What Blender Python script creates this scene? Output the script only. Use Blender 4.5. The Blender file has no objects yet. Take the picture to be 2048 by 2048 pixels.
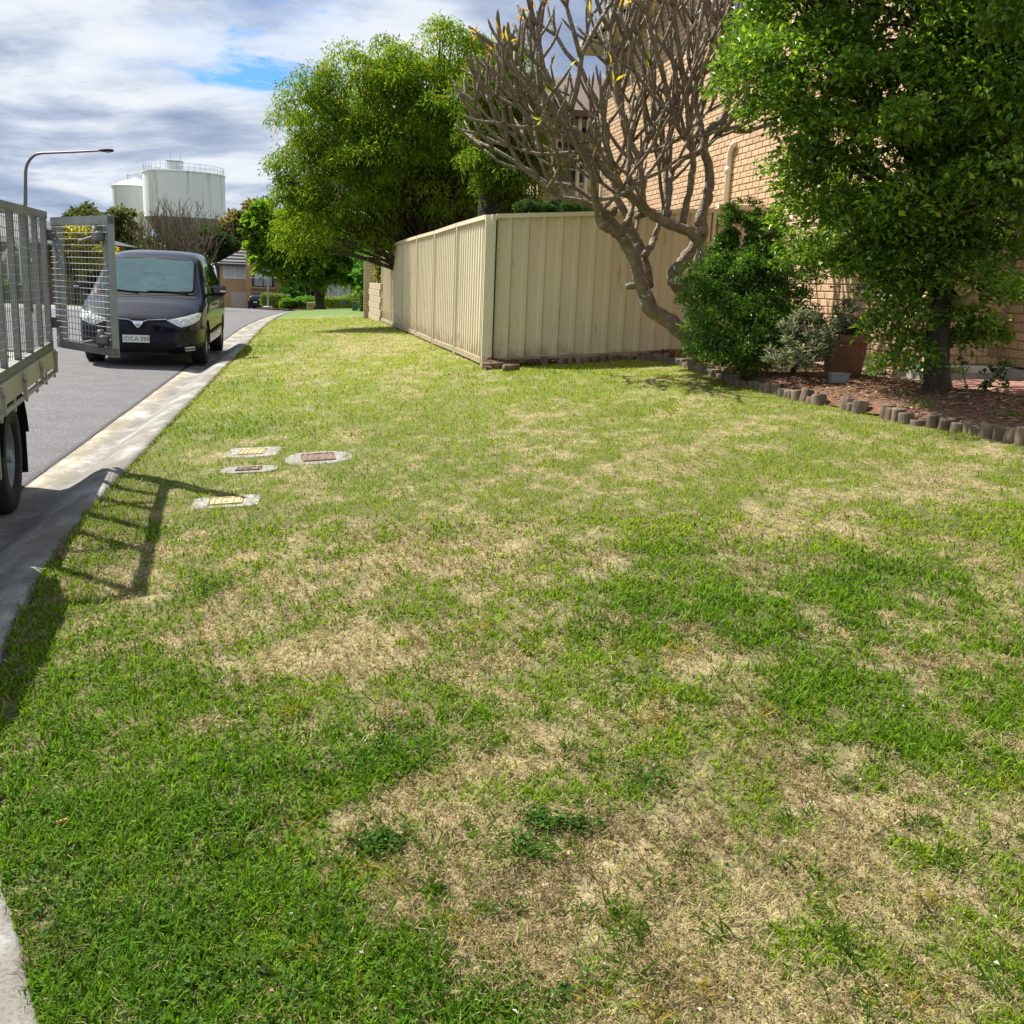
import bpy, bmesh, math, random
import numpy as np
from mathutils import Vector, Matrix
from mathutils.bvhtree import BVHTree

SC = bpy.context.scene
COL = SC.collection
R = math.radians

# ---------------------------------------------------------------- camera
EYE = 1.42
PITCH, ROLL, FPX = R(12.5), R(2.3), 2048.0
cf = np.array([0, math.cos(PITCH), -math.sin(PITCH)])
_up = np.array([0, math.sin(PITCH), math.cos(PITCH)])
_rt = np.array([1.0, 0, 0])
cr = _rt * math.cos(ROLL) + _up * math.sin(ROLL)
cu = -_rt * math.sin(ROLL) + _up * math.cos(ROLL)
cam_data = bpy.data.cameras.new('camera')
cam = bpy.data.objects.new('camera', cam_data)
COL.objects.link(cam)
cam.matrix_world = Matrix(((cr[0], cu[0], -cf[0], 0), (cr[1], cu[1], -cf[1], 0), (cr[2], cu[2], -cf[2], EYE), (0, 0, 0, 1)))
cam_data.sensor_width = 36
cam_data.sensor_fit = 'HORIZONTAL'
cam_data.lens = 36.0
cam_data.clip_start = 0.05
cam_data.clip_end = 4000
SC.camera = cam

# ---------------------------------------------------------------- world and sun
SUN_TO = Vector((-0.64, 0.50, 1.0)).normalized()
SUN_EL = math.asin(SUN_TO.z)
SUN_AZ = math.atan2(SUN_TO.x, SUN_TO.y)
world = bpy.data.worlds.new('World')
SC.world = world
world.use_nodes = True
wn, wl = world.node_tree.nodes, world.node_tree.links
wn.clear()


def wnode(t, **kw):
    n = wn.new(t)
    for k, v in kw.items():
        setattr(n, k, v)
    return n


def wmath(op, a, b=None, c=None):
    n = wnode('ShaderNodeMath', operation=op)
    for i, v in enumerate((a, b, c)):
        if v is None:
            continue
        if isinstance(v, (int, float)):
            n.inputs[i].default_value = v
        else:
            wl.new(v, n.inputs[i])
    return n.outputs[0]


sky = wnode('ShaderNodeTexSky', sky_type='NISHITA', sun_disc=False)
sky.sun_elevation = SUN_EL
sky.sun_rotation = SUN_AZ % (2 * math.pi)
sky.air_density = 1.2
sky.dust_density = 0.6
sky.ozone_density = 1.6
tc = wnode('ShaderNodeTexCoord')
sep = wnode('ShaderNodeSeparateXYZ')
wl.new(tc.outputs['Generated'], sep.inputs[0])
zz = wmath('ADD', wmath('MAXIMUM', sep.outputs[2], 0.0), 0.20)
comb = wnode('ShaderNodeCombineXYZ')
wl.new(wmath('DIVIDE', sep.outputs[0], zz), comb.inputs[0])
wl.new(wmath('DIVIDE', sep.outputs[1], zz), comb.inputs[1])


def wnoise(scale, detail, rough, off, stretch=(1, 1, 1), distort=0.0):
    mp = wnode('ShaderNodeMapping')
    mp.inputs['Location'].default_value = off
    mp.inputs['Scale'].default_value = stretch
    wl.new(comb.outputs[0], mp.inputs[0])
    n = wnode('ShaderNodeTexNoise')
    n.inputs['Scale'].default_value = scale
    n.inputs['Detail'].default_value = detail
    n.inputs['Roughness'].default_value = rough
    n.inputs['Distortion'].default_value = distort
    wl.new(mp.outputs[0], n.inputs['Vector'])
    return n.outputs['Fac']


def wramp(fac, stops, interp='LINEAR'):
    r = wnode('ShaderNodeValToRGB')
    r.color_ramp.interpolation = interp
    el = r.color_ramp.elements
    while len(el) < len(stops):
        el.new(0.5)
    for e, (p, c) in zip(el, stops):
        e.position = p
        e.color = (*c, 1)
    wl.new(fac, r.inputs[0])
    return r.outputs[0]


cover = wnoise(0.75, 9, 0.60, (5.9, 1.75, 0), (0.75, 1.2, 1), 0.3)
shade = wnoise(1.25, 8, 0.54, (7.3, 4.4, 2), (0.85, 1.15, 1), 0.5)
fine = wnoise(3.2, 6, 0.6, (1.0, 9.0, 5), (0.9, 1.3, 1), 0.2)
gate_f = wramp(cover, [(0.362, (0, 0, 0)), (0.395, (0.85, 0.85, 0.85)), (0.45, (1, 1, 1))])
tone = wmath('ADD', wmath('MULTIPLY', shade, 0.76), wmath('MULTIPLY', fine, 0.24))
cloud_c = wramp(tone, [(0.36, (1.0, 1.0, 1.0)), (0.455, (0.80, 0.86, 0.94)), (0.525, (0.46, 0.54, 0.70)), (0.61, (0.26, 0.34, 0.51))])
scl = wnode('ShaderNodeVectorMath', operation='SCALE')
wl.new(cloud_c, scl.inputs[0])
scl.inputs['Scale'].default_value = 5.4
mixc = wnode('ShaderNodeMix', data_type='RGBA')
wl.new(gate_f, mixc.inputs['Factor'])
tint = wnode('ShaderNodeVectorMath', operation='MULTIPLY')
tint.inputs[1].default_value = (0.24, 0.48, 0.86)
wl.new(sky.outputs[0], tint.inputs[0])
wl.new(tint.outputs[0], mixc.inputs['A'])
wl.new(scl.outputs[0], mixc.inputs['B'])
bg = wnode('ShaderNodeBackground')
bg.inputs['Strength'].default_value = 0.1
wl.new(mixc.outputs['Result'], bg.inputs['Color'])
wo = wnode('ShaderNodeOutputWorld')
wl.new(bg.outputs[0], wo.inputs[0])

sun_d = bpy.data.lights.new('sun', 'SUN')
sun_d.energy = 5.0
sun_d.angle = R(0.53)
sun_d.color = (1.0, 0.95, 0.86)
sun = bpy.data.objects.new('sun', sun_d)
COL.objects.link(sun)
sun.rotation_euler = (-SUN_TO).to_track_quat('-Z', 'Y').to_euler()

SC.view_settings.view_transform = 'Standard'
SC.view_settings.look = 'None'
SC.view_settings.exposure = 0.92
SC.view_settings.gamma = 1.0
SC.view_settings.use_curve_mapping = False
SC.render.engine = 'CYCLES'
SC.cycles.max_bounces = 6
SC.cycles.diffuse_bounces = 3
SC.cycles.glossy_bounces = 3
SC.cycles.transmission_bounces = 4
SC.cycles.transparent_max_bounces = 12
SC.cycles.caustics_reflective = False
SC.cycles.caustics_refractive = False

# ---------------------------------------------------------------- helpers
rng = np.random.default_rng(11)
random.seed(5)


def ray(x, y):
    return cf + cr * (x - 1024) / FPX - cu * (y - 1024) / FPX


def at(x, y, Y):
    """world point seen in direction (x, y) of the photo at forward distance Y"""
    d = ray(x, y)
    t = Y / d[1]
    return np.array([0, 0, EYE]) + d * t


def tag(o, label=None, cat=None, group=None, kind=None):
    if label:
        o['label'] = label
    if cat:
        o['category'] = cat
    if group:
        o['group'] = group
    if kind:
        o['kind'] = kind
    return o


def wmat(o):
    m = o.matrix_basis.copy()
    while o.parent:
        o = o.parent
        m = o.matrix_basis @ m
    return m


def empty(name, loc=(0, 0, 0), rz=0.0, label=None, cat=None, group=None, kind=None):
    o = bpy.data.objects.new(name, None)
    COL.objects.link(o)
    o.empty_display_size = 0.2
    o.location = [float(v) for v in loc]
    o.rotation_euler = (0, 0, rz)
    return tag(o, label, cat, group, kind)


def addobj(name, me, m, parent=None):
    o = bpy.data.objects.new(name, me)
    COL.objects.link(o)
    if m is not None and not me.materials:
        for q in (m if isinstance(m, (list, tuple)) else [m]):
            me.materials.append(q)
    o.parent = parent
    return o


class MB:
    """collects shapes; build() links them as ONE mesh object"""

    def __init__(self):
        self.v, self.f, self.s = [], [], []

    def add(self, vs, fs, smooth=False):
        b = len(self.v)
        self.v.extend([tuple(float(c) for c in p) for p in vs])
        self.f.extend([tuple(b + i for i in f) for f in fs])
        self.s.extend([smooth] * len(fs))
        return self

    def box(self, c, s, ax=None):
        """box of size s about c; ax = three unit axes"""
        c = np.array(c, float)
        ax = np.eye(3) if ax is None else np.array(ax, float)
        vs = [c + ax[0] * s[0] / 2 * i + ax[1] * s[1] / 2 * j + ax[2] * s[2] / 2 * k
              for i in (-1, 1) for j in (-1, 1) for k in (-1, 1)]
        return self.add(vs, [(0, 1, 3, 2), (4, 6, 7, 5), (0, 4, 5, 1), (2, 3, 7, 6), (0, 2, 6, 4), (1, 5, 7, 3)])

    def cbox(self, c, s, ch, ax=None):
        """box with chamfered edges"""
        c = np.array(c, float)
        ax = np.eye(3) if ax is None else np.array(ax, float)
        h = np.array(s, float) / 2
        vs, idx = [], {}
        for i in (-1, 1):
            for j in (-1, 1):
                for k in (-1, 1):
                    sg = np.array((i, j, k))
                    for a in range(3):
                        l = (h - ch) * sg
                        l[a] = h[a] * sg[a]
                        idx[(i, j, k, a)] = len(vs)
                        vs.append(c + l @ ax)
        fs = []
        for a in range(3):
            b, d = (a + 1) % 3, (a + 2) % 3
            for sa in (-1, 1):
                q = []
                for sb, sd in ((-1, -1), (1, -1), (1, 1), (-1, 1)):
                    t = [0, 0, 0]
                    t[a], t[b], t[d] = sa, sb, sd
                    q.append(idx[(*t, a)])
                fs.append(tuple(q if sa > 0 else q[::-1]))
            for sb in (-1, 1):
                for sd in (-1, 1):
                    t0, t1 = [0] * 3, [0] * 3
                    t0[a], t0[b], t0[d] = -1, sb, sd
                    t1[a], t1[b], t1[d] = 1, sb, sd
                    q = [idx[(*t0, b)], idx[(*t1, b)], idx[(*t1, d)], idx[(*t0, d)]]
                    fs.append(tuple(q if sb * sd < 0 else q[::-1]))
        for k in [(i, j, l) for i in (-1, 1) for j in (-1, 1) for l in (-1, 1)]:
            q = [idx[(*k, 0)], idx[(*k, 1)], idx[(*k, 2)]]
            fs.append(tuple(q if k[0] * k[1] * k[2] > 0 else q[::-1]))
        return self.add(vs, fs)

    def bar(self, a, b, w, h, up=(0, 0, 1)):
        """rectangular bar from a to b"""
        a, b = np.array(a, float), np.array(b, float)
        d = b - a
        L = np.linalg.norm(d)
        d /= L
        u = np.array(up, float)
        u = u - d * (u @ d)
        if np.linalg.norm(u) < 1e-6:
            u = np.array((0, 1.0, 0)) - d * d[1]
        u /= np.linalg.norm(u)
        return self.box((a + b) / 2, (L, w, h), (d, np.cross(u, d), u))

    def tube(self, pts, r, n=8, cap=True, smooth=True):
        pts = np.array(pts, float)
        m = len(pts)
        r = np.full(m, r) if np.isscalar(r) else np.array(r, float)
        tg = np.gradient(pts, axis=0)
        tg /= np.linalg.norm(tg, axis=1)[:, None] + 1e-12
        u = np.cross(tg[0], (0.31, 0.2, 0.93))
        if np.linalg.norm(u) < 1e-3:
            u = np.cross(tg[0], (1, 0, 0))
        vs = []
        an = np.arange(n) * 2 * math.pi / n
        for i in range(m):
            u = u - tg[i] * (u @ tg[i])
            u /= np.linalg.norm(u) + 1e-12
            w = np.cross(tg[i], u)
            vs.extend(pts[i] + r[i] * (np.cos(an)[:, None] * u + np.sin(an)[:, None] * w))
        fs = [(i * n + k, i * n + (k + 1) % n, (i + 1) * n + (k + 1) % n, (i + 1) * n + k) for i in range(m - 1) for k in range(n)]
        if cap:
            fs.append(tuple(range(n))[::-1])
            fs.append(tuple((m - 1) * n + k for k in range(n)))
        return self.add(vs, fs, smooth)

    def lathe(self, prof, n=24, c=(0, 0, 0), ax=None, smooth=True, cap=True):
        """revolve (r, z) profile about ax[2] through c"""
        c = np.array(c, float)
        ax = np.eye(3) if ax is None else np.array(ax, float)
        vs = []
        for rr, z in prof:
            for k in range(n):
                t = k * 2 * math.pi / n
                vs.append(c + ax[0] * rr * math.cos(t) + ax[1] * rr * math.sin(t) + ax[2] * z)
        m = len(prof)
        fs = [(i * n + k, i * n + (k + 1) % n, (i + 1) * n + (k + 1) % n, (i + 1) * n + k) for i in range(m - 1) for k in range(n)]
        if cap:
            fs.append(tuple(range(n))[::-1])
            fs.append(tuple((m - 1) * n + k for k in range(n)))
        return self.add(vs, fs, smooth)

    def prism(self, poly, a, b):
        """poly: list of 3D points, extruded by vector b-a"""
        n = len(poly)
        d = np.array(b, float) - np.array(a, float)
        p = [np.array(q, float) for q in poly]
        vs = p + [q + d for q in p]
        fs = [tuple(range(n))[::-1], tuple(range(n, 2 * n))] + [(k, (k + 1) % n, n + (k + 1) % n, n + k) for k in range(n)]
        return self.add(vs, fs)

    def grid(self, P, smooth=True):
        """P: (m, n, 3) array"""
        m, n = P.shape[:2]
        return self.add(P.reshape(-1, 3), [(i * n + k, i * n + k + 1, (i + 1) * n + k + 1, (i + 1) * n + k) for i in range(m - 1) for k in range(n - 1)], smooth)

    def build(self, name, m, parent=None, world=False, fix=True):
        v = self.v
        if world and parent is not None:
            inv = wmat(parent).inverted()
            v = [tuple(inv @ Vector(p)) for p in v]
        me = bpy.data.meshes.new(name)
        me.from_pydata(v, [], self.f)
        if fix:
            bm = bmesh.new()
            bm.from_mesh(me)
            bmesh.ops.recalc_face_normals(bm, faces=bm.faces)
            bm.to_mesh(me)
            bm.free()
        me.polygons.foreach_set('use_smooth', self.s)
        return addobj(name, me, m, parent)


def npmesh(name, V, F, m, parent=None, cols=None, smooth=False, world=True):
    """triangle mesh from arrays, optional colour per vertex"""
    V = np.asarray(V, np.float32)
    F = np.asarray(F, np.int32)
    if world and parent is not None:
        inv = np.array(wmat(parent).inverted())
        V = (V @ inv[:3, :3].T + inv[:3, 3]).astype(np.float32)
    me = bpy.data.meshes.new(name)
    nf, k = F.shape
    me.vertices.add(len(V))
    me.vertices.foreach_set('co', V.ravel())
    me.loops.add(nf * k)
    me.loops.foreach_set('vertex_index', F.ravel())
    me.polygons.add(nf)
    me.polygons.foreach_set('loop_start', np.arange(nf, dtype=np.int32) * k)
    me.polygons.foreach_set('use_smooth', np.full(nf, smooth))
    me.update(calc_edges=True)
    if cols is not None:
        a = me.color_attributes.new('Col', 'FLOAT_COLOR', 'POINT')
        c4 = np.ones((len(V), 4), np.float32)
        c4[:, :3] = cols
        a.data.foreach_set('color', c4.ravel())
    return addobj(name, me, m, parent)


def unit(a):
    return a / (np.linalg.norm(a, axis=-1, keepdims=True) + 1e-12)


def leafmesh(name, pos, axis, nrm, L, W, cols, m, parent, fold=0.25, bend=0.15):
    """many single leaves: two folded triangles pairs each"""
    n = len(pos)
    axis = unit(axis)
    side = unit(np.cross(axis, nrm))
    nn = np.cross(side, axis)
    L = np.broadcast_to(L, (n,))[:, None]
    W = np.broadcast_to(W, (n,))[:, None]
    b = pos
    t = pos + axis * L - nn * L * bend
    l = pos + axis * L * 0.45 - side * W / 2 + nn * W * fold
    r = pos + axis * L * 0.45 + side * W / 2 + nn * W * fold
    V = np.stack([b, r, t, l], 1).reshape(-1, 3)
    i = np.arange(n)[:, None] * 4
    F = np.concatenate([i + np.array([[0, 1, 2]]), i + np.array([[0, 2, 3]])], 1).reshape(-1, 3)
    return npmesh(name, V, F, m, parent, np.repeat(cols, 4, 0))


# value noise on a lattice (numpy), 0..1
_lat = np.random.default_rng(3).random((256, 256))


def vnoise(x, y):
    xi, yi = np.floor(x).astype(int), np.floor(y).astype(int)
    fx, fy = x - xi, y - yi
    fx, fy = fx * fx * (3 - 2 * fx), fy * fy * (3 - 2 * fy)
    a, b = _lat[xi % 256, yi % 256], _lat[(xi + 1) % 256, yi % 256]
    c, d = _lat[xi % 256, (yi + 1) % 256], _lat[(xi + 1) % 256, (yi + 1) % 256]
    return (a * (1 - fx) + b * fx) * (1 - fy) + (c * (1 - fx) + d * fx) * fy


def fbm(x, y, o=4):
    s, a, t = 0, 1.0, 0
    for k in range(o):
        s = s + a * vnoise(x * 2 ** k + 17.3 * k, y * 2 ** k + 5.1 * k)
        t += a
        a *= 0.5
    return s / t


# ---------------------------------------------------------------- materials
def newmat(name):
    m = bpy.data.materials.new(name)
    m.use_nodes = True
    nt = m.node_tree
    return m, nt, nt.nodes, nt.links, nt.nodes['Principled BSDF']


def mat(name, c, c2=None, rough=0.7, scale=6.0, detail=5, bump=0.0, bscale=None, metal=0.0, coat=0.0, spec=0.5, stretch=(1, 1, 1), amount=1.0, speck=None, attr=False, bdist=0.02):
    """principled surface: two colours mixed by noise, optional bump and specks"""
    m, nt, N, Lk, p = newmat(name)
    p.inputs['Roughness'].default_value = rough
    p.inputs['Metallic'].default_value = metal
    p.inputs['Coat Weight'].default_value = coat
    p.inputs['Coat Roughness'].default_value = 0.04
    p.inputs['Specular IOR Level'].default_value = spec
    tcn = N.new('ShaderNodeTexCoord')
    mp = N.new('ShaderNodeMapping')
    mp.inputs['Scale'].default_value = stretch
    Lk.new(tcn.outputs['Object'], mp.inputs[0])
    if c2 is None:
        c2 = tuple(v * 0.8 for v in c)
    nz = N.new('ShaderNodeTexNoise')
    nz.inputs['Scale'].default_value = scale
    nz.inputs['Detail'].default_value = detail
    nz.inputs['Roughness'].default_value = 0.6
    Lk.new(mp.outputs[0], nz.inputs['Vector'])
    rp = N.new('ShaderNodeValToRGB')
    rp.color_ramp.elements[0].position = 0.32
    rp.color_ramp.elements[1].position = 0.68
    rp.color_ramp.elements[0].color = (*c2, 1)
    rp.color_ramp.elements[1].color = (*c, 1)
    Lk.new(nz.outputs['Fac'], rp.inputs[0])
    out = rp.outputs[0]
    if attr:
        at_ = N.new('ShaderNodeAttribute')
        at_.attribute_name = 'Col'
        mx = N.new('ShaderNodeMix')
        mx.data_type = 'RGBA'
        mx.blend_type = 'MULTIPLY'
        mx.inputs['Factor'].default_value = 1
        Lk.new(at_.outputs['Color'], mx.inputs['A'])
        Lk.new(out, mx.inputs['B'])
        out = mx.outputs['Result']
    if speck:
        n2 = N.new('ShaderNodeTexNoise')
        n2.inputs['Scale'].default_value = speck[0]
        n2.inputs['Detail'].default_value = 2
        Lk.new(mp.outputs[0], n2.inputs['Vector'])
        r2 = N.new('ShaderNodeValToRGB')
        r2.color_ramp.elements[0].position = speck[1]
        r2.color_ramp.elements[1].position = min(1, speck[1] + 0.08)
        Lk.new(n2.outputs['Fac'], r2.inputs[0])
        mx2 = N.new('ShaderNodeMix')
        mx2.data_type = 'RGBA'
        Lk.new(r2.outputs[0], mx2.inputs['Factor'])
        Lk.new(out, mx2.inputs['A'])
        mx2.inputs['B'].default_value = (*speck[2], 1)
        out = mx2.outputs['Result']
    Lk.new(out, p.inputs['Base Color'])
    if bump:
        nb = N.new('ShaderNodeTexNoise')
        nb.inputs['Scale'].default_value = bscale or scale * 4
        nb.inputs['Detail'].default_value = 6
        Lk.new(mp.outputs[0], nb.inputs['Vector'])
        bp = N.new('ShaderNodeBump')
        bp.inputs['Strength'].default_value = bump
        bp.inputs['Distance'].default_value = bdist
        Lk.new(nb.outputs['Fac'], bp.inputs['Height'])
        Lk.new(bp.outputs[0], p.inputs['Normal'])
    return m


def leafmat(name, rough=0.45, trans=0.3, spec=0.5, tint=(1, 1, 1)):
    """leaf surface: per-leaf colour attribute, some light passes through"""
    m, nt, N, Lk, p = newmat(name)
    a = N.new('ShaderNodeAttribute')
    a.attribute_name = 'Col'
    p.inputs['Roughness'].default_value = rough
    p.inputs['Specular IOR Level'].default_value = spec
    Lk.new(a.outputs['Color'], p.inputs['Base Color'])
    tr = N.new('ShaderNodeBsdfTranslucent')
    mx = N.new('ShaderNodeMix')
    mx.data_type = 'RGBA'
    mx.blend_type = 'MULTIPLY'
    mx.inputs['Factor'].default_value = 1
    Lk.new(a.outputs['Color'], mx.inputs['A'])
    mx.inputs['B'].default_value = (1.5 * tint[0], 1.5 * tint[1], 0.7 * tint[2], 1)
    Lk.new(mx.outputs['Result'], tr.inputs['Color'])
    ms = N.new('ShaderNodeMixShader')
    ms.inputs[0].default_value = trans
    Lk.new(p.outputs[0], ms.inputs[1])
    Lk.new(tr.outputs[0], ms.inputs[2])
    Lk.new(ms.outputs[0], N['Material Output'].inputs[0])
    return m


def emptied(name, c):
    return mat(name, c)


def glassmat(name, tint, clear=0.6, rough=0.02, ior=1.55):
    """pane: mirror-like reflection by angle over a partly clear tinted body"""
    m, nt, N, Lk, p = newmat(name)
    tr = N.new('ShaderNodeBsdfTransparent')
    tr.inputs[0].default_value = (*tint, 1)
    df = N.new('ShaderNodeBsdfDiffuse')
    df.inputs[0].default_value = (tint[0] * 0.06, tint[1] * 0.06, tint[2] * 0.06, 1)
    m1 = N.new('ShaderNodeMixShader')
    m1.inputs[0].default_value = 1 - clear
    Lk.new(tr.outputs[0], m1.inputs[1])
    Lk.new(df.outputs[0], m1.inputs[2])
    gl = N.new('ShaderNodeBsdfGlossy')
    gl.inputs['Roughness'].default_value = rough
    fr = N.new('ShaderNodeFresnel')
    fr.inputs[0].default_value = ior
    m2 = N.new('ShaderNodeMixShader')
    Lk.new(fr.outputs[0], m2.inputs[0])
    Lk.new(m1.outputs[0], m2.inputs[1])
    Lk.new(gl.outputs[0], m2.inputs[2])
    Lk.new(m2.outputs[0], N['Material Output'].inputs[0])
    N.remove(p)
    return m
# ================================================================ terrain
def zroad(Y):
    t = np.clip(np.asarray(Y, float) - 25, 0, 115)
    return -0.03 * t * t / (t + 15)


_ky = np.array([-3, -2, -1.5, -1, -0.5, 0, 0.5, 1.0, 1.544, 2.08, 2.8, 3.67, 4.8, 6.04, 8, 400])
_kx = np.array([14, 7, 4.2, 2.2, 1.1, 0.42, -0.02, -0.40, -0.783, -1.124, -1.55, -1.86, -2.17, -2.444, -2.836, -1.236 - 80])
_fy = np.linspace(-3, 140, 4000)
_fk = np.interp(_fy, _ky, _kx)
_w = np.exp(-np.linspace(-2, 2, 17) ** 2)
_w /= _w.sum()
_fk = np.concatenate([_fk[:8], np.convolve(_fk, _w, 'valid'), _fk[-8:]])


def kerbx(Y):
    return np.interp(Y, _fy, _fk)


def zlawn(X, Y):
    X, Y = np.asarray(X, float), np.asarray(Y, float)
    d = np.clip(X - kerbx(Y), 0, 9.5)
    return zroad(Y) + 0.118 + 0.07 * d + 0.012 * (fbm(X * 1.3 + 40, Y * 1.3 + 40, 3) - 0.5) + 0.02 * (fbm(X * 6.5 + 11, Y * 6.5 + 3, 3) - 0.5)


def G(x, y, dz=0.0):
    """lawn point seen at photo position (x, y)"""
    z = 0.3
    for _ in range(40):
        d = ray(x, y)
        t = (z - EYE) / d[2]
        p = np.array([0, 0, EYE]) + d * t
        z = 0.5 * z + 0.5 * (float(zlawn(p[0], p[1])) + dz)
    return p


def project(P):
    d = P - np.array([0, 0, EYE])
    z = d @ cf
    return 1024 + FPX * (d @ cr) / z, 1024 - FPX * (d @ cu) / z, z


# -------- broad ground below everything
gx = np.array([-900, -300, -120, -60, -30, -10, 0, 10, 30, 60, 120, 300, 900.])
gy = np.concatenate([[-300, -60, -20, -5], np.arange(5, 150, 6), [200, 300, 500, 900, 1600]])
P = np.zeros((len(gy), len(gx), 3))
P[..., 0] = gx[None, :]
P[..., 1] = gy[:, None]
P[..., 2] = zroad(gy)[:, None] - 0.2
M_earth = mat('dry_earth', (0.16, 0.15, 0.06), (0.10, 0.12, 0.04), rough=0.95, scale=0.3)
tag(MB().grid(P).build('ground', M_earth), kind='structure')

# -------- road
M_asphalt = mat('asphalt', (0.105, 0.102, 0.104), (0.072, 0.07, 0.072), rough=0.85, scale=2.2, bump=0.8, bscale=110, bdist=0.01, speck=(60, 0.57, (0.23, 0.22, 0.225)))
ry = np.concatenate([np.linspace(-3, 12, 120), np.linspace(12.3, 140, 160)])
rd = np.array([0.632, 0.8, 1.5, 3, 5, 8, 14, 30, 70.])


def kerb_frame(Y):
    kp = (kerbx(Y + 0.05) - kerbx(Y - 0.05)) / 0.1
    n = np.stack([np.ones_like(kp), -kp], -1)
    n /= np.linalg.norm(n, axis=-1, keepdims=True)
    return kerbx(Y), n


def kerb_pt(Y, d):
    kx, n = kerb_frame(np.asarray(Y, float))
    return np.stack([kx + n[..., 0] * d, Y + n[..., 1] * d], -1)


P = np.zeros((len(ry), len(rd), 3))
for j, d in enumerate(rd):
    q = kerb_pt(ry, -d if d < 3.5 else -3.5)
    jit = 0.012 * (fbm(ry * 6, ry * 0 + 3, 3) - 0.5) if j == 0 else 0
    P[:, j, 0] = q[:, 0] - max(0, d - 3.5) + jit
    P[:, j, 1] = q[:, 1]
    P[:, j, 2] = zroad(P[:, j, 1]) + 0.008 + 0.012 * min(d, 3.5) * (d > 0.7)
road = tag(MB().grid(P).build('road', M_asphalt), kind='structure')
# dark bitumen bead along the gutter
ys = np.linspace(0, 60, 700)
bw = 0.028 + 0.03 * (fbm(ys * 4, ys * 0, 3) - 0.35)
P = np.zeros((len(ys), 2, 3))
for j, s in enumerate((0.0, 1.0)):
    q = np.array([kerb_pt(y, -0.640 - s * w + 0.012 * (fbm(np.array(y * 5.), np.array(9.)) - .5)) for y, w in zip(ys, bw)])
    P[:, j, :2] = q
    P[:, j, 2] = zroad(q[:, 1]) + 0.0125
M_bitumen = mat('bitumen', (0.02, 0.02, 0.022), rough=0.7, scale=30)
MB().grid(P).build('bitumen_edge', M_bitumen, road)

# -------- kerb and gutter: cast segments with open joints
kprof = [(-0.65, -0.05), (-0.65, 0.006), (-0.56, 0.002), (-0.42, -0.016), (-0.37, -0.006), (-0.30, 0.035), (-0.23, 0.082), (-0.165, 0.116), (-0.10, 0.132), (-0.04, 0.135), (-0.012, 0.129), (0.0, 0.112), (0.0, -0.05)]
m, nt, N, Lk, p = newmat('kerb_concrete')
p.inputs['Roughness'].default_value = 0.9
tcn = N.new('ShaderNodeTexCoord')
sp = N.new('ShaderNodeSeparateXYZ')
Lk.new(tcn.outputs['Object'], sp.inputs[0])
n1 = N.new('ShaderNodeTexNoise'); n1.inputs['Scale'].default_value = 2.2; n1.inputs['Detail'].default_value = 8; n1.inputs['Roughness'].default_value = 0.68
n2 = N.new('ShaderNodeTexNoise'); n2.inputs['Scale'].default_value = 90; n2.inputs['Detail'].default_value = 4
mp = N.new('ShaderNodeMapping'); mp.inputs['Scale'].default_value = (1.6, 0.6, 1)
Lk.new(tcn.outputs['Object'], mp.inputs[0]); Lk.new(mp.outputs[0], n1.inputs['Vector']); Lk.new(tcn.outputs['Object'], n2.inputs['Vector'])
r1 = N.new('ShaderNodeValToRGB')
for e, (ps, c) in zip((r1.color_ramp.elements[0], r1.color_ramp.elements[1], r1.color_ramp.elements.new(0.5)), ((0.3, (0.155, 0.14, 0.112)), (0.72, (0.35, 0.315, 0.255)), (0.5, (0.265, 0.24, 0.198)))):
    e.position = ps; e.color = (*c, 1)
Lk.new(n1.outputs['Fac'], r1.inputs[0])
at_ = N.new('ShaderNodeAttribute'); at_.attribute_name = 'Col'
mx = N.new('ShaderNodeMix'); mx.data_type = 'RGBA'; mx.blend_type = 'MULTIPLY'; mx.inputs['Factor'].default_value = 1
Lk.new(r1.outputs[0], mx.inputs['A']); Lk.new(at_.outputs['Color'], mx.inputs['B'])
r2 = N.new('ShaderNodeValToRGB'); r2.color_ramp.elements[0].position = 0.36; r2.color_ramp.elements[0].color = (0.62, 0.62, 0.62, 1); r2.color_ramp.elements[1].position = 0.5
Lk.new(n2.outputs['Fac'], r2.inputs[0])
mx3 = N.new('ShaderNodeMix'); mx3.data_type = 'RGBA'; mx3.blend_type = 'MULTIPLY'; mx3.inputs['Factor'].default_value = 0.8
Lk.new(mx.outputs['Result'], mx3.inputs['A']); Lk.new(r2.outputs[0], mx3.inputs['B'])
Lk.new(mx3.outputs['Result'], p.inputs['Base Color'])
bp = N.new('ShaderNodeBump'); bp.inputs['Strength'].default_value = 0.5; bp.inputs['Distance'].default_value = 0.006
Lk.new(n2.outputs['Fac'], bp.inputs['Height']); Lk.new(bp.outputs[0], p.inputs['Normal'])
M_kerb = m
kerb = empty('kerb', (0, 0, 0), kind='structure')
joints = [-1.2, 0.3, 2.55, 4.15, 5.3, 7.75, 10.2, 12.7, 15.4, 18.4, 21.6, 25, 29, 33, 38, 44, 50, 57, 65, 74, 84, 97]
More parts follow.
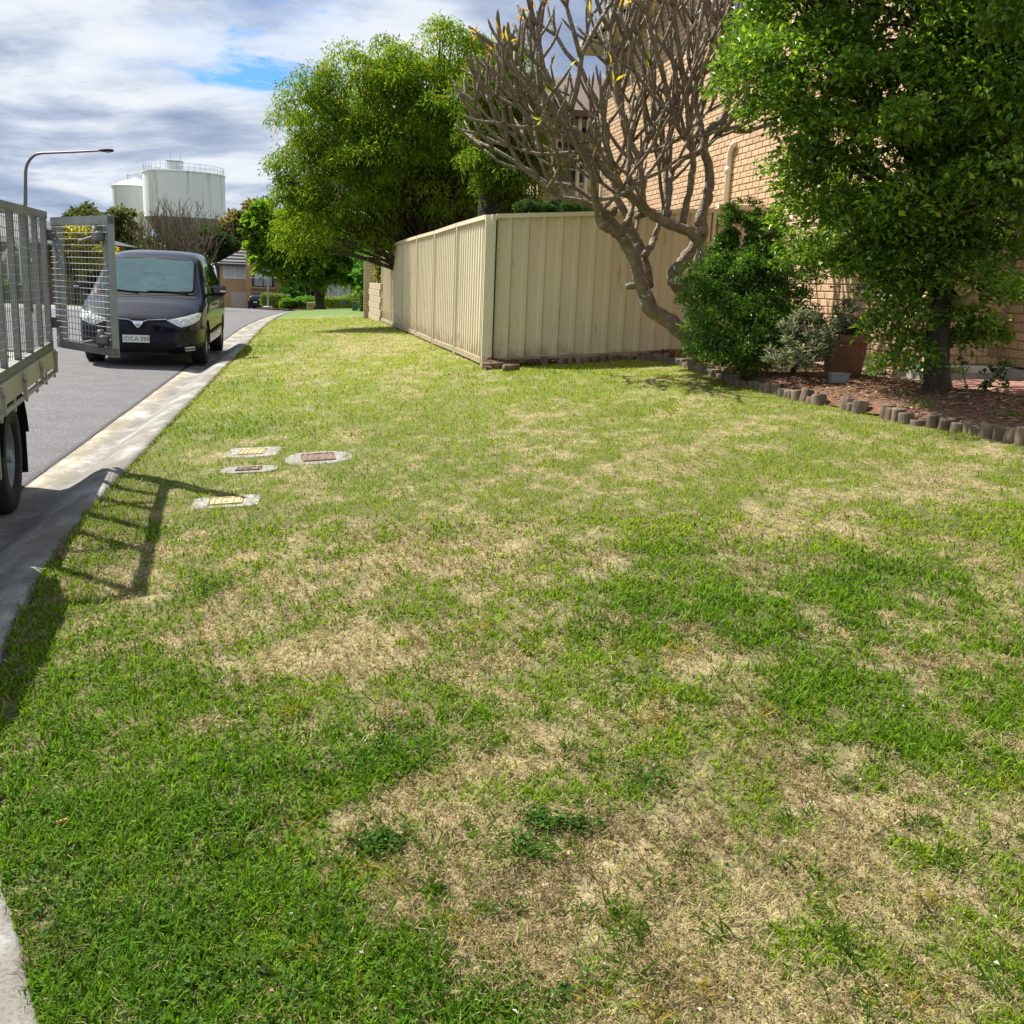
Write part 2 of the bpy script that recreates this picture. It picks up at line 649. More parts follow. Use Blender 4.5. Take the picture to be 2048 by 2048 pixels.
for a, b in zip(joints[:-1], joints[1:]):
    n = max(6, int((b - a) / 0.12)) if a < 12 else 14
    ys = np.linspace(a + 0.004, b - 0.004, n)
    P = np.zeros((n, len(kprof), 3))
    C = np.ones((n, len(kprof), 3))
    for j, (d, z) in enumerate(kprof):
        q = kerb_pt(ys, d)
        P[:, j, :2] = q
        P[:, j, 2] = zroad(ys) + z + (0.006 * (fbm(ys * 3 + d * 9, ys * 0 + d * 30, 3) - 0.5) if -0.6 < d < -0.02 else 0)
        # the trowelled roll is greyer cement than the sandy gutter tray
        C[:, j] = (1.06, 1.0, 0.88) if d < -0.42 else ((0.74, 0.77, 0.80) if d < -0.2 else (0.80, 0.82, 0.83))
    mb = MB().grid(P)
    mb.add(P[0], [tuple(range(len(kprof)))]); mb.add(P[-1], [tuple(range(len(kprof)))])
    o = mb.build('kerb_segment', M_kerb, kerb)
    ca = o.data.color_attributes.new('Col', 'FLOAT_COLOR', 'POINT')
    cc = np.ones((len(o.data.vertices), 4), np.float32)
    cc[:n * len(kprof), :3] = C.reshape(-1, 3)
    ca.data.foreach_set('color', cc.ravel())

# ================================================================ lawn
# wear of the turf: (photo x, y, radius along X m, radius along Y m, strength)
DEAD = [(520, 1200, .32, .35, .75), (500, 1330, .3, .22, .8), (640, 1290, .28, .25, .5), (720, 1560, .30, .18, .6), (820, 1650, .35, .2, .8), (1000, 1750, .45, .2, .95),
        (760, 1850, .22, .14, .8), (900, 1930, .35, .2, .8), (1150, 1950, .4, .2, .75), (1400, 1700, .45, .2, .75), (1650, 1620, .5, .22, .85), (1850, 1700, .4, .25, .75),
        (1500, 1900, .45, .2, .7), (1800, 1950, .4, .2, .6), (1130, 1560, .35, .2, .6), (1480, 1480, .4, .2, .45), (1100, 1120, .6, .4, .55), (1000, 1250, .4, .3, .45),
        (900, 960, .6, .5, .5), (1130, 900, .9, .6, .45), (650, 1060, .4, .25, .7), (430, 1110, .25, .25, .5), (700, 700, 1.3, 3.0, .9), (740, 670, 1.2, 3.5, .9), (600, 745, 1.0, 1.0, .7),
        (880, 760, 1.0, 1.2, .55), (1500, 815, 1.2, .5, .65), (1750, 960, 1.0, .6, .55), (1950, 1000, .7, .6, .6), (1300, 860, .9, .6, .4), (560, 960, .35, .3, .5), (650, 1430, .3, .15, .55), (820, 640, 1, 4, .6),
        (1250, 1650, .5, .15, .6), (620, 1700, .12, .12, .6), (700, 1100, .4, .25, .5)]
LUSH = [(150, 1700, .5, .35, 1.0), (350, 1850, .5, .3, 1.0), (200, 1950, .6, .3, 1.0), (550, 1960, .3, .2, .7), (100, 1480, .5, .4, .8), (260, 1270, .4, .4, .7), (300, 1050, .5, .5, .6), (1500, 1230, .8, .5, .7), (1850, 1300, .7, .6, .8), (1300, 1130, .5, .35, .5),
        (1750, 1180, .6, .4, .6), (880, 1420, .3, .15, .6), (820, 1500, .3, .12, .55), (1750, 1450, .4, .2, .5), (1100, 1490, .25, .12, .5), (430, 860, .7, .8, .6), (480, 770, .7, 1.2, .7), (500, 700, .9, 2, .7), (820, 1050, .5, .4, .5), (1100, 750, .9, 1.0, .55), (770, 1530, .3, .12, .5), (1020, 1300, .4, .2, .4)]
_db = [(*G(x, y)[:2], rx, ryy, s) for x, y, rx, ryy, s in DEAD]
_lb = [(*G(x, y)[:2], rx, ryy, s) for x, y, rx, ryy, s in LUSH]


def wear(X, Y):
    """share of dead straw and share of lush growth, 0..1"""
    X, Y = np.asarray(X, float), np.asarray(Y, float)
    sc = 1 + Y * 0.03
    wx = X + 0.75 * (fbm(X * 2.6, Y * 2.6, 3) - .5) * sc
    wy = Y + 0.65 * (fbm(X * 2.6 + 50, Y * 2.6 + 50, 3) - .5) * sc
    de = 0.24 - 0.20 * np.clip((Y - 3.5) / 3, 0, 1) + 0.08 * np.clip((Y - 12) / 6, 0, 1) + np.zeros_like(X)
    for x, y, a, b, s in _db:
        de = de + s * 0.44 * np.exp(-(((wx - x) / a) ** 2 + ((wy - y) / b) ** 2))
    lu = np.zeros_like(X)
    for x, y, a, b, s in _lb:
        lu = lu + s * 0.8 * np.exp(-(((wx - x) / a) ** 2 + ((wy - y) / b) ** 2))
    nz = fbm(X * 3.1 + 9, Y * 2.2 + 4, 5)
    n2 = fbm(X * 9 + 2, Y * 7 + 8, 3)
    n3 = fbm(X * 24 + 31, Y * 18 + 8, 2)
    lu = np.clip(lu, 0, 1) * np.clip(-.15 + 1.9 * fbm(X * 2.3 + 90, Y * 2.0 + 12, 4), 0, 1.2)
    de = .82 * de + .06 + 1.5 * (nz - 0.5) + 1.9 * (n2 - 0.5) + 1.1 * (n3 - .5) - 0.55 * lu
    return np.clip(de, 0.03, 0.86), np.clip(lu + 0.5 * (n2 - .5), 0, 1)


def turf_colour(X, Y, r):
    de, lu = wear(X, Y)
    far = np.clip((Y - 4) / 8, 0, 1)
    g_fresh = np.array([0.165, 0.285, 0.008])
    g_lush = np.array([0.082, 0.195, 0.008])
    g_yel = np.array([0.37, 0.42, 0.012])
    straw = np.array([0.49, 0.405, 0.225])
    brown = np.array([0.23, 0.165, 0.085])
    yel = np.clip(0.18 + 0.52 * far + 0.5 * (fbm(X * 1.1 + 70, Y * 1.1, 3) - .5) - 0.5 * lu, 0, 1)
    c = g_fresh + (g_yel - g_fresh) * yel[:, None]
    c = c + (g_lush - c) * (lu * 0.85 * (1 - .45 * far))[:, None]
    is_dead = r[:, 0] < de
    bm_ = np.clip(2.6 * (fbm(X * 4.2 + 33, Y * 3.4 + 71, 4) - .38), 0, 1)[:, None]
    st = straw + (brown - straw) * np.clip(r[:, 1:2] ** 1.6 * .7 + .65 * bm_, 0, 1)
    c = np.where(is_dead[:, None], st, c)
    c = c * (0.36 + 1.0 * r[:, 2:3])
    return c, is_dead, de, lu


ly = np.concatenate([np.linspace(-2.9, 1, 12), 1 + 29 * np.linspace(0, 1, 330)[1:] ** 1.7, np.linspace(31, 135, 70)])
ld = np.concatenate([np.linspace(0, 7, 190) , np.linspace(7.3, 12, 10), [16, 24, 40, 70]])
X = kerbx(ly)[:, None] + ld[None, :]
Yg = np.broadcast_to(ly[:, None], X.shape)
Z = zlawn(X, Yg)
Z[:, 0] -= 0.03
V = np.stack([X, Yg, Z], -1).reshape(-1, 3)
nj = len(ld)
ii, jj = np.meshgrid(np.arange(len(ly) - 1), np.arange(nj - 1), indexing='ij')
a = (ii * nj + jj).ravel()
F = np.stack([a, a + 1, a + nj + 1, a + nj], 1)
de, lu = wear(V[:, 0], V[:, 1])
far = np.clip((V[:, 1] - 4) / 8, 0, 1)
thatch = np.array([0.085, 0.088, 0.018]) * (1 - de[:, None]) + np.array([0.34, 0.275, 0.15]) * de[:, None]
gcol = np.array([0.14, 0.175, 0.012])[None] * (1 - de[:, None]) + np.array([0.36, 0.30, 0.15])[None] * de[:, None]
gcol = gcol * (1 - 0.45 * lu[:, None] * np.array([1, .55, .9]))
cols = thatch * (1 - far[:, None]) + gcol * far[:, None]
green_far = np.clip((V[:, 1] - 33) / 8, 0, 1)[:, None]
cols = cols * (1 - green_far) + np.array([0.105, 0.185, 0.02]) * green_far
edge = np.clip(1 - (V[:, 0] - kerbx(V[:, 1])) / 0.09, 0, 1)[:, None]
cols = cols * (1 - edge) + np.array([0.12, 0.085, 0.05]) * edge
M_turf = mat('turf_soil', (1.25, 1.25, 1.2), (0.62, 0.60, 0.60), rough=0.95, scale=26, detail=8, bump=0.9, bscale=70, bdist=0.02, attr=True, stretch=(1, 0.6, 1))
lawn = tag(npmesh('lawn', V, F, M_turf, None, cols, smooth=True), kind='structure')

# -------- things set into the turf keep their footprint free of blades
COVERS = [(505, 905, 0.19, 0.21), (637, 916, 0.20, 0.21), (498, 939, 0.14, 0.10), (453, 1004, 0.18, 0.15)]
_cv = [(*G(x, y)[:2], a, b) for x, y, a, b in COVERS]
BED_EDGE_PX = [(965, 742), (1010, 736), (1089, 730), (1160, 727), (1220, 722), (1269, 717), (1320, 722), (1369, 733), (1430, 752), (1474, 770), (1511, 776), (1551, 788), (1601, 801), (1635, 809), (1689, 817), (1722, 827), (1772, 835), (1803, 845), (1836, 850), (1883, 857), (1937, 866), (1984, 876), (2037, 887), (2130, 906), (2300, 935)]
BED_EDGE = np.array([G(x, y) for x, y in BED_EDGE_PX])
_bx, _by = BED_EDGE[:, 0], BED_EDGE[:, 1]


def in_bed(X, Y):
    o = np.argsort(_bx)
    return (X > _bx.min()) & (Y > np.interp(X, _bx[o], _by[o]) - 0.02)


FENCE_A = G(970, 732)[:2]      # the fence corner
FDIR = np.array([-0.228, 1.0]); FDIR /= np.linalg.norm(FDIR)   # away along the street
PDIR = np.array([1.0, 0.19]); PDIR /= np.linalg.norm(PDIR)     # towards the house


def behind_fence(X, Y):
    s = (X - FENCE_A[0]) * FDIR[1] - (Y - FENCE_A[1]) * FDIR[0]
    t = (X - FENCE_A[0]) * FDIR[0] + (Y - FENCE_A[1]) * FDIR[1]
    return (t > 0) & (t < 13.6) & (s > -0.01)


def blades(n, y0, y1, seg, seed):
    g = np.random.default_rng(seed)
    u = g.random(n)
    Y = (y0 ** -0.6 + u * (y1 ** -0.6 - y0 ** -0.6)) ** (-1 / 0.6)
    X = kerbx(Y) - 0.012 + g.random(n) * np.minimum(8.5, 2.6 + 0.62 * Y + 1.0)
    # blades crowd into small bunches
    k = g.random(n) < 0.45
    X = np.where(k, X + 0.012 * np.sin(X * 95 + Y * 40), X)
    Zb = zlawn(X, Y)
    px, py, pz = project(np.stack([X, Y, Zb], 1))
    ok = (px > -260) & (px < 2330) & (py < 2350) & ~in_bed(X, Y) & ~behind_fence(X, Y)
    for cx, cy, a, b in _cv:
        k = 0.70 + 0.3 * g.random(n)
        ok &= ~((np.abs(X - cx) < a * k) & (np.abs(Y - cy) < b * k))
    X, Y, Zb = X[ok], Y[ok], Zb[ok]
    n = len(X)
    r = g.random((n, 3))
    c, dead, de, lu = turf_colour(X, Y, r)
    fq = 20 / (1 + .12 * Y)
    bunch = .6 * fbm(X * fq + 5, Y * fq + 9, 2) + .4 * fbm(X * 6 + 1, Y * 5 + 9, 3)
    keep = g.random(n) < np.clip((1.0 - 0.25 * de * (~dead)) * (2.6 * bunch - .45), 0.06, 1)
    X, Y, Zb, c, dead, de, lu = X[keep], Y[keep], Zb[keep], c[keep], dead[keep], de[keep], lu[keep]
    n = len(X)
    az = g.random(n) * 2 * math.pi
    lean = np.where(dead, 1.0 + 0.5 * g.random(n), 0.35 + (0.9 + .25 * np.clip((Y - 4) / 3, 0, 1)) * g.random(n))
    big = np.clip((Y / 1.5) ** 0.28, 1, 2.2)
    L = (0.014 + 0.026 * g.random(n) ** 1.4) * big
    L = L * (0.8 + 0.6 * lu) * np.where(dead, 1.0, 1.0)
    w = 0.0024 * np.where(Y < 5, (Y / 1.5) ** 0.7, 2.32 * (Y / 5) ** .55) * (0.6 + 0.8 * g.random(n)) * np.where(dead, 0.7, 1.0 + 0.35 * lu)
    dirh = np.stack([np.cos(az), np.sin(az), np.zeros(n)], 1)
    side = np.stack([-np.sin(az), np.cos(az), np.zeros(n)], 1)
    up = np.array([0, 0, 1.0])
    base = np.stack([X, Y, Zb - 0.004], 1)
    base[:, 2] += np.where(dead, 0.012 * g.random(n), 0)
    d1 = dirh * np.sin(lean * 0.7)[:, None] + up * np.cos(lean * 0.7)[:, None]
    d2 = dirh * np.sin(np.minimum(lean * 1.35, 1.75))[:, None] + up * np.cos(np.minimum(lean * 1.35, 1.75))[:, None]
    mid = base + d1 * (L * 0.5)[:, None]
    tip = mid + d2 * (L * 0.5)[:, None]
    sw = side * (w / 2)[:, None]
    if seg == 2:
        Vv = np.stack([base - sw * 0.8, base + sw * 0.8, mid + sw, mid - sw, tip], 1).reshape(-1, 3)
        i = np.arange(n)[:, None] * 5
        Ff = np.concatenate([i + [[0, 1, 2]], i + [[0, 2, 3]], i + [[3, 2, 4]]], 1).reshape(-1, 3)
        cc = np.repeat(c, 5, 0)
    else:
        Vv = np.stack([base - sw, base + sw, tip], 1).reshape(-1, 3)
        Ff = np.arange(n * 3).reshape(-1, 3)
        cc = np.repeat(c, 3, 0)
    return Vv, Ff, cc


Vs, Fs, Cs, off = [], [], [], 0
for (n, y0, y1, seg, sd) in ((520000, 1.25, 5.0, 2, 1), (430000, 5.0, 33.0, 1, 2)):
    v, f, c = blades(n, y0, y1, seg, sd)
    Vs.append(v); Fs.append(f + off); Cs.append(c); off += len(v)
M_blade = leafmat('grass_blade', rough=0.65, trans=0.34, spec=0.12, tint=(1, 1, 0.6))
tag(npmesh('grass', np.concatenate(Vs), np.concatenate(Fs), M_blade, None, np.concatenate(Cs)), 'short mixed green and straw coloured lawn grass', 'grass', kind='stuff')

# -------- broadleaf weeds and coarse tufts
g = np.random.default_rng(21)
pos, axis, nrm, Ls, Ws, cc = [], [], [], [], [], []
WEEDS = [(1090, 1650, .05, 230), (1150, 1655, .045, 150), (1070, 1700, .05, 170), (760, 1690, .055, 260), (720, 1530, .12, 190), (790, 1480, .12, 170), (1290, 1560, .09, 110), (1110, 1980, .05, 180), (450, 1170, .14, 170), (400, 1190, .10, 130), (1300, 1390, .18, 170), (250, 1960, .42, 1500), (500, 1990, .28, 520), (120, 1800, .3, 480), (330, 1760, .35, 420), (620, 1900, .12, 90), (1540, 1730, .06, 60), (880, 1260, .12, 90), (1250, 1600, .2, 120), (1750, 1480, .3, 160), (1650, 1280, .4, 200)]
for x, y, rad, n in WEEDS:
    p = G(x, y)
    q = np.stack([p[0] + rad * .62 * g.normal(size=n), p[1] + 0.8 * rad * .62 * g.normal(size=n), np.zeros(n)], 1)
    q = q[fbm(q[:, 0] * 16, q[:, 1] * 16, 2) > .44]
    q = q[q[:, 0] > kerbx(q[:, 1]) + 0.03]
    n = len(q)
    q[:, 2] = zlawn(q[:, 0], q[:, 1]) + 0.006 + 0.018 * g.random(n)
    az = g.random(n) * 6.283
    pos.append(q)
    axis.append(np.stack([np.cos(az), np.sin(az), 0.1 + 0.5 * g.random(n)], 1))
    nrm.append(np.stack([0.9 * (g.random(n) - .5), 0.9 * (g.random(n) - .5), np.ones(n)], 1))
    Ls.append(0.008 + 0.010 * g.random(n)); Ws.append(0.007 + 0.008 * g.random(n))
    cc.append(np.array([0.062, 0.135, 0.018]) * (0.5 + 1.0 * g.random((n, 1))))
for k in range(150):
    x, y = 420 + 1640 * g.random(), 1180 + 880 * g.random() ** .8
    p = G(x, y)
    de_, lu_ = wear(np.array([p[0]]), np.array([p[1]]))
    dry = g.random() < .22
    n = int(10 + 26 * g.random())
    az = g.random(n) * 6.283
    sp_ = .012 + .028 * g.random()
    q = np.stack([p[0] + sp_ * g.normal(size=n), p[1] + sp_ * g.normal(size=n), np.zeros(n)], 1)
    q[:, 2] = zlawn(q[:, 0], q[:, 1])
    pos.append(q)
    up = 0.25 + 1.5 * g.random(n)
    axis.append(np.stack([np.cos(az), np.sin(az), up], 1))
    nrm.append(np.stack([-np.cos(az) * up, -np.sin(az) * up, np.ones(n)], 1))
    Ls.append((0.018 + 0.034 * g.random(n)) * (.7 + .6 * g.random())); Ws.append(0.0026 + 0.0022 * g.random(n))
    base = np.array([0.34, 0.28, 0.08]) if dry else np.array([0.085, 0.175, 0.02])
    cc.append(base * (0.55 + 0.8 * g.random((n, 1))))
tag(leafmesh('lawn_weeds', np.concatenate(pos), np.concatenate(axis), np.concatenate(nrm), np.concatenate(Ls), np.concatenate(Ws), np.concatenate(cc), M_blade, None), 'dark green clover and coarse tufts scattered through the lawn', 'weeds', kind='stuff')

# -------- pale flakes and dead leaves lying in the turf
n = 170
px = 60 + 1950 * g.random(n); py = 1350 + 690 * g.random(n) ** 0.8
q = np.array([G(a, b) for a, b in zip(px, py)]); q[:, 2] += 0.014
q = q[q[:, 0] > kerbx(q[:, 1]) + 0.03]; n = len(q)
az = g.random(n) * 6.283
white = g.random(n) < 0.35
cl = np.where(white[:, None], np.array([0.44, 0.40, 0.34]), np.array([0.30, 0.19, 0.09])) * (0.7 + 0.5 * g.random((n, 1)))
M_litter = leafmat('litter', rough=0.8, trans=0.05)
tag(leafmesh('lawn_litter', q, np.stack([np.cos(az), np.sin(az), 0.2 * g.random(n)], 1), np.stack([.5 * (g.random(n) - .5), .5 * (g.random(n) - .5), np.ones(n)], 1), 0.006 + 0.012 * g.random(n) ** 2, 0.004 + 0.006 * g.random(n), cl, M_litter, None), 'pale flakes and dead leaves scattered on the lawn', 'litter', kind='stuff')

p = G(115, 1662)
mb = MB()
d = np.array([0.8, 0.6, 0.05]); d /= np.linalg.norm(d)
for k, (s0, s1) in enumerate(((0, .024),)):
    mb.tube([p + (0, 0, .022) + d * s0, p + (0, 0, .022) + d * (s0 + .022), p + (0, 0, .022) + d * s1], [.0039, .0040, .0034], 10)
tag(mb.build('cigarette_butt', mat('cork_paper', (0.62, 0.30, 0.10), (0.5, 0.22, 0.07), scale=300)), 'small orange cigarette butt lying in the green grass by the kerb', 'cigarette butt')

# -------- service covers
M_conc = mat('cover_concrete', (0.42, 0.40, 0.36), (0.17, 0.15, 0.125), rough=0.9, scale=17, bump=0.8, bscale=60, speck=(60, 0.60, (0.20, 0.19, 0.16)))
M_concg = mat('grey_concrete', (0.30, 0.28, 0.26), (0.20, 0.18, 0.16), rough=0.9, scale=12, bump=0.5, bscale=60)
M_yel = mat('yellow_lid', (0.58, 0.43, 0.20), (0.46, 0.31, 0.12), rough=0.6, scale=20)
M_rust = mat('rusty_iron', (0.21, 0.125, 0.085), (0.12, 0.075, 0.055), rough=0.8, scale=18, bump=0.3)
M_dark = mat('black_gap', (0.02, 0.018, 0.015), rough=0.9)


def cover(x, y, w, l, rz, rnd, frame_m, lid_m, lw, ll, label, bars=5, lift=0.025, covered=False):
    c = G(x, y)
    t = empty('service_cover', c + (0, 0, 0), rz, label, 'service cover', 'service covers in the lawn')
    t.rotation_euler = (0, -.07, rz)
    # concrete surround: rounded outline ring with a recess for the lid
    n = 40
    mb = MB()
    out, inn = [], []
    for k in range(n):
        a = 2 * math.pi * k / n
        ca, sa = math.cos(a), math.sin(a)
        e = 2.0 / rnd
        ox, oy = w / 2 * np.sign(ca) * abs(ca) ** e, l / 2 * np.sign(sa) * abs(sa) ** e
        s = 1 / max(abs(ca) / (lw / 2), abs(sa) / (ll / 2))
        out.append((ox * (1 + .02 * math.sin(5 * a + x)), oy * (1 + .03 * math.sin(7 * a + y))))
        inn.append((ca * s, sa * s))
    vs = [(a, b, -0.05) for a, b in out] + [(a, b, lift - .006) for a, b in out] + [(a * .97, b * .97, lift) for a, b in out] + [(a, b, lift) for a, b in inn] + [(a, b, lift - .03) for a, b in inn]
    fs = [(r * n + k, r * n + (k + 1) % n, (r + 1) * n + (k + 1) % n, (r + 1) * n + k) for r in range(4) for k in range(n)]
    mb.add(vs, fs).add([(a, b, lift - .028) for a, b in inn], [tuple(range(n))])
    mb.build('surround', frame_m, t)
    lid = MB().cbox((0, 0, lift - .013), (lw - .012, ll - .012, .03), .004).build('lid', lid_m, t)
    for k in range(bars):
        bx = (k - (bars - 1) / 2) * lw * 0.9 / bars
        MB().cbox((bx, 0, lift + .004), (lw * 0.42 / bars, ll * .74 if k != bars // 2 else ll * .34, .008), .002).build('rib', lid_m, lid)
    for s in (-1, 1):
        MB().cbox((0, s * ll * .43, lift + .004), (lw * .93, ll * .05, .008), .002).build('rib', lid_m, lid)
    return t


cover(505, 905, .385, .43, R(6), 9, M_conc, M_yel, .19, .25, 'white concrete meter cover with yellow lid, farther from the camera', lift=.005)
cover(637, 916, .46, .50, R(14), 2.4, M_concg, M_rust, .23, .30, 'oval grey concrete cover with rust brown ribbed lid', lift=.005)
cover(453, 1004, .375, .31, R(12), 8, M_conc, M_yel, .19, .19, 'white concrete meter cover with yellow lid nearest the kerb and camera', lift=.005)
cover(498, 939, .37, .26, R(8), 3.0, M_concg, M_rust, .17, .12, 'worn grey cover half buried in soil between the two yellow lids', bars=3, lift=0.004)
# ================================================================ boundary fence
M_sheet = mat('cream_steel', (0.69, 0.605, 0.425), (0.62, 0.54, 0.375), rough=0.55, scale=1.8, stretch=(1.4, 1.4, 0.25), speck=(10, 0.665, (0.47, 0.37, 0.22)))
def soil_splash(m):
    # mud thrown up against the foot of the sheets
    N, Lk = m.node_tree.nodes, m.node_tree.links
    p = N['Principled BSDF']
    src = p.inputs['Base Color'].links[0].from_socket
    t = N.new('ShaderNodeTexCoord'); sx = N.new('ShaderNodeSeparateXYZ'); Lk.new(t.outputs['Object'], sx.inputs[0])
    n = N.new('ShaderNodeTexNoise'); n.inputs['Scale'].default_value = 7; n.inputs['Detail'].default_value = 6; Lk.new(t.outputs['Object'], n.inputs['Vector'])
    mr = N.new('ShaderNodeMapRange'); mr.inputs['From Min'].default_value = .55; mr.inputs['From Max'].default_value = .02; Lk.new(sx.outputs[2], mr.inputs['Value'])
    mu = N.new('ShaderNodeMath'); mu.operation = 'MULTIPLY'; Lk.new(mr.outputs[0], mu.inputs[0]); Lk.new(n.outputs['Fac'], mu.inputs[1])
    r = N.new('ShaderNodeValToRGB'); r.color_ramp.elements[0].position = .22; r.color_ramp.elements[1].position = .5; r.color_ramp.elements[1].color = (.7, .7, .7, 1); Lk.new(mu.outputs[0], r.inputs[0])
    mx = N.new('ShaderNodeMix'); mx.data_type = 'RGBA'; Lk.new(r.outputs[0], mx.inputs['Factor']); Lk.new(src, mx.inputs['A']); mx.inputs['B'].default_value = (.26, .20, .10, 1)
    Lk.new(mx.outputs['Result'], p.inputs['Base Color'])
    w = N.new('ShaderNodeTexNoise'); w.inputs['Scale'].default_value = 1.6; Lk.new(t.outputs['Object'], w.inputs['Vector'])
    b = N.new('ShaderNodeBump'); b.inputs['Strength'].default_value = .5; b.inputs['Distance'].default_value = .06; Lk.new(w.outputs['Fac'], b.inputs['Height']); Lk.new(b.outputs[0], p.inputs['Normal'])


soil_splash(M_sheet)
M_rail = mat('cream_rail', (0.72, 0.655, 0.49), (0.65, 0.585, 0.43), rough=0.45, scale=3)
M_plinth = mat('plinth_board', (0.40, 0.33, 0.22), (0.27, 0.21, 0.13), rough=0.8, scale=5, stretch=(1, 1, 3))
M_gap = mat('panel_gap', (0.03, 0.028, 0.022), rough=0.9)


def sheet(a, b, za0, zb0, za1, zb1, nrm, pitch, depth):
    """ribbed steel sheet from a to b"""
    a, b, nrm = np.array(a, float), np.array(b, float), np.array(nrm, float)
    L = np.linalg.norm(b - a)
    prof = []
    n = max(1, int(round(L / pitch)))
    pt = L / n
    for k in range(n):
        s = k * pt
        prof += [(s, 0), (s + pt * .60, 0), (s + pt * .68, depth), (s + pt * .90, depth), (s + pt * .98, 0)]
    prof.append((L, 0))
    P = np.zeros((2, len(prof), 3))
    for j, (s, q) in enumerate(prof):
        p = a + (b - a) * s / L + nrm * q
        P[0, j] = (*p, za0 + (zb0 - za0) * s / L)
        P[1, j] = (*p, za1 + (zb1 - za1) * s / L)
    return MB().grid(P, smooth=False)


def fence_run(name, start, direc, nrm, posts, h, label, pitch, level_from=99, depth=0.03):
    s3 = np.array([*start, float(zlawn(*start))])
    t = empty(name, s3, 0, label, 'fence')
    nn = np.array([*nrm, 0.0])
    d3 = np.array([*direc, 0.0])
    zs = []
    for k, s in enumerate(posts):
        p = start + direc * s
        zs.append(float(zlawn(p[0] + nrm[0] * .1, p[1] + nrm[1] * .1)))
    for k in range(len(posts) - 1):
        a, b = start + direc * (posts[k] + .03), start + direc * (posts[k + 1] - .03)
        z0, z1 = zs[k], zs[k + 1]
        if k >= level_from:
            z0 = z1 = zs[k] + .06
        sheet(a, b, z0 + .03, z1 + .03, z0 + h - .02, z1 + h - .02, nrm, pitch, depth).build('steel_sheet', M_sheet, t, world=True)
        for dz, w, hh, nm in ((h, .05, .055, 'top_rail'), (.07, .045, .07, 'bottom_rail')):
            aa, bb = np.array([*a, z0 + dz]) + nn * .012, np.array([*b, z1 + dz]) + nn * .012
            MB().bar(aa, bb, w + .03, hh).build(nm, M_rail if nm == 'top_rail' else M_plinth, t, world=True)
    for k, s in enumerate(posts):
        p = start + direc * s
        zt = max(zs[k], (zs[k - 1] + .06) if k > level_from else zs[k])
        MB().box((*p, zs[k] + (h + .02 + zt - zs[k]) / 2 - .05), (.062, .09, h + .12 + zt - zs[k]), (d3, nn, (0, 0, 1))).build('post', M_rail, t, world=True)
        c = np.array([*p, zs[k] + h / 2]) + nn * .046 + d3 * .03
        MB().box(c, (.018, .004, h - .1), (d3, nn, (0, 0, 1))).build('joint', M_gap, t, world=True)
    return t


side_n = np.array([-FDIR[1], FDIR[0]])
front_n = np.array([PDIR[1], -PDIR[0]])
fence_run('street_fence', FENCE_A + FDIR * .05, FDIR, side_n, [0, 2.3, 4.65, 7.05, 9.5, 12.0, 14.4], 1.90, 'cream ribbed steel fence running along the grass verge beside the street', .19, depth=.016)
fence_run('return_fence', FENCE_A + PDIR * .055, PDIR, front_n, [0, 2.95, 4.55], 1.90, 'cream ribbed steel fence facing the lawn behind the bare tree', .226, level_from=1)

# ================================================================ brick house on the right
m, nt, N, Lk, p = newmat('tan_brick')
p.inputs['Roughness'].default_value = 0.85
at_ = N.new('ShaderNodeAttribute'); at_.attribute_name = 'Col'
oi = N.new('ShaderNodeObjectInfo')
ad = N.new('ShaderNodeMath'); ad.operation = 'ADD'
Lk.new(at_.outputs['Fac'], ad.inputs[0]); Lk.new(oi.outputs['Random'], ad.inputs[1])
fr = N.new('ShaderNodeMath'); fr.operation = 'FRACT'; Lk.new(ad.outputs[0], fr.inputs[0])
rp = N.new('ShaderNodeValToRGB')
stops = [(0, (0.58, 0.405, 0.25)), (0.35, (0.64, 0.46, 0.295)), (0.7, (0.54, 0.365, 0.22)), (1.0, (0.61, 0.41, 0.26))]
while len(rp.color_ramp.elements) < 4:
    rp.color_ramp.elements.new(.5)
for e, (q, c) in zip(rp.color_ramp.elements, stops):
    e.position = q; e.color = (*c, 1)
Lk.new(fr.outputs[0], rp.inputs[0])
ge = N.new('ShaderNodeNewGeometry')
nz = N.new('ShaderNodeTexNoise'); nz.inputs['Scale'].default_value = 38; nz.inputs['Detail'].default_value = 5
Lk.new(ge.outputs['Position'], nz.inputs['Vector'])
r2 = N.new('ShaderNodeValToRGB'); r2.color_ramp.elements[0].position = .3; r2.color_ramp.elements[0].color = (.72, .70, .66, 1); r2.color_ramp.elements[1].position = .65; r2.color_ramp.elements[1].color = (1.06, 1.04, 1.02, 1)
Lk.new(nz.outputs['Fac'], r2.inputs[0])
mx = N.new('ShaderNodeMix'); mx.data_type = 'RGBA'; mx.blend_type = 'MULTIPLY'; mx.inputs['Factor'].default_value = 1
Lk.new(rp.outputs[0], mx.inputs['A']); Lk.new(r2.outputs[0], mx.inputs['B']); Lk.new(mx.outputs['Result'], p.inputs['Base Color'])
bp = N.new('ShaderNodeBump'); bp.inputs['Strength'].default_value = .6; bp.inputs['Distance'].default_value = .008
Lk.new(nz.outputs['Fac'], bp.inputs['Height']); Lk.new(bp.outputs[0], p.inputs['Normal'])
M_brick = m
M_mortar = mat('mortar', (0.36, 0.26, 0.17), (0.27, 0.19, 0.12), rough=0.95, scale=20, bump=0.3)
M_alum = mat('brown_frame', (0.10, 0.07, 0.05), rough=0.4, scale=8)
M_pane = mat('house_pane', (0.035, 0.05, 0.055), (0.02, 0.03, 0.035), rough=0.05, spec=0.9, scale=1)
M_pvc = mat('cream_pipe', (0.80, 0.72, 0.55), (0.74, 0.66, 0.50), rough=0.4, scale=3)
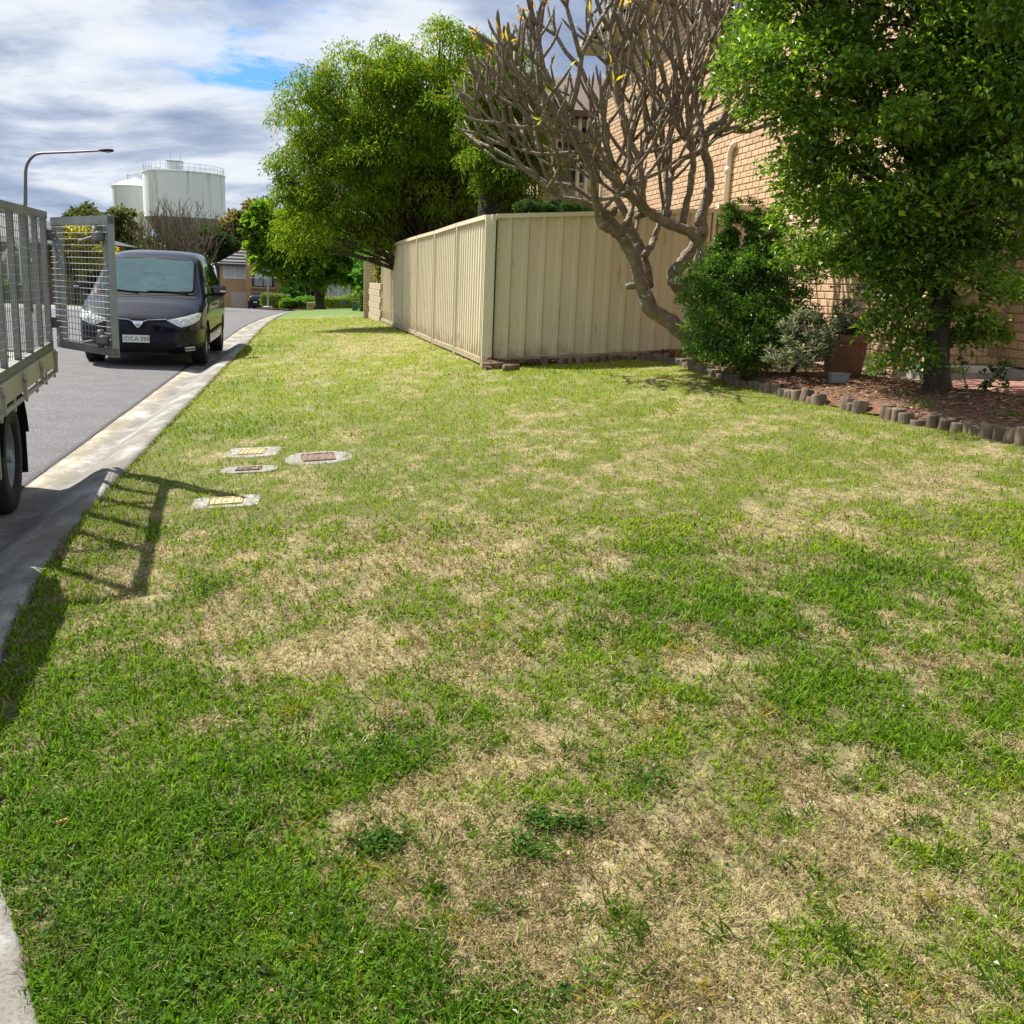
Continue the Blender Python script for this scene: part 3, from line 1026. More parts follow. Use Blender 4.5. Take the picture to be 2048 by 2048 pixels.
M_tile = mat('roof_tile', (0.16, 0.10, 0.075), (0.10, 0.07, 0.055), rough=0.8, scale=3)
M_soffit = mat('soffit', (0.70, 0.66, 0.56), rough=0.7)
M_slab = mat('slab_concrete', (0.44, 0.42, 0.38), (0.30, 0.28, 0.25), rough=0.9, scale=7, bump=.3)

H0 = at(1860, 700, 10.3)[:2]          # near corner of the long wall
H1 = at(1203, 400, 23.5)[:2]          # far corner
WD = (H1 - H0) / np.linalg.norm(H1 - H0)
WN = np.array([-WD[1], WD[0]])        # towards the street
if WN[0] > 0:
    WN = -WN
WLEN = np.linalg.norm(H1 - H0)
ZB = 0.72
house = empty('brick_house', (*H0, ZB), 0, 'two storey tan brick house behind the fence and the leafy tree', 'house')


def wall_st(px, py, o=H0, d=WD, n=WN):
    """position along a wall and height seen at a photo position"""
    r = ray(px, py)
    t = ((o - 0) @ n) / (r[:2] @ n)
    q = np.array([0, 0, EYE]) + r * t
    return float((q[:2] - o) @ d), float(q[2])


BL, BH, J = 0.232, 0.077, 0.0095
_bm = MB().cbox((0, 0, 0), (BL - .0, .06, BH - .0), .007)
brick_me = bpy.data.meshes.new('brick')
brick_me.from_pydata(_bm.v, [], _bm.f)
brick_me.materials.append(M_brick)
half_m = MB().cbox((0, 0, 0), ((BL - J) / 2, .06, BH), .007)
half_me = bpy.data.meshes.new('half_brick')
half_me.from_pydata(half_m.v, [], half_m.f)
half_me.materials.append(M_brick)
BV = np.array(_bm.v); BF = _bm.f
HV = np.array(half_m.v)
brng = np.random.default_rng(77)
solo_left = [300]


def brick_wall(parent, o, d, n, L, z0, z1, holes, solo, name='brickwork', backing=True):
    """courses of bricks standing 8 mm proud of the mortar; those in the windows `solo` of the photo are single objects"""
    rot = np.array([[d[0], n[0], 0], [d[1], n[1], 0], [0, 0, 1.0]])
    if np.linalg.det(rot) < 0:
        rot = np.array([[-d[0], n[0], 0], [-d[1], n[1], 0], [0, 0, 1.0]])
    Vs, Fs, Cs, off = [], [], [], 0
    rows = int((z1 - z0) / (BH + J))
    cand = []
    for r in range(rows):
        z = z0 + (r + .5) * (BH + J)
        s = (BL + J) / 2 if r % 2 == 0 else 0
        xs = []
        if r % 2:
            xs.append(((BL - J) / 4, True)); s = (BL + J) / 2
        else:
            s = 0
        k = s
        while k + BL <= L + .01:
            xs.append((k + BL / 2, False)); k += BL + J
        for c, hf in xs:
            if any(h[0] - .1 < c < h[1] + .1 and h[2] - .03 < z < h[3] + .03 for h in holes):
                continue
            pos = np.array([*(o + d * c + n * (0.03 - 0.022 + brng.normal(0, .0015))), z + brng.normal(0, .0012)])
            cand.append((pos, hf))
    P = np.array([c[0] for c in cand])
    px, py, pz = project(P)
    inw = np.zeros(len(P), bool)
    for x0, y0, x1, y1 in solo:
        inw |= (px > x0) & (px < x1) & (py > y0) & (py < y1)
    order = [i for i in np.argsort(pz) if inw[i]][:max(0, solo_left[0])]
    solo_left[0] -= len(order)
    one = set(order)
    inv = wmat(parent).inverted()
    eul = Matrix(rot.tolist()).to_euler()
    eul.z += brng.normal(0, .002)
    for i, (pos, hf) in enumerate(cand):
        if i in one:
            b = bpy.data.objects.new('brick', half_me if hf else brick_me)
            COL.objects.link(b)
            b.parent = parent
            b.location = inv @ Vector(pos)
            b.rotation_euler = eul
        else:
            v = (HV if hf else BV) @ rot.T + pos
            Vs.append(v); Cs.append(np.full((len(v), 3), brng.random()))
            Fs.append(off); off += len(v)
    if Vs:
        quads, tris = [f for f in BF if len(f) == 4], [f for f in BF if len(f) == 3]
        T = [(f[0], f[1], f[2]) for f in quads] + [(f[0], f[2], f[3]) for f in quads] + tris
        T = np.array(T)
        F = np.concatenate([T + k for k in Fs])
        ob = npmesh(name, np.concatenate(Vs), F, M_brick, parent, np.concatenate(Cs))
        ob['kind'] = 'stuff'
    if backing:
        mb = MB()
        xs = sorted({0, L, *[max(0, h[0]) for h in holes], *[min(L, h[1]) for h in holes]})
        zs_ = sorted({z0, z1, *[h[2] for h in holes], *[h[3] for h in holes]})
        for xa, xb in zip(xs[:-1], xs[1:]):
            for za, zb_ in zip(zs_[:-1], zs_[1:]):
                if any(h[0] - 1e-4 <= xa and xb <= h[1] + 1e-4 and h[2] - 1e-4 <= za and zb_ <= h[3] + 1e-4 for h in holes):
                    continue
                if xb - xa < .01 or zb_ - za < .01:
                    continue
                c = o + d * (xa + xb) / 2 + n * (-0.07)
                mb.box((*c, (za + zb_) / 2), (xb - xa, .19, zb_ - za), ((*d, 0), (*n, 0), (0, 0, 1)))
        mb.build('mortar_wall', M_mortar, parent, world=True)


# window openings on the long wall (from their corners in the photo)
s0, zt_ = wall_st(1442, 40)
_, zs0 = wall_st(1442, 148)
s1, _ = wall_st(1560, 60)
lo_, hi_ = min(s0, s1), max(s0, s1)
w2a, zlow = wall_st(1345, 418)
holes = [(lo_, hi_, zs0, zs0 + 1.25)]
brick_wall(house, H0, WD, WN, WLEN, ZB - .1, 6.35, holes, [(1390, 150, 1645, 415), (1290, 250, 1400, 410)], 'brickwork')


def wall_box(mb, s, z, size, off, o=H0, d=WD, n=WN):
    mb.box((*(o + d * s + n * off), z), size, ((*d, 0), (*n, 0), (0, 0, 1)))
    return mb


sm, zm = (lo_ + hi_) / 2, zs0 + .625
win = MB()
for dz in (-.60, .60):
    wall_box(win, sm, zm + dz, (hi_ - lo_, .05, .05), -.08)
for k in (-1, 0, 1):
    wall_box(win, sm + k * (hi_ - lo_ - .05) / 2, zm, (.05, .05, 1.15), -.081)
wf = win.build('window', M_alum, house, world=True)
for k in (-1, 1):
    wall_box(MB(), sm + k * (hi_ - lo_) / 4, zm, ((hi_ - lo_) / 2 - .05, .012, 1.15), -.085).build('pane', M_pane, wf, world=True)
# sill of bricks on edge
for k in range(int((hi_ - lo_ + .1) / .086)):
    s = lo_ - .04 + k * .086
    MB().cbox((*(H0 + WD * s + WN * .035), zs0 - .06), (.077, .16, .115), .006, ((*WD, 0), (*WN, 0), (0, 0, 1))).build('sill_brick', M_brick, house, world=True)
# sunshade awning over the window
MB().prism([(*(H0 + WD * lo_ + WN * .05), zs0 + 1.2), (*(H0 + WD * lo_ + WN * .42), zs0 + .80), (*(H0 + WD * lo_ + WN * .44), zs0 + .82), (*(H0 + WD * lo_ + WN * .05), zs0 + 1.25)], (0, 0, 0), (*(WD * (hi_ - lo_)), 0)).build('awning', mat('awning_cloth', (.34, .36, .33), rough=.8), house, world=True)
# downpipes
sp_, _ = wall_st(1462, 400)
_, zp = wall_st(1468, 300)
mb = MB()
c = H0 + WD * sp_ + WN * .075
mb.tube([(*c, ZB - .1), (*c, zp - .08), (*(c + WD * -.02), zp - .02), (*(c - WD * .10), zp + .045), (*(c - WD * .16 - WN * .02), zp + .06)], [.046] * 5, 14)
mb.tube([(*c, zp - .34), (*c, zp - .25)], .053, 14)
mb.build('downpipe', M_pvc, house, world=True)
c = H1 + WN * .05 - WD * .12
MB().tube([(*c, 0), (*c, 6.2)], .045, 10).build('downpipe', M_pvc, house, world=True)
# low vent openings above the fence
for (xa, xb, yy) in ((1345, 1368, 412), (1383, 1402, 396)):
    a_, z_ = wall_st(xa, yy); b_, _ = wall_st(xb, yy)
    wall_box(MB(), (a_ + b_) / 2, z_, (abs(b_ - a_), .03, .16), .012).build('vent', M_gap, house, world=True)
# eaves and roof
e3 = lambda s, off, z: (*(H0 + WD * s + WN * off), z)
MB().prism([e3(-.5, .50, 6.35), e3(-.5, -.3, 6.35), e3(-.5, -.3, 6.42), e3(-.5, .50, 6.42)], (0, 0, 0), (*(WD * (WLEN + 1.0)), 0)).build('eave', M_soffit, house, world=True)
rf = MB().prism([e3(-.5, .56, 6.43), e3(-.5, .56, 6.56), e3(-.5, -3.6, 8.6), e3(-.5, -7.5, 6.6), e3(-.5, -7.5, 6.43)], (0, 0, 0), (*(WD * (WLEN + 1.0)), 0)).build('roof', M_tile, house, world=True)
MB().prism([e3(-.5, .50, 6.43), e3(-.5, .62, 6.43), e3(-.5, .64, 6.54), e3(-.5, .50, 6.54)], (0, 0, 0), (*(WD * (WLEN + 1.0)), 0)).build('gutter', M_rail, rf, world=True)
# far end wall
MB().box((*(H1 - WD * .12 - WN * 3.0), 3.2), (.2, 5.9, 6.3), ((*WD, 0), (*WN, 0), (0, 0, 1))).build('end_wall', M_mortar, house, world=True)

# the set-back by the path: a shaded return and a sunlit flank
Q1 = at(2007, 700, 10.45)[:2]
RD = (Q1 - H0) / np.linalg.norm(Q1 - H0)
RN = np.array([RD[1], -RD[0]])
if RN[1] > 0:
    RN = -RN
Q2 = at(2420, 700, 8.2)[:2]
SD = (Q2 - Q1) / np.linalg.norm(Q2 - Q1)
SN = np.array([-SD[1], SD[0]])
if SN[0] > 0:
    SN = -SN
brick_wall(house, H0 + RD * .02, RD, RN, np.linalg.norm(Q1 - H0) - .02, .82, 3.6, [], [(1840, 480, 2070, 770)], 'return_brickwork')
brick_wall(house, Q1 - SD * .0, SD, SN, np.linalg.norm(Q2 - Q1), .82, 3.6, [], [(1980, 480, 2100, 790)], 'flank_brickwork')
c = (H0 + Q1) / 2
L_ = np.linalg.norm(Q1 - H0)
MB().cbox((*(H0 + RD * (L_ / 2) + RN * .02), .78), (L_ + .3, .36, .075), .012, ((*RD, 0), (*RN, 0), (0, 0, 1))).build('door_sill', M_soffit, house, world=True)
MB().box((*(H0 + RD * (L_ / 2 + .1) + RN * .04), .66), (L_ + .6, .44, .17), ((*RD, 0), (*RN, 0), (0, 0, 1))).build('foundation', M_slab, house, world=True)
L2 = np.linalg.norm(Q2 - Q1)
MB().box((*(Q1 + SD * (L2 / 2) + SN * .03), .69), (L2, .40, .23), ((*SD, 0), (*SN, 0), (0, 0, 1))).build('foundation', M_slab, house, world=True)

# ================================================================ paved path, bed, mulch, log edging
PATH_F = np.array([G(x, y) for x, y in ((1560, 722), (1640, 745), (1716, 766), (1800, 779), (1898, 794), (2048, 812), (2250, 836))])


def path_front(X):
    return np.interp(X, PATH_F[:, 0], PATH_F[:, 1], left=99, right=PATH_F[-1, 1])


def bed_top(X):
    f = FENCE_A[1] + (X - FENCE_A[0]) * PDIR[1] / PDIR[0] - .03
    return np.minimum(f, path_front(X))


def zbed(X, Y):
    o = np.argsort(_bx)
    e = np.interp(X, _bx[o], _by[o])
    t = np.clip((Y - e) / 0.6, 0, 1)
    return zlawn(X, Y) + 0.015 + 0.075 * t + 0.03 * (fbm(X * 3, Y * 3, 3) - .5)


xs = np.linspace(_bx.min() + .02, 5.6, 120)
o_ = np.argsort(_bx)
P = np.zeros((120, 34, 3))
for i, x in enumerate(xs):
    y0 = np.interp(x, _bx[o_], _by[o_])
    yy = np.linspace(y0, max(y0 + .05, bed_top(x)), 34)
    P[i, :, 0] = x; P[i, :, 1] = yy; P[i, :, 2] = zbed(np.full(34, x), yy)
M_mulch = mat('mulch', (0.24, 0.125, 0.065), (0.10, 0.052, 0.03), rough=0.95, scale=24, bump=1.0, bscale=50, bdist=.03)
bed = tag(MB().grid(P).build('garden_bed', M_mulch), kind='structure')
n = 16000
g = np.random.default_rng(8)
cx = xs.min() + (5.0 - xs.min()) * g.random(n)
e = np.interp(cx, _bx[o_], _by[o_])
cy = e + .02 + (np.maximum(bed_top(cx), e + .05) - e - .02) * g.random(n)
cz = zbed(cx, cy) + .004 + .02 * g.random(n)
az = g.random(n) * 6.283
cl = np.where(g.random((n, 1)) < .55, np.array([.30, .155, .08]), np.array([.18, .11, .07])) * (.5 + .9 * g.random((n, 1)))
pale = g.random(n) < .10
cl[pale] = np.array([.48, .36, .24]) * (.7 + .5 * g.random((pale.sum(), 1)))
tag(leafmesh('mulch_chips', np.stack([cx, cy, cz], 1), np.stack([np.cos(az), np.sin(az), .5 * (g.random(n) - .4)], 1), np.stack([.8 * (g.random(n) - .5), .8 * (g.random(n) - .5), np.ones(n)], 1), .03 + .045 * g.random(n), .010 + .014 * g.random(n), cl, M_litter, None, fold=.1, bend=.05), 'red brown bark chips covering the garden bed', 'mulch', kind='stuff')

# path: clay pavers laid in courses
M_paver = mat('clay_paver', (0.40, 0.21, 0.16), (0.30, 0.15, 0.12), rough=0.85, scale=9, bump=.2)
M_paver2 = mat('sand_paver', (0.50, 0.36, 0.24), (0.38, 0.26, 0.17), rough=0.85, scale=9, bump=.2)
path = empty('paved_path', (*PATH_F[3][:2], PATH_F[3][2]), 0, kind='structure')
pts = []
for i, x in enumerate(np.linspace(PATH_F[0, 0], 7.5, 60)):
    pts.append((x, float(path_front(x))))
P = np.zeros((60, 6, 3))
for i, (x, y) in enumerate(pts):
    yy = np.linspace(y + .01, 12.5, 6)
    P[i, :, 0] = x; P[i, :, 1] = yy; P[i, :, 2] = zlawn(np.full(6, x), yy) + .025
MB().grid(P).build('path_base', M_slab, path, world=True)
pv = MB().cbox((0, 0, 0), (.226, .112, .04), .005)
pme = [bpy.data.meshes.new('paver') for _ in range(2)]
for q, mm in zip(pme, (M_paver, M_paver2)):
    q.from_pydata(pv.v, [], pv.f); q.materials.append(mm)
inv = wmat(path).inverted()
cnt = 0
ang = math.atan2(PDIR[1], PDIR[0])
for r in range(0, 40):
    for k in range(0, 34):
        base = PATH_F[1][:2] + PDIR * (k * .236 + (.118 if r % 2 else 0) - 1.2) + np.array([-PDIR[1], PDIR[0]]) * (r * .121 - 3.4)
        x, y = base
        if x < PATH_F[0, 0] or y < path_front(x) + .09 or y > 12.2 or cnt > 290:
            continue
        if (base - H0) @ WN < .06 and (base - H0) @ WD > -.1:
            continue
        if (base - H0) @ RN < .35 and (base - H0) @ RD > -.2:
            continue
        u, v, w = project(np.array([[x, y, float(zlawn(x, y))]]))
        if not (1600 < u[0] < 2110 and v[0] < 850):
            continue
        b = bpy.data.objects.new('paver', pme[0 if r < 18 + 2 * math.sin(k) else 1])
        COL.objects.link(b); b.parent = path
        b.location = inv @ Vector((x, y, float(zlawn(x, y)) + .028 + g.normal(0, .002)))
        b.rotation_euler = (0.0, -.065, ang + g.normal(0, .01))
        cnt += 1

# half-buried pine log edging: each log its own part
M_log = mat('weathered_log', (0.23, 0.17, 0.115), (0.07, 0.052, 0.038), rough=0.95, scale=11, bump=.9, bscale=24, stretch=(1, 1, .25))
edging = empty('log_edging', BED_EDGE[10], 0, 'row of short upright weathered logs edging the garden bed', 'garden edging')
log_me = []
for k in range(6):
    h = .30
    r = .050 + .006 * (k % 3)
    mb = MB()
    pr = [(r * .98, -.2), (r * 1.02, -.1), (r, .0), (r * .985, .06), (r * .98, .097), (r * .94, .104 + .004 * (k % 2)), (r * .3, .107)]
    mb.lathe(pr, 12)
    vv = np.array(mb.v)
    vv[:, :2] *= 1 + .05 * np.sin(3 * np.arctan2(vv[:, 1], vv[:, 0]) + k)[:, None]
    me = bpy.data.meshes.new('log')
    me.from_pydata(vv.tolist(), [], mb.f); me.materials.append(M_log)
    me.polygons.foreach_set('use_smooth', [True] * len(me.polygons))
    log_me.append(me)
seg = np.linalg.norm(np.diff(BED_EDGE[:, :2], axis=0), axis=1)
cum = np.concatenate([[0], np.cumsum(seg)])
inv = wmat(edging).inverted()
s = cum[2]
k = 0
while s < cum[-2]:
    x = np.interp(s, cum, BED_EDGE[:, 0]); y = np.interp(s, cum, BED_EDGE[:, 1])
    u, v, w = project(np.array([[x, y, float(zlawn(x, y))]]))
    missing = 1652 < u[0] < 1688 or 1733 < u[0] < 1760 or (1105 < u[0] < 1118)
    if not missing:
        b = bpy.data.objects.new('log', log_me[k % 6])
        COL.objects.link(b); b.parent = edging
        b.location = inv @ Vector((x, y, float(zlawn(x, y)) - .028 + g.normal(0, .017)))
        b.rotation_euler = (g.normal(0, .09), g.normal(0, .09), g.random() * 6.28)
        b.scale = (.98 + .2 * g.random(), .98 + .2 * g.random(), 1)
    s += .108 + .008 * g.random()
    k += 1
# a few loose pieces of timber at the fence corner
for (x, y, rz, l) in ((985, 738, .1, .26), (1022, 742, .5, .2), (1052, 722, 1.4, .18)):
    p_ = G(x, y)
    mb = MB()
    if l > .19:
        mb.tube([p_ + (-.5 * l * math.cos(rz), -.5 * l * math.sin(rz), .04), p_ + (.5 * l * math.cos(rz), .5 * l * math.sin(rz), .045)], .045, 10)
    else:
        mb.tube([p_ + (0, 0, -.05), p_ + (.01, 0, .1), p_ + (.01, 0, .19)], [.05, .05, .046], 10)
    mb.build('loose_log', M_log, edging, world=True)
# ================================================================ plants
M_bark_fr = mat('frangipani_bark', (0.27, 0.21, 0.14), (0.13, 0.098, 0.066), rough=0.7, scale=11, detail=8, bump=1.0, bscale=34, bdist=.03, stretch=(1, 1, 1.3), speck=(15, .64, (.50, .46, .40)))
M_bark = mat('brown_bark', (0.09, 0.068, 0.048), (0.04, 0.03, 0.02), rough=0.95, scale=14, bump=.8, bscale=30, stretch=(1, 1, .3))
M_bark_grey = mat('grey_bark', (0.20, 0.165, 0.13), (0.11, 0.09, 0.07), rough=0.95, scale=10, bump=.6, stretch=(1, 1, .3))
M_leaf_gloss = leafmat('glossy_leaf', rough=.34, trans=.36, spec=.38)
M_leaf = leafmat('soft_leaf', rough=.6, trans=.55, spec=.12)
M_leaf_matt = leafmat('matt_leaf', rough=.75, trans=.2, spec=.25)


def catmull(pts, n=6):
    pts = np.array(pts, float)
    if len(pts) < 3:
        return np.array([pts[0] + (pts[-1] - pts[0]) * t for t in np.linspace(0, 1, n)])
    p = np.concatenate([[2 * pts[0] - pts[1]], pts, [2 * pts[-1] - pts[-2]]])
    out = []
    for i in range(1, len(p) - 2):
        for t in np.linspace(0, 1, n, endpoint=False):
            a, b, c, d = p[i - 1:i + 3]
            out.append(.5 * (2 * b + (c - a) * t + (2 * a - 5 * b + 4 * c - d) * t * t + (3 * b - a - 3 * c + d) * t ** 3))
    out.append(pts[-1])
    return np.array(out)


def blobs(spec):
    """crown lobes given as (photo x, y, radius x, radius y, distance, depth radius)"""
    out = []
    for x, y, rx, ry, Y, rd in spec:
        c = at(x, y, Y)
        k = np.linalg.norm(c - np.array([0, 0, EYE])) / FPX
        out.append((c, np.array([rx * k, rd, ry * k])))
    return out


def sample_lobes(lobes, n, g, inner=.45, power=.6):
    w = np.array([(r[0] * r[1] * r[2]) ** .67 for c, r in lobes])
    k = g.choice(len(lobes), n, p=w / w.sum())
    d = unit(g.normal(size=(n, 3)))
    rad = inner + (1 - inner) * g.random(n) ** power
    C = np.array([c for c, r in lobes]); Rr = np.array([r for c, r in lobes])
    return C[k] + d * Rr[k] * rad[:, None], d


def palette(g, n, cols, jitter=.25):
    cols = np.array(cols)
    k = g.integers(0, len(cols), n)
    return cols[k] * (1 - jitter + 2 * jitter * g.random((n, 1)))


def foliage(name, parent, lobes, nclump, per, sig, L, W, cols, m, seed, droop=.3, inner=.45, flat=.75, outward=.6, fold=.25, zmin=None, under=.25):
    """leaves gathered in clumps: each clump is a leafy cap, fuller on its upper outer side"""
    g = np.random.default_rng(seed)
    C, d = sample_lobes(lobes, nclump, g, inner)
    n = len(C) * per
    rc = np.repeat(sig * (.6 + .9 * g.random((len(C), 1))), per, 0)
    out = np.repeat(d, per, 0)
    dr = unit(g.normal(size=(n, 3)) + out * .45 + np.array([0, 0, .55]))
    low = (dr[:, 2] < -.1) & (g.random(n) > under)
    dr[low, 2] *= -1
    q = np.repeat(C, per, 0) + dr * rc * (.45 + .65 * g.random((n, 1)) ** .6) * np.array([1, 1, flat])
    ax = dr * outward + g.normal(size=(n, 3)) * .6 + np.array([0, 0, -droop])
    nr = dr * .9 + np.array([0, 0, .7]) + g.normal(size=(n, 3)) * .45
    tone = np.repeat(.78 + .44 * g.random((len(C), 1)), per, 0)
    c = palette(g, n, cols) * tone
    s = .5 + 1.0 * g.random(n)
    if zmin is not None:
        ok = q[:, 2] > zmin
        q, ax, nr, c, s = q[ok], ax[ok], nr[ok], c[ok], s[ok]
    return leafmesh(name, q, ax, nr, L * s, W * s, c, m, parent, fold=fold), C


def limbs(parent, name, base, tips, r0, m, g, mains=7, up=.5, n=5, r_tip=.008):
    """trunk-to-tip wood: main limbs, each carrying the twigs nearest to it"""
    mb = MB()
    base = np.array(base, float)
    tips = np.array(tips)
    idx = g.choice(len(tips), min(mains, len(tips)), replace=False)
    mid = [base + (tips[i] - base) * (.55 + .15 * g.random()) for i in idx]
    paths = []
    for q in mid:
        v = q - base
        c = base + np.array([v[0] * .25, v[1] * .25, v[2] * (.5 + .2 * up)])
        pts = catmull([base, c, q], 6)
        paths.append(pts)
        mb.tube(pts, np.linspace(r0 * .62, r0 * .22, len(pts)), 7)
    allp = np.concatenate([p[4:] for p in paths])
    for t in tips:
        dd = np.linalg.norm(allp - t, axis=1) + .4 * np.maximum(0, allp[:, 2] - t[2] + .1)
        a = allp[np.argmin(dd)]
        v = t - a
        c = a + v * .5 + np.array([0, 0, .12 * np.linalg.norm(v)]) + g.normal(0, .04, 3) * np.linalg.norm(v)
        pts = catmull([a, c, t], 3)
        mb.tube(pts, np.linspace(r0 * .14, r_tip, len(pts)), 4, cap=False)
    return mb.build(name, m, parent, world=True, fix=False)


# ---------------------------------------------------------------- bare frangipani
FY = 12.6
fbase = at(1392, 688, FY)
fr = empty('frangipani_tree', (fbase[0], fbase[1], float(zlawn(fbase[0], fbase[1])) + .05), 0, 'bare grey branched frangipani leaning in front of the cream fence', 'tree')
g = np.random.default_rng(42)


def F3(pts, dy=0.0, dy1=None):
    n = len(pts)
    dy1 = dy if dy1 is None else dy1
    return [at(x, y, FY + dy + (dy1 - dy) * i / max(1, n - 1)) for i, (x, y) in enumerate(pts)]


LIMBS = [  # (photo path, radius start, radius end in m, depth offset start / end, spawns?)
    ([(1392, 690), (1372, 673), (1341, 644), (1304, 620), (1290, 586), (1279, 555), (1271, 524), (1257, 497), (1242, 473)], .135, .085, 0, -.15, 0),
    ([(1242, 473), (1221, 458), (1201, 446), (1195, 419), (1190, 390), (1184, 350), (1170, 312)], .078, .042, -.15, -.5, 1),
    ([(1245, 470), (1215, 430), (1195, 416), (1170, 407), (1117, 394), (1099, 380), (1080, 362)], .06, .028, -.15, -.2, 1),
    ([(1215, 428), (1189, 401), (1148, 375), (1093, 363), (1046, 334)], .05, .024, -.1, .2, 1),
    ([(1244, 470), (1256, 440), (1264, 412), (1256, 360), (1258, 312), (1250, 262)], .055, .034, -.15, .3, 1),
    ([(1296, 575), (1292, 540), (1285, 510), (1276, 484), (1262, 460), (1252, 428), (1232, 390), (1222, 345)], .095, .045, .1, .5, 1),
    ([(1288, 512), (1304, 488), (1312, 470), (1318, 446), (1332, 400), (1330, 340)], .06, .035, .1, .8, 1),
    ([(1415, 690), (1410, 640), (1402, 612), (1383, 595), (1356, 572), (1349, 548), (1370, 518), (1386, 497), (1406, 466), (1400, 441), (1406, 421), (1416, 392), (1419, 363), (1418, 334), (1408, 301), (1410, 268)], .125, .062, .1, .3, 0),
    ([(1410, 268), (1430, 248), (1446, 238), (1454, 212), (1462, 170), (1476, 120)], .052, .03, .3, .2, 1),
    ([(1412, 262), (1440, 258), (1478, 263), (1520, 255), (1560, 238)], .045, .026, .3, .0, 1),
    ([(1408, 275), (1398, 240), (1392, 190), (1400, 130)], .05, .032, .3, .7, 1),
    ([(1386, 597), (1396, 560), (1400, 520), (1405, 497), (1385, 468), (1356, 454), (1325, 441), (1296, 423), (1271, 402), (1242, 371), (1211, 342), (1190, 317), (1164, 288)], .10, .05, .05, -.4, 1),
    ([(1290, 428), (1285, 395), (1284, 362), (1279, 325), (1266, 290), (1248, 250), (1240, 200)], .055, .036, -.1, -.1, 1),
    ([(1332, 440), (1337, 400), (1340, 365), (1343, 342), (1326, 318), (1312, 285), (1308, 240)], .05, .032, 0, .4, 1),
    ([(1343, 342), (1362, 324), (1384, 306), (1392, 280)], .036, .028, .15, .5, 1),
    ([(1364, 450), (1374, 406), (1382, 363), (1386, 318), (1382, 282), (1375, 220), (1366, 150)], .058, .036, 0, -.2, 1),
    ([(1384, 300), (1360, 262), (1344, 215), (1330, 160)], .042, .03, -.1, -.5, 1),
    ([(1164, 288), (1120, 266), (1070, 258), (1010, 248)], .036, .02, -.4, -.6, 1),
    ([(1180, 305), (1130, 306), (1070, 306), (1030, 296)], .034, .02, -.4, -.2, 1),
    ([(1190, 317), (1160, 300), (1110, 250), (1070, 200)], .036, .024, -.4, -.9, 1),
]
wood, twigs = MB(), MB()
seeds = []
for pts, r0, r1, d0, d1, sp in LIMBS:
    c = catmull(F3(pts, d0, d1), 4)
    n = len(c)
    rr = .78 * np.linspace(r0, r1, n) * (1 + .045 * np.sin(np.arange(n) * 1.1 + r0 * 90)) * (1 + .025 * g.normal(size=n))
    c = c + g.normal(0, .006, c.shape)
    wood.tube(c, rr, 12)
    if sp:
        seeds.append((c[-1], unit(c[-1] - c[-4]), r1, 0))
        for k in range(sp + 2):
            j = int(n * (.45 + .5 * g.random()))
            j = min(max(j, 2), n - 2)
            t = unit(c[j + 1] - c[j - 1])
            dv = unit(t * .6 + g.normal(size=3) * .55 + np.array([0, 0, .55]))
            seeds.append((c[j], dv, min(r1 * .8, .026), 1))
# pruned stubs and knots
for (x0, y0, x1, y1, r) in ((1283, 570, 1252, 573, .040), (1356, 572, 1338, 562, .05), (1221, 458, 1196, 446, .045), (1250, 470, 1238, 476, .05), (1296, 425, 1270, 434, .04), (1404, 496, 1414, 492, .07), (1398, 462, 1414, 466, .06), (1205, 440, 1212, 418, .05), (1226, 430, 1230, 412, .045), (1285, 380, 1288, 356, .042), (1333, 432, 1336, 420, .055)):
    a, b = at(x0, y0, FY - .05), at(x1, y1, FY - .08)
    wood.tube(catmull([a, (a + b) / 2, b], 2), [r * .9, r, r * 1.05, r * 1.0, r * .8][:5], 10)
ccen = at(1285, 150, FY + .1)
crad = np.array([2.2, 2.0, 2.1])
tips = []
stack = list(seeds)
while stack:
    p0, d0, r0, lv = stack.pop()
    L = (.60 - .07 * lv) * (.7 + .6 * g.random())
    out = (p0 - ccen) / crad
    lift = np.array([0, 0, .42])
    d1 = unit(d0 + lift * .8 + g.normal(size=3) * .10)
    mid = p0 + d0 * L * .5
    end = mid + d1 * L * .5
    ex, ey, _z = project(end[None])
    if ex[0] < 1055 - 160 * min(1, max(0, ey[0]) / 240):
        end = mid + d1 * L * .25
        lv = 9
    rad = np.linalg.norm((end - ccen) / crad)
    last = lv >= 3 or rad > 1.0 or r0 < .0130
    r1 = max(.0135, r0 * (.80 if not last else .6))
    c = catmull([p0, mid, end], 3)
    nn = len(c)
    rr = np.linspace(r0, r1, nn)
    if last:
        rr[-1] *= .55; rr[-2] *= .9
    twigs.tube(c, rr, 7)
    if last:
        tips.append((end, d1))
        continue
    k = 2 if g.random() < .66 else 3
    ph = g.random() * 6.28
    u = unit(np.cross(d1, (.3, .9, .1))); v = np.cross(d1, u)
    for j in range(k):
        a = ph + j * 2 * math.pi / k
        sp = .42 + .26 * g.random()
        dv = unit(d1 + (u * math.cos(a) + v * math.sin(a)) * sp + np.array([0, 0, .18]))
        stack.append((end, dv, max(.0175, r0 * .80), lv + 1))
print('frangipani tips', len(tips))
wood.build('trunk', M_bark_fr, fr, world=True, fix=False)
twigs.build('branches', M_bark_fr, fr, world=True, fix=False)
tp = np.array([t for t, d in tips]); td = np.array([d for t, d in tips])
px, py, _ = project(tp)
sel = np.where((g.random(len(tp)) < .20) & (px < 1350))[0]
rep = g.integers(1, 4, len(sel))
q = np.repeat(tp[sel], rep, 0); dd = np.repeat(td[sel], rep, 0)
n = len(q)
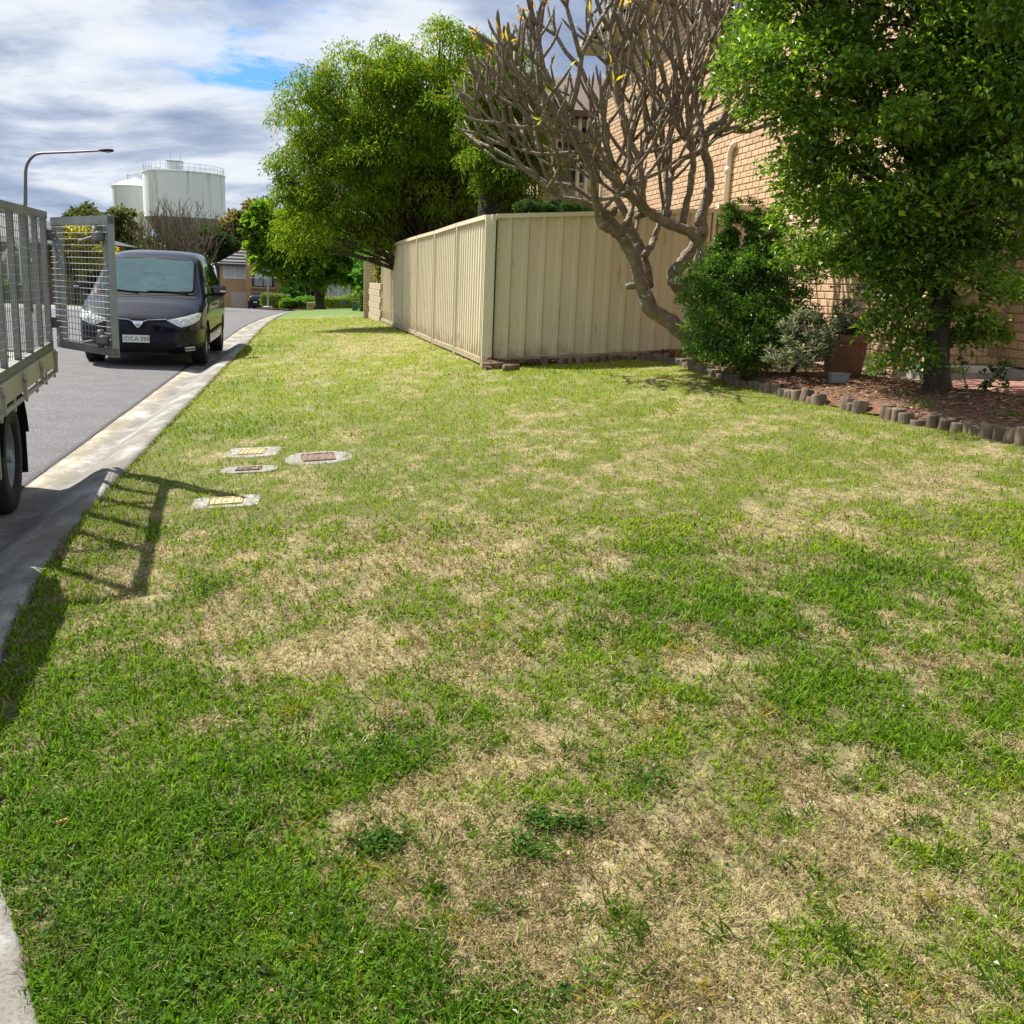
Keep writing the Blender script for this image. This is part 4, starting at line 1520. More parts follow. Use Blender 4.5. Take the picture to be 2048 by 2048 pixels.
leafmesh('leaves', q - dd * .02, dd + g.normal(size=(n, 3)) * .55, g.normal(size=(n, 3)) + np.array([0, -.5, .5]), .08 + .10 * g.random(n), .022 + .016 * g.random(n), palette(g, n, [(.42, .34, .03), (.34, .36, .04), (.50, .28, .03), (.20, .30, .04)]), M_leaf, fr, fold=.15, bend=.25)

# ---------------------------------------------------------------- big leafy tree by the path
tb = G(1873, 799)
rt = empty('leafy_tree', tb, 0, 'large glossy green tree with dark trunk in front of the brick house', 'tree')
lobes = blobs([(1580, 60, 105, 110, 8.6, .7), (1700, -20, 160, 140, 8.4, 1.0), (1880, 20, 200, 170, 8.0, 1.0), (2050, 60, 180, 220, 7.6, 1.0), (1800, 170, 170, 120, 8.0, .8), (1560, 190, 85, 75, 8.6, .45), (1640, 250, 110, 80, 8.5, .6),
               (1960, 260, 150, 140, 7.9, .8), (1720, 300, 110, 80, 8.5, .6), (1840, 340, 140, 110, 8.3, .7), (2010, 390, 110, 90, 8.2, .6), (1690, 400, 85, 70, 8.9, .5), (1830, 455, 135, 85, 8.8, .6), (1935, 500, 85, 75, 8.9, .5), (1680, 470, 70, 75, 9.3, .45),
               (1800, 565, 100, 72, 9.0, .5), (1890, 590, 100, 70, 9.0, .5), (1965, 585, 45, 50, 9.2, .35), (1715, 555, 55, 52, 9.2, .35), (1850, 650, 95, 42, 9.0, .4), (1945, 655, 50, 34, 9.1, .3), (1800, 722, 40, 44, 8.95, .22), (1530, 340, 45, 35, 8.9, .25), (1850, -250, 420, 180, 8.2, 1.6),
               (2060, 360, 70, 80, 8.0, .5), (1870, 530, 110, 70, 8.7, .5), (1640, 440, 55, 60, 9.2, .35), (1740, 470, 80, 70, 8.9, .4), (2060, 300, 80, 140, 7.6, .6), (1625, 520, 40, 60, 9.9, .3)])
GREENS = [(.10, .195, .018), (.125, .235, .02), (.08, .16, .018), (.105, .21, .02), (.095, .19, .02), (.28, .38, .035)]
_, C1 = foliage('crown', rt, lobes, 360, 275, .25, .052, .028, GREENS, M_leaf_gloss, 5, droop=.15, inner=.5, outward=.7, under=.08)
trunk = MB()
top = at(1890, 430, 9.2)
trunk.tube(catmull([tb + (0, 0, -.1), tb + (0, 0, .05), at(1873, 745, tb[1]), at(1875, 690, tb[1] + .02), at(1878, 620, tb[1] + .05), at(1884, 540, 9.2), top], 4), np.interp(np.arange(25), [0, 3, 9, 24], [.19, .135, .108, .08]), 16)
for (x, y, Y) in ((1700, 330, 8.9), (1850, 250, 8.6), (1960, 330, 8.5), (1760, 120, 8.6), (1640, 200, 8.8), (1900, 60, 8.4), (2050, 150, 8.2)):
    e_ = at(x, y, Y)
    trunk.tube(catmull([at(1882, 560, 9.2), (at(1882, 560, 9.2) + e_) / 2 + (0, 0, .15), e_], 5), np.linspace(.06, .018, 11), 8)
trunk.build('trunk', M_bark, rt, world=True)
M_cut = mat('cut_wood', (.52, .38, .20), (.40, .27, .13), rough=.8, scale=20)
for (x, y, Y, dx, r) in ((1912, 548, 8.75, -.03, .055), (1937, 600, 8.8, .06, .05)):
    a = at(x, y, Y)
    MB().tube([a + (-dx, .12, -.03), a + (0, 0, 0), a + (dx * .6, -.03, .05)], [r, r, r * .9], 12).build('pruned_limb', M_cut, rt, world=True)
g = np.random.default_rng(6)
tips2 = C1
limbs(rt, 'branches', at(1882, 560, 9.2), tips2, .10, M_bark, g, mains=9)

# ---------------------------------------------------------------- upright shrub beside it
sb = G(1490, 762)
sb[1] += .25
sh = empty('upright_shrub', sb, 0, 'dense dark green shrub with upright spires at the foot of the bare tree', 'shrub')
spires = blobs([(1452, 490, 15, 90, 11.2, .14), (1470, 455, 10, 60, 11.2, .1), (1512, 490, 18, 95, 11.1, .16), (1500, 450, 9, 50, 11.1, .08), (1548, 500, 18, 80, 11.0, .14), (1430, 540, 14, 50, 11.2, .1)])
foliage('spires', sh, spires, 330, 60, .05, .026, .015, [(.07, .16, .02), (.09, .19, .022), (.055, .13, .018), (.13, .24, .025)], M_leaf_gloss, 19, droop=-.3, inner=.1, outward=.6)
lobes = blobs([(1475, 540, 42, 48, 11.1, .22), (1530, 530, 36, 45, 11.0, .2), (1400, 590, 34, 45, 11.2, .25), (1440, 570, 48, 60, 11.1, .3), (1512, 580, 62, 75, 10.9, .35), (1590, 560, 45, 90, 10.8, .3), (1440, 660, 70, 70, 10.8, .4), (1530, 670, 72, 70, 10.6, .4), (1405, 690, 38, 42, 10.8, .25), (1480, 715, 75, 40, 10.5, .35), (1600, 650, 35, 50, 10.7, .25)])
_, C2 = foliage('leaves', sh, lobes, 420, 95, .12, .030, .017, [(.07, .16, .02), (.09, .19, .022), (.055, .13, .018), (.13, .24, .025)], M_leaf_gloss, 9, droop=-.25, inner=.3, outward=.5, zmin=.45)
limbs(sh, 'stems', sb + (0, 0, -.05), C2[::3], .05, M_bark, np.random.default_rng(2), mains=10, up=1.0)

# ---------------------------------------------------------------- silver plant, pot, tub, small plants
M_terra = mat('terracotta', (.30, .155, .10), (.22, .11, .07), rough=.85, scale=6, bump=.2)
M_soil = mat('potting_soil', (.05, .035, .025), rough=.95, scale=30)
pb = G(1683, 770)
pb[2] = float(zbed(pb[0], pb[1]))
pot = empty('terracotta_pot', pb, 0, 'large terracotta pot standing on the mulch beside the tree trunk', 'plant pot')
MB().lathe([(.0, 0), (.165, 0), (.172, .01), (.205, .30), (.208, .33), (.228, .335), (.232, .345), (.234, .40), (.226, .41), (.212, .405), (.205, .36), (.0, .36)], 32, cap=False).build('body', M_terra, pot)
MB().lathe([(0, .355), (.10, .362), (.206, .358)], 24, cap=False).build('soil', M_soil, pot)


def rosettes(name, parent, centers, n, L, W, cols, m, seed, spread=1.0):
    g = np.random.default_rng(seed)
    k = len(centers)
    q = np.repeat(np.array(centers), n, 0) + g.normal(0, .012, (k * n, 3))
    az = g.random(k * n) * 6.283
    el = g.random(k * n) * 1.25
    ax = np.stack([np.cos(az) * np.cos(el), np.sin(az) * np.cos(el), np.sin(el)], 1)
    nr = np.stack([-np.cos(az) * np.sin(el), -np.sin(az) * np.sin(el), np.cos(el)], 1)
    s = .7 + .6 * g.random(k * n)
    leafmesh(name, q, ax, nr, L * s, W * s, palette(g, k * n, cols), m, parent, fold=.2, bend=.12)


SILV = [(.19, .22, .17), (.26, .29, .22), (.14, .17, .12), (.32, .34, .26)]
sv = empty('silver_shrub', G(1582, 765), 0, 'low grey green shrub with silvery leaf rosettes left of the pot', 'shrub')
g = np.random.default_rng(14)
L1 = blobs([(1600, 660, 40, 40, 9.9, .2), (1570, 715, 40, 35, 9.7, .2), (1610, 715, 32, 30, 9.7, .2), (1640, 690, 25, 30, 9.8, .15)])
cs, _ = sample_lobes(L1, 70, g, .3)
rosettes('leaves', sv, cs, 22, .085, .020, SILV, M_leaf_matt, 3)
limbs(sv, 'stems', G(1582, 765) + (0, 0, .02), cs, .03, M_bark_grey, g, mains=6, up=1)
pp = empty('potted_plant', pb + (0, 0, .36), 0, 'grey green leafy plant growing in the terracotta pot', 'plant')
cs, _ = sample_lobes(blobs([(1690, 640, 42, 40, pb[1], .2), (1660, 655, 25, 28, pb[1] - .1, .15), (1715, 662, 25, 25, pb[1], .15)]), 60, g, .3)
rosettes('leaves', pp, cs, 20, .075, .020, SILV + [(.09, .13, .06)], M_leaf_matt, 4)
limbs(pp, 'stems', pb + (0, 0, .36), cs, .025, M_bark_grey, g, mains=5, up=1)
cb = G(1652, 782)
cb[2] = float(zbed(cb[0], cb[1]))
ct = empty('silver_seedling', cb, 0, 'small single stemmed silvery plant in front of the terracotta pot', 'plant')
hd = at(1651, 712, cb[1])
MB().tube(catmull([cb + (.02, 0, -.02), (cb + hd) / 2 + (-.012, 0, 0), hd], 5), np.linspace(.011, .007, 11), 8).build('stem', M_bark_grey, ct, world=True)
rosettes('leaves', ct, [hd + g.normal(0, .05, 3) for _ in range(14)], 14, .06, .016, SILV, M_leaf_matt, 5)
tbp = G(1674, 785)
tbp[2] = float(zbed(tbp[0], tbp[1])) + .005
tub = empty('plastic_tub', tbp, R(4), 'small clear plastic tub on the mulch in front of the pot', 'tub')
m, nt, N, Lk, p = newmat('milky_plastic')
p.inputs['Base Color'].default_value = (.62, .66, .68, 1); p.inputs['Roughness'].default_value = .25; p.inputs['Transmission Weight'].default_value = .45; p.inputs['IOR'].default_value = 1.2
mb = MB()
w0, w1, d0, d1, h = .072, .085, .05, .06, .095
o_v = [(-w0, -d0, 0), (w0, -d0, 0), (w0, d0, 0), (-w0, d0, 0), (-w1, -d1, h), (w1, -d1, h), (w1, d1, h), (-w1, d1, h)]
i_v = [(-w0 + .004, -d0 + .004, .004), (w0 - .004, -d0 + .004, .004), (w0 - .004, d0 - .004, .004), (-w0 + .004, d0 - .004, .004), (-w1 + .004, -d1 + .004, h), (w1 - .004, -d1 + .004, h), (w1 - .004, d1 - .004, h), (-w1 + .004, d1 - .004, h)]
mb.add(o_v + i_v, [(0, 3, 2, 1), (0, 1, 5, 4), (1, 2, 6, 5), (2, 3, 7, 6), (3, 0, 4, 7), (8, 9, 10, 11), (8, 12, 13, 9), (9, 13, 14, 10), (10, 14, 15, 11), (11, 15, 12, 8), (4, 5, 13, 12), (5, 6, 14, 13), (6, 7, 15, 14), (7, 4, 12, 15)])
mb.build('body', m, tub)
MB().add([(-w1 - .006, -d1 - .006, h - .012), (w1 + .006, -d1 - .006, h - .012), (w1 + .006, d1 + .006, h - .012), (-w1 - .006, d1 + .006, h - .012), (-w1 - .006, -d1 - .006, h - .003), (w1 + .006, -d1 - .006, h - .003), (w1 + .006, d1 + .006, h - .003), (-w1 - .006, d1 + .006, h - .003), (-w1 + .001, -d1 + .001, h - .012), (w1 - .001, -d1 + .001, h - .012), (w1 - .001, d1 - .001, h - .012), (-w1 + .001, d1 - .001, h - .012), (-w1 + .001, -d1 + .001, h - .003), (w1 - .001, -d1 + .001, h - .003), (w1 - .001, d1 - .001, h - .003), (-w1 + .001, d1 - .001, h - .003)],
         [(0, 1, 5, 4), (1, 2, 6, 5), (2, 3, 7, 6), (3, 0, 4, 7), (4, 5, 13, 12), (5, 6, 14, 13), (6, 7, 15, 14), (7, 4, 12, 15), (0, 8, 9, 1), (1, 9, 10, 2), (2, 10, 11, 3), (3, 11, 8, 0)]).build('rim', m, tub)
# rose at the right edge
rb = G(1943, 808)
rose = empty('rose_bush', rb, 0, 'thin spindly rose with few leaves right of the tree trunk', 'plant')
mb = MB()
RT = [[(1943, 808), (1932, 770), (1922, 720), (1918, 668)], [(1943, 808), (1968, 775), (1990, 750), (2006, 735)], [(1945, 806), (1965, 790), (1990, 778), (2015, 775)], [(1943, 808), (1955, 780), (1975, 755)]]
cs = []
for path_px in RT:
    pts = [at(x, y, rb[1]) for x, y in path_px]
    mb.tube(catmull(pts, 4), .006, 6)
    cs += [pts[-1], pts[-2], (pts[-1] + pts[-2]) / 2]
mb.build('stems', mat('green_stem', (.12, .15, .05), rough=.6), rose, world=True)
rosettes('leaves', rose, [c + g.normal(0, .035, 3) for c in cs for _ in range(3)], 6, .045, .028, [(.05, .11, .025), (.07, .14, .03)], M_leaf, 6)
# grass tufts and seedlings inside the bed
wd = []
for (x, y, nn, h) in ((1838, 838, 30, .08), (1760, 770, 60, .06), (1720, 775, 40, .06), (1905, 768, 30, .14), (1850, 790, 30, .08), (2030, 862, 20, .05)):
    wd.append((G(x, y), nn, h))
q, ax, nr, Ls = [], [], [], []
for p_, nn, h in wd:
    az = g.random(nn) * 6.283
    q.append(np.stack([p_[0] + .07 * g.normal(size=nn), p_[1] + .04 * g.normal(size=nn), np.full(nn, float(zbed(p_[0], p_[1])))], 1))
    ax.append(np.stack([np.cos(az) * .6, np.sin(az) * .6, .5 + g.random(nn)], 1)); nr.append(np.stack([-np.cos(az), -np.sin(az), np.full(nn, .6)], 1)); Ls.append(h * (.6 + .8 * g.random(nn)))
q = np.concatenate(q)
tag(leafmesh('bed_weeds', q, np.concatenate(ax), np.concatenate(nr), np.concatenate(Ls), .007, palette(g, len(q), [(.10, .20, .03), (.14, .25, .03)]), M_blade, None), 'bright green grass weeds sprouting in the mulch', 'weeds', kind='stuff')
for (x, y, n_, s, lab) in ((1165, 702, 12, .09, 'small dark green weed against the fence, larger of the two'), (1195, 700, 6, .06, 'small dark green weed against the fence, smaller of the two')):
    p_ = G(x, y)
    p_[2] = float(zbed(p_[0], p_[1]))
    fw = empty('fence_weed', p_, 0, lab, 'weed', 'weeds against the fence')
    mb = MB()
    c_ = [p_ + (g.normal(0, s * .7), g.normal(0, s * .4), s * (.2 + g.random())) for _ in range(n_)]
    for c in c_:
        mb.tube([p_, (p_ + c) / 2 + (0, 0, .01), c], .003, 5)
    mb.build('stems', M_bark, fw, world=True)
    rosettes('leaves', fw, c_, 12, .045, .02, [(.03, .08, .02), (.04, .10, .02)], M_leaf, 7)

# ---------------------------------------------------------------- fine leaved dome tree behind the street fence
OL = [(.125, .225, .018), (.15, .25, .02), (.095, .185, .016), (.11, .21, .016), (.20, .27, .02), (.08, .16, .016), (.24, .22, .022)]
dt_b = np.array([-2.2, 25.2, float(zlawn(-2.2, 25.2))])
dome = empty('dome_tree', dt_b, 0, 'big rounded olive green tree with many fanned stems behind the street fence', 'tree')
lobes = blobs([(870, 160, 110, 80, 25.2, 1.3), (755, 200, 105, 75, 25.0, 1.3), (960, 200, 90, 110, 25.3, 1.2), (680, 260, 95, 90, 24.8, 1.2), (840, 260, 130, 100, 24.4, 1.2), (630, 340, 62, 75, 25.0, 1.0), (700, 380, 105, 85, 24.4, 1.1), (610, 430, 42, 55, 25.0, .8), (650, 460, 75, 60, 24.6, 1.0), (720, 450, 60, 60, 24.2, .8), (860, 380, 120, 70, 24.2, 1.0), (990, 330, 75, 90, 25.0, 1.0), (780, 330, 120, 80, 24.2, 1.1), (960, 420, 50, 40, 24.4, .6), (690, 320, 85, 75, 25.2, 1.0), (640, 270, 50, 50, 25.4, .8), (800, 240, 120, 90, 25.6, 1.0), (900, 300, 110, 90, 25.6, 1.0)])
_, C3 = foliage('crown', dome, lobes, 430, 300, .44, .105, .024, OL, M_leaf, 31, droop=.7, inner=.60, outward=.5, flat=.8)
wood = MB()
g = np.random.default_rng(33)
stem_base = [(-2.15, 25.2), (-1.95, 25.0), (-2.4, 25.4), (-1.75, 25.3), (-2.6, 24.9)]
tips = C3[g.choice(len(C3), 330, replace=False)]
zb0 = float(zlawn(-2.2, 25.2))
for t in tips:
    bx, by = stem_base[g.integers(0, 5)]
    a = np.array([bx, by, zb0 + .9 + .5 * g.random()])
    v = t - a
    c1 = a + np.array([v[0] * .30, v[1] * .30, v[2] * .42]); c2 = a + np.array([v[0] * .68, v[1] * .68, v[2] * .78])
    pts = catmull([a, c1, c2, t], 3)
    wood.tube(pts, np.linspace(.045, .010, len(pts)), 5, cap=False)
for bx, by in stem_base:
    wood.tube([(bx + .05, by, zb0 - .1), (bx, by, zb0 + .6), (bx - .03, by, zb0 + 1.4)], [.16, .13, .10], 10)
wood.build('stems', M_bark, dome, world=True, fix=False)

# darker companion with an ivy-dark trunk, nearer the house
db = np.array([-.35, 21.5, float(zlawn(-.35, 21.5))])
dk = empty('shaded_tree', db, 0, 'dark trunked tree hanging over the return fence left of the bare tree', 'tree')
lobes = blobs([(1000, 180, 60, 80, 21.6, .8), (1020, 260, 70, 80, 21.4, .8), (1000, 330, 75, 60, 21.2, .8), (1060, 320, 45, 50, 21.2, .6), (960, 360, 60, 40, 21.0, .6), (1030, 390, 40, 25, 21.0, .4), (950, 405, 40, 24, 20.8, .4)])
_, C4 = foliage('crown', dk, lobes, 70, 260, .36, .11, .026, [(.09, .15, .018), (.12, .18, .02), (.07, .12, .02)], M_leaf, 36, droop=.7, inner=.4, outward=.4)
mb = MB()
mb.tube(catmull([db + (0, 0, -.1), at(1000, 430, 21.5), at(1003, 380, 21.5), at(1015, 330, 21.5), at(1020, 270, 21.5)], 4), np.interp(np.arange(17), [0, 8, 16], [.5, .42, .2]), 14)
mb.build('trunk', mat('ivy_bark', (.035, .025, .018), (.018, .013, .010), rough=.95, scale=12, bump=1, bscale=22), dk, world=True)
limbs(dk, 'branches', at(1012, 350, 21.5), C4[::3], .12, M_bark, np.random.default_rng(3), mains=7)

# clipped hedge seen over the return fence
hb = at(1130, 440, 17.5)
hg = empty('clipped_hedge', (hb[0], hb[1], float(zlawn(hb[0], hb[1]))), 0, 'dark hedge just showing over the return fence top', 'hedge')
foliage('leaves', hg, blobs([(1070, 418, 35, 14, 17.3, .4), (1120, 420, 45, 18, 17.5, .4), (1170, 425, 40, 18, 17.7, .4)]), 220, 60, .06, .035, .02, [(.025, .055, .02), (.035, .075, .025)], M_leaf, 12, inner=.2)
mb = MB()
for i in range(3):
    p_ = at(1070 + 50 * i, 430, 17.3 + .2 * i)
    mb.tube([(p_[0], p_[1], float(zlawn(p_[0], p_[1]))), p_ + (.02, 0, .15)], [.04, .02], 8)
mb.build('stems', M_bark, hg, world=True)
# ================================================================ parked van
M_paint = mat('midnight_paint', (.005, .008, .019), (.004, .006, .014), rough=.5, coat=.58, metal=.0, spec=.05, scale=3)
M_trim = mat('black_plastic', (.012, .012, .013), rough=.75, spec=.15, scale=20)
M_lip = mat('grey_lip', (.10, .10, .11), rough=.4)
M_void = mat('black_void', (.004, .004, .004), rough=.9)
M_rubber = mat('tyre_rubber', (.022, .021, .020), (.014, .014, .013), rough=.85, scale=30)
M_rim = mat('alloy', (.42, .42, .43), (.34, .34, .35), rough=.35, metal=.9, scale=6)
M_chrome = mat('chrome', (.75, .75, .77), rough=.12, metal=1.0)
M_lamp = mat('headlamp', (.72, .73, .70), (.50, .52, .50), rough=.12, coat=.6, scale=9)
M_reflector = mat('lamp_bowl', (.82, .83, .84), rough=.15, metal=.7)
M_vglass = glassmat('windscreen', (.93, 1.0, .985), clear=.985, ior=1.5)
M_sglass = glassmat('tinted_glass', (.30, .34, .36), clear=.15)
M_plate = mat('plate_white', (.78, .78, .74), rough=.5, scale=10)
M_ink = mat('plate_ink', (.02, .02, .022), rough=.6)
m, nt, N, Lk, p = newmat('sunshade_sky_tone')
p.inputs['Base Color'].default_value = (.66, .84, .79, 1); p.inputs['Roughness'].default_value = .4; p.inputs['Metallic'].default_value = .0  # pale teal base colour also carries the sky reflection of the windscreen
tcn = N.new('ShaderNodeTexCoord'); mp = N.new('ShaderNodeMapping'); mp.inputs['Scale'].default_value = (1, 1, 2.2); Lk.new(tcn.outputs['Object'], mp.inputs[0])
nz = N.new('ShaderNodeTexNoise'); nz.inputs['Scale'].default_value = 3.2; nz.inputs['Detail'].default_value = 4; nz.inputs['Distortion'].default_value = 1.6; Lk.new(mp.outputs[0], nz.inputs['Vector'])
bp = N.new('ShaderNodeBump'); bp.inputs['Strength'].default_value = 1.0; bp.inputs['Distance'].default_value = .11; Lk.new(nz.outputs['Fac'], bp.inputs['Height']); Lk.new(bp.outputs[0], p.inputs['Normal'])
M_shade = m


def loft_body(name, st, parent, arches, levels=2):
    """closed body shell from stations (y, z_bottom, w_sill, w_mid, (w_belt, z_belt), (w_edge, z_edge), z_top)"""
    rings = []
    for y, zb, ws, wm, (wb, zbe), (we, ze), zt in st:
        half = [(0, zb), (ws * .6, zb), (ws, zb + .03), (wm, zb + .22 * (zbe - zb) + .03), (wm + .004, zb + .62 * (zbe - zb)), (wb, zbe), ((wb * .45 + we * .55), zbe + .55 * (ze - zbe)), (we, ze), (we * .78, ze + .68 * (zt - ze)), (we * .4, ze + .94 * (zt - ze)), (0, zt)]
        ring = [(x, y, z) for x, z in half] + [(-x, y, z) for x, z in half[-2:0:-1]]
        rings.append(ring)
    n = len(rings[0])
    vs = [p for r in rings for p in r]
    fs = [(i * n + k, i * n + (k + 1) % n, (i + 1) * n + (k + 1) % n, (i + 1) * n + k) for i in range(len(rings) - 1) for k in range(n)]

    def cap(b):
        q = []
        h = n // 2
        for k in range(h):
            a0, a1 = b + k, b + k + 1
            m0, m1 = b + (n - k) % n, b + (n - k - 1) % n
            f = [a0, a1, m1, m0]
            f = [v for i, v in enumerate(f) if v not in f[:i]]
            if len(f) > 2:
                q.append(tuple(f))
        return q
    fs += cap(0) + cap((len(rings) - 1) * n)
    mb = MB()
    mb.add(vs, fs, True)
    o = mb.build(name, None, None)
    md = o.modifiers.new('s', 'SUBSURF'); md.levels = levels; md.render_levels = levels
    cut = None
    if arches:
        cb = MB()
        for (yy, zz, r, xo) in arches:
            for s in (-1, 1):
                cb.lathe([(r, -.17), (r, .17)], 40, (s * xo, yy, zz), ((0, 1, 0), (0, 0, 1), (1, 0, 0)))
        cut = cb.build('cutter', None)
        bo = o.modifiers.new('b', 'BOOLEAN'); bo.operation = 'DIFFERENCE'; bo.solver = 'EXACT'; bo.object = cut
    dg = bpy.context.evaluated_depsgraph_get()
    me = bpy.data.meshes.new_from_object(o.evaluated_get(dg))
    bpy.data.objects.remove(o)
    if cut:
        bpy.data.objects.remove(cut)
    me.name = name
    me.materials.clear()
    me.polygons.foreach_set('use_smooth', [True] * len(me.polygons))
    body = addobj(name, me, M_paint, parent)
    try:
        me.set_sharp_from_angle(angle=R(40))
    except Exception:
        pass
    bvh = BVHTree.FromPolygons([v.co.copy() for v in me.vertices], [tuple(p_.vertices) for p_ in me.polygons])
    return body, bvh


def patch(bvh, poly, axis, m, name, parent, off=.004, cell=.05, sign=1, sub=None):
    """surface piece following the body: outline in front (x, z) or side (y, z) view, cast onto the shell"""
    bm = bmesh.new()
    vs = [bm.verts.new((a, b, 0)) for a, b in poly]
    bm.faces.new(vs)
    bmesh.ops.triangulate(bm, faces=bm.faces[:])
    for _ in range(6):
        lng = [e for e in bm.edges if e.calc_length() > cell]
        if not lng:
            break
        bmesh.ops.subdivide_edges(bm, edges=lng, cuts=1)
        bmesh.ops.triangulate(bm, faces=bm.faces[:])
    last = None
    for v in bm.verts:
        a, b = v.co.x, v.co.y
        if axis == 'front':
            o, d = Vector((a, -3, b)), Vector((0, 1, 0))
        elif axis == 'rear':
            o, d = Vector((a, 9, b)), Vector((0, -1, 0))
        else:
            o, d = Vector((sign * 3, a, b)), Vector((-sign, 0, 0))
        h = bvh.ray_cast(o, d)
        if h[0] is None:
            h = bvh.find_nearest(Vector((a, .3, b)) if axis == 'front' else (Vector((a, 4.6, b)) if axis == 'rear' else Vector((sign * .9, a, b))))
        q = h[0] + (h[1] if h[1].dot(d) < 0 else -h[1]) * off
        v.co = q
    me = bpy.data.meshes.new(name)
    bm.normal_update()
    dd = {'front': Vector((0, 1, 0)), 'rear': Vector((0, -1, 0))}.get(axis, Vector((-sign, 0, 0)))
    fl = [f for f in bm.faces if f.normal.dot(dd) > 0]
    bmesh.ops.reverse_faces(bm, faces=fl)
    bm.to_mesh(me); bm.free()
    me.polygons.foreach_set('use_smooth', [True] * len(me.polygons))
    return addobj(name, me, m, parent)


def mirror(poly):
    return [(-a, b) for a, b in poly][::-1]


def wheel(parent, x, y, r, w, side, spokes=7, rim_m=None):
    """tyre and rim as one wheel, axle along x"""
    ax = ((0, 1, 0), (0, 0, 1), (side, 0, 0))
    t = MB().lathe([(r * .62, -w / 2), (r * .93, -w / 2), (r, -w * .36), (r, w * .36), (r * .93, w / 2), (r * .66, w / 2 + .004), (r * .62, w * .30)], 40, (x, y, r), ax, cap=False).build('wheel', M_rubber, parent)
    mb = MB().lathe([(r * .64, w * .42), (r * .60, w * .40), (r * .58, w * .12), (0.0001, w * .10)], 40, (x, y, r), ax, cap=False)
    for k in range(spokes):
        a = 2 * math.pi * k / spokes
        c = np.array([x + side * w * .30, y + math.cos(a) * r * .33, r + math.sin(a) * r * .33])
        mb.box(c, (r * .56, r * .13, .03), ((0, math.cos(a), math.sin(a)), (0, -math.sin(a), math.cos(a)), (1, 0, 0)))
    mb.lathe([(r * .15, w * .22), (r * .14, w * .44), (.0001, w * .45)], 16, (x, y, r), ax, cap=False)
    mb.build('rim', rim_m or M_rim, t)
    return t


def text_mesh(name, s, size, m, parent, loc, rot, ext=.001, sx=1.0):
    cu_ = bpy.data.curves.new(name, 'FONT')
    cu_.body = s; cu_.size = size; cu_.align_x = 'CENTER'; cu_.align_y = 'CENTER'; cu_.extrude = ext; cu_.space_character = 1.08
    o = bpy.data.objects.new(name, cu_)
    COL.objects.link(o)
    dg = bpy.context.evaluated_depsgraph_get()
    me = bpy.data.meshes.new_from_object(o.evaluated_get(dg))
    bpy.data.objects.remove(o)
    q = addobj(name, me, m, parent)
    me.materials.clear(); me.materials.append(m)
    q.location = loc; q.rotation_euler = rot; q.scale = (sx, 1, 1)
    return q


VAN_RZ = R(11.5)
van = empty('parked_van', (-5.56, 15.12, .012), VAN_RZ, 'glossy black people mover van parked at the kerb facing the camera', 'van')
ST = [(0.00, .30, .40, .50, (.52, .58), (.44, .625), .645), (0.025, .245, .56, .66, (.67, .62), (.56, .685), .705), (.09, .205, .69, .77, (.775, .665), (.66, .745), .765), (.20, .195, .77, .835, (.835, .72), (.73, .805), .83), (.40, .19, .82, .872, (.868, .795), (.775, .875), .91),
      (.64, .19, .85, .89, (.885, .87), (.80, .94), .985), (.84, .19, .86, .896, (.89, .925), (.815, .995), 1.04), (1.02, .19, .865, .90, (.893, .955), (.80, 1.10), 1.155), (1.32, .19, .87, .90, (.895, .975), (.765, 1.29), 1.35), (1.62, .19, .87, .90, (.895, .99), (.735, 1.465), 1.53), (1.86, .19, .87, .90, (.895, 1.0), (.715, 1.585), 1.65),
      (2.2, .19, .87, .90, (.895, 1.01), (.70, 1.66), 1.72), (2.9, .19, .87, .90, (.895, 1.03), (.69, 1.70), 1.76), (3.6, .19, .87, .90, (.892, 1.04), (.68, 1.69), 1.755), (4.15, .20, .86, .895, (.888, 1.05), (.665, 1.645), 1.72), (4.5, .23, .84, .885, (.875, 1.06), (.64, 1.56), 1.645), (4.66, .27, .80, .87, (.86, 1.05), (.62, 1.42), 1.52), (4.75, .32, .76, .845, (.84, 1.0), (.62, 1.2), 1.26), (4.79, .38, .70, .80, (.80, .92), (.66, 1.0), 1.03)]
body, bv = loft_body('body', ST, van, [(.93, .315, .375, .86), (3.86, .315, .375, .86)])
# glazing
patch(bv, [(-.70, 1.055), (-.35, 1.035), (0, 1.03), (.35, 1.035), (.70, 1.055), (.735, 1.10), (.665, 1.565), (.62, 1.60), (.3, 1.625), (0, 1.63), (-.3, 1.625), (-.62, 1.60), (-.665, 1.565), (-.735, 1.10)], 'front', M_trim, 'windscreen_surround', van, .009, cell=.035)
ws = patch(bv, [(-.68, 1.09), (-.35, 1.07), (0, 1.065), (.35, 1.07), (.68, 1.09), (.70, 1.13), (.645, 1.545), (.60, 1.575), (.3, 1.598), (0, 1.603), (-.3, 1.598), (-.60, 1.575), (-.645, 1.545), (-.70, 1.13)], 'front', M_vglass, 'windscreen', van, .020, cell=.035)
patch(bv, [(-.66, 1.10), (0, 1.075), (.66, 1.10), (.675, 1.14), (.63, 1.53), (.59, 1.562), (0, 1.588), (-.59, 1.562), (-.63, 1.53), (-.675, 1.14)], 'front', M_shade, 'sunshade', van, .014, cell=.035)
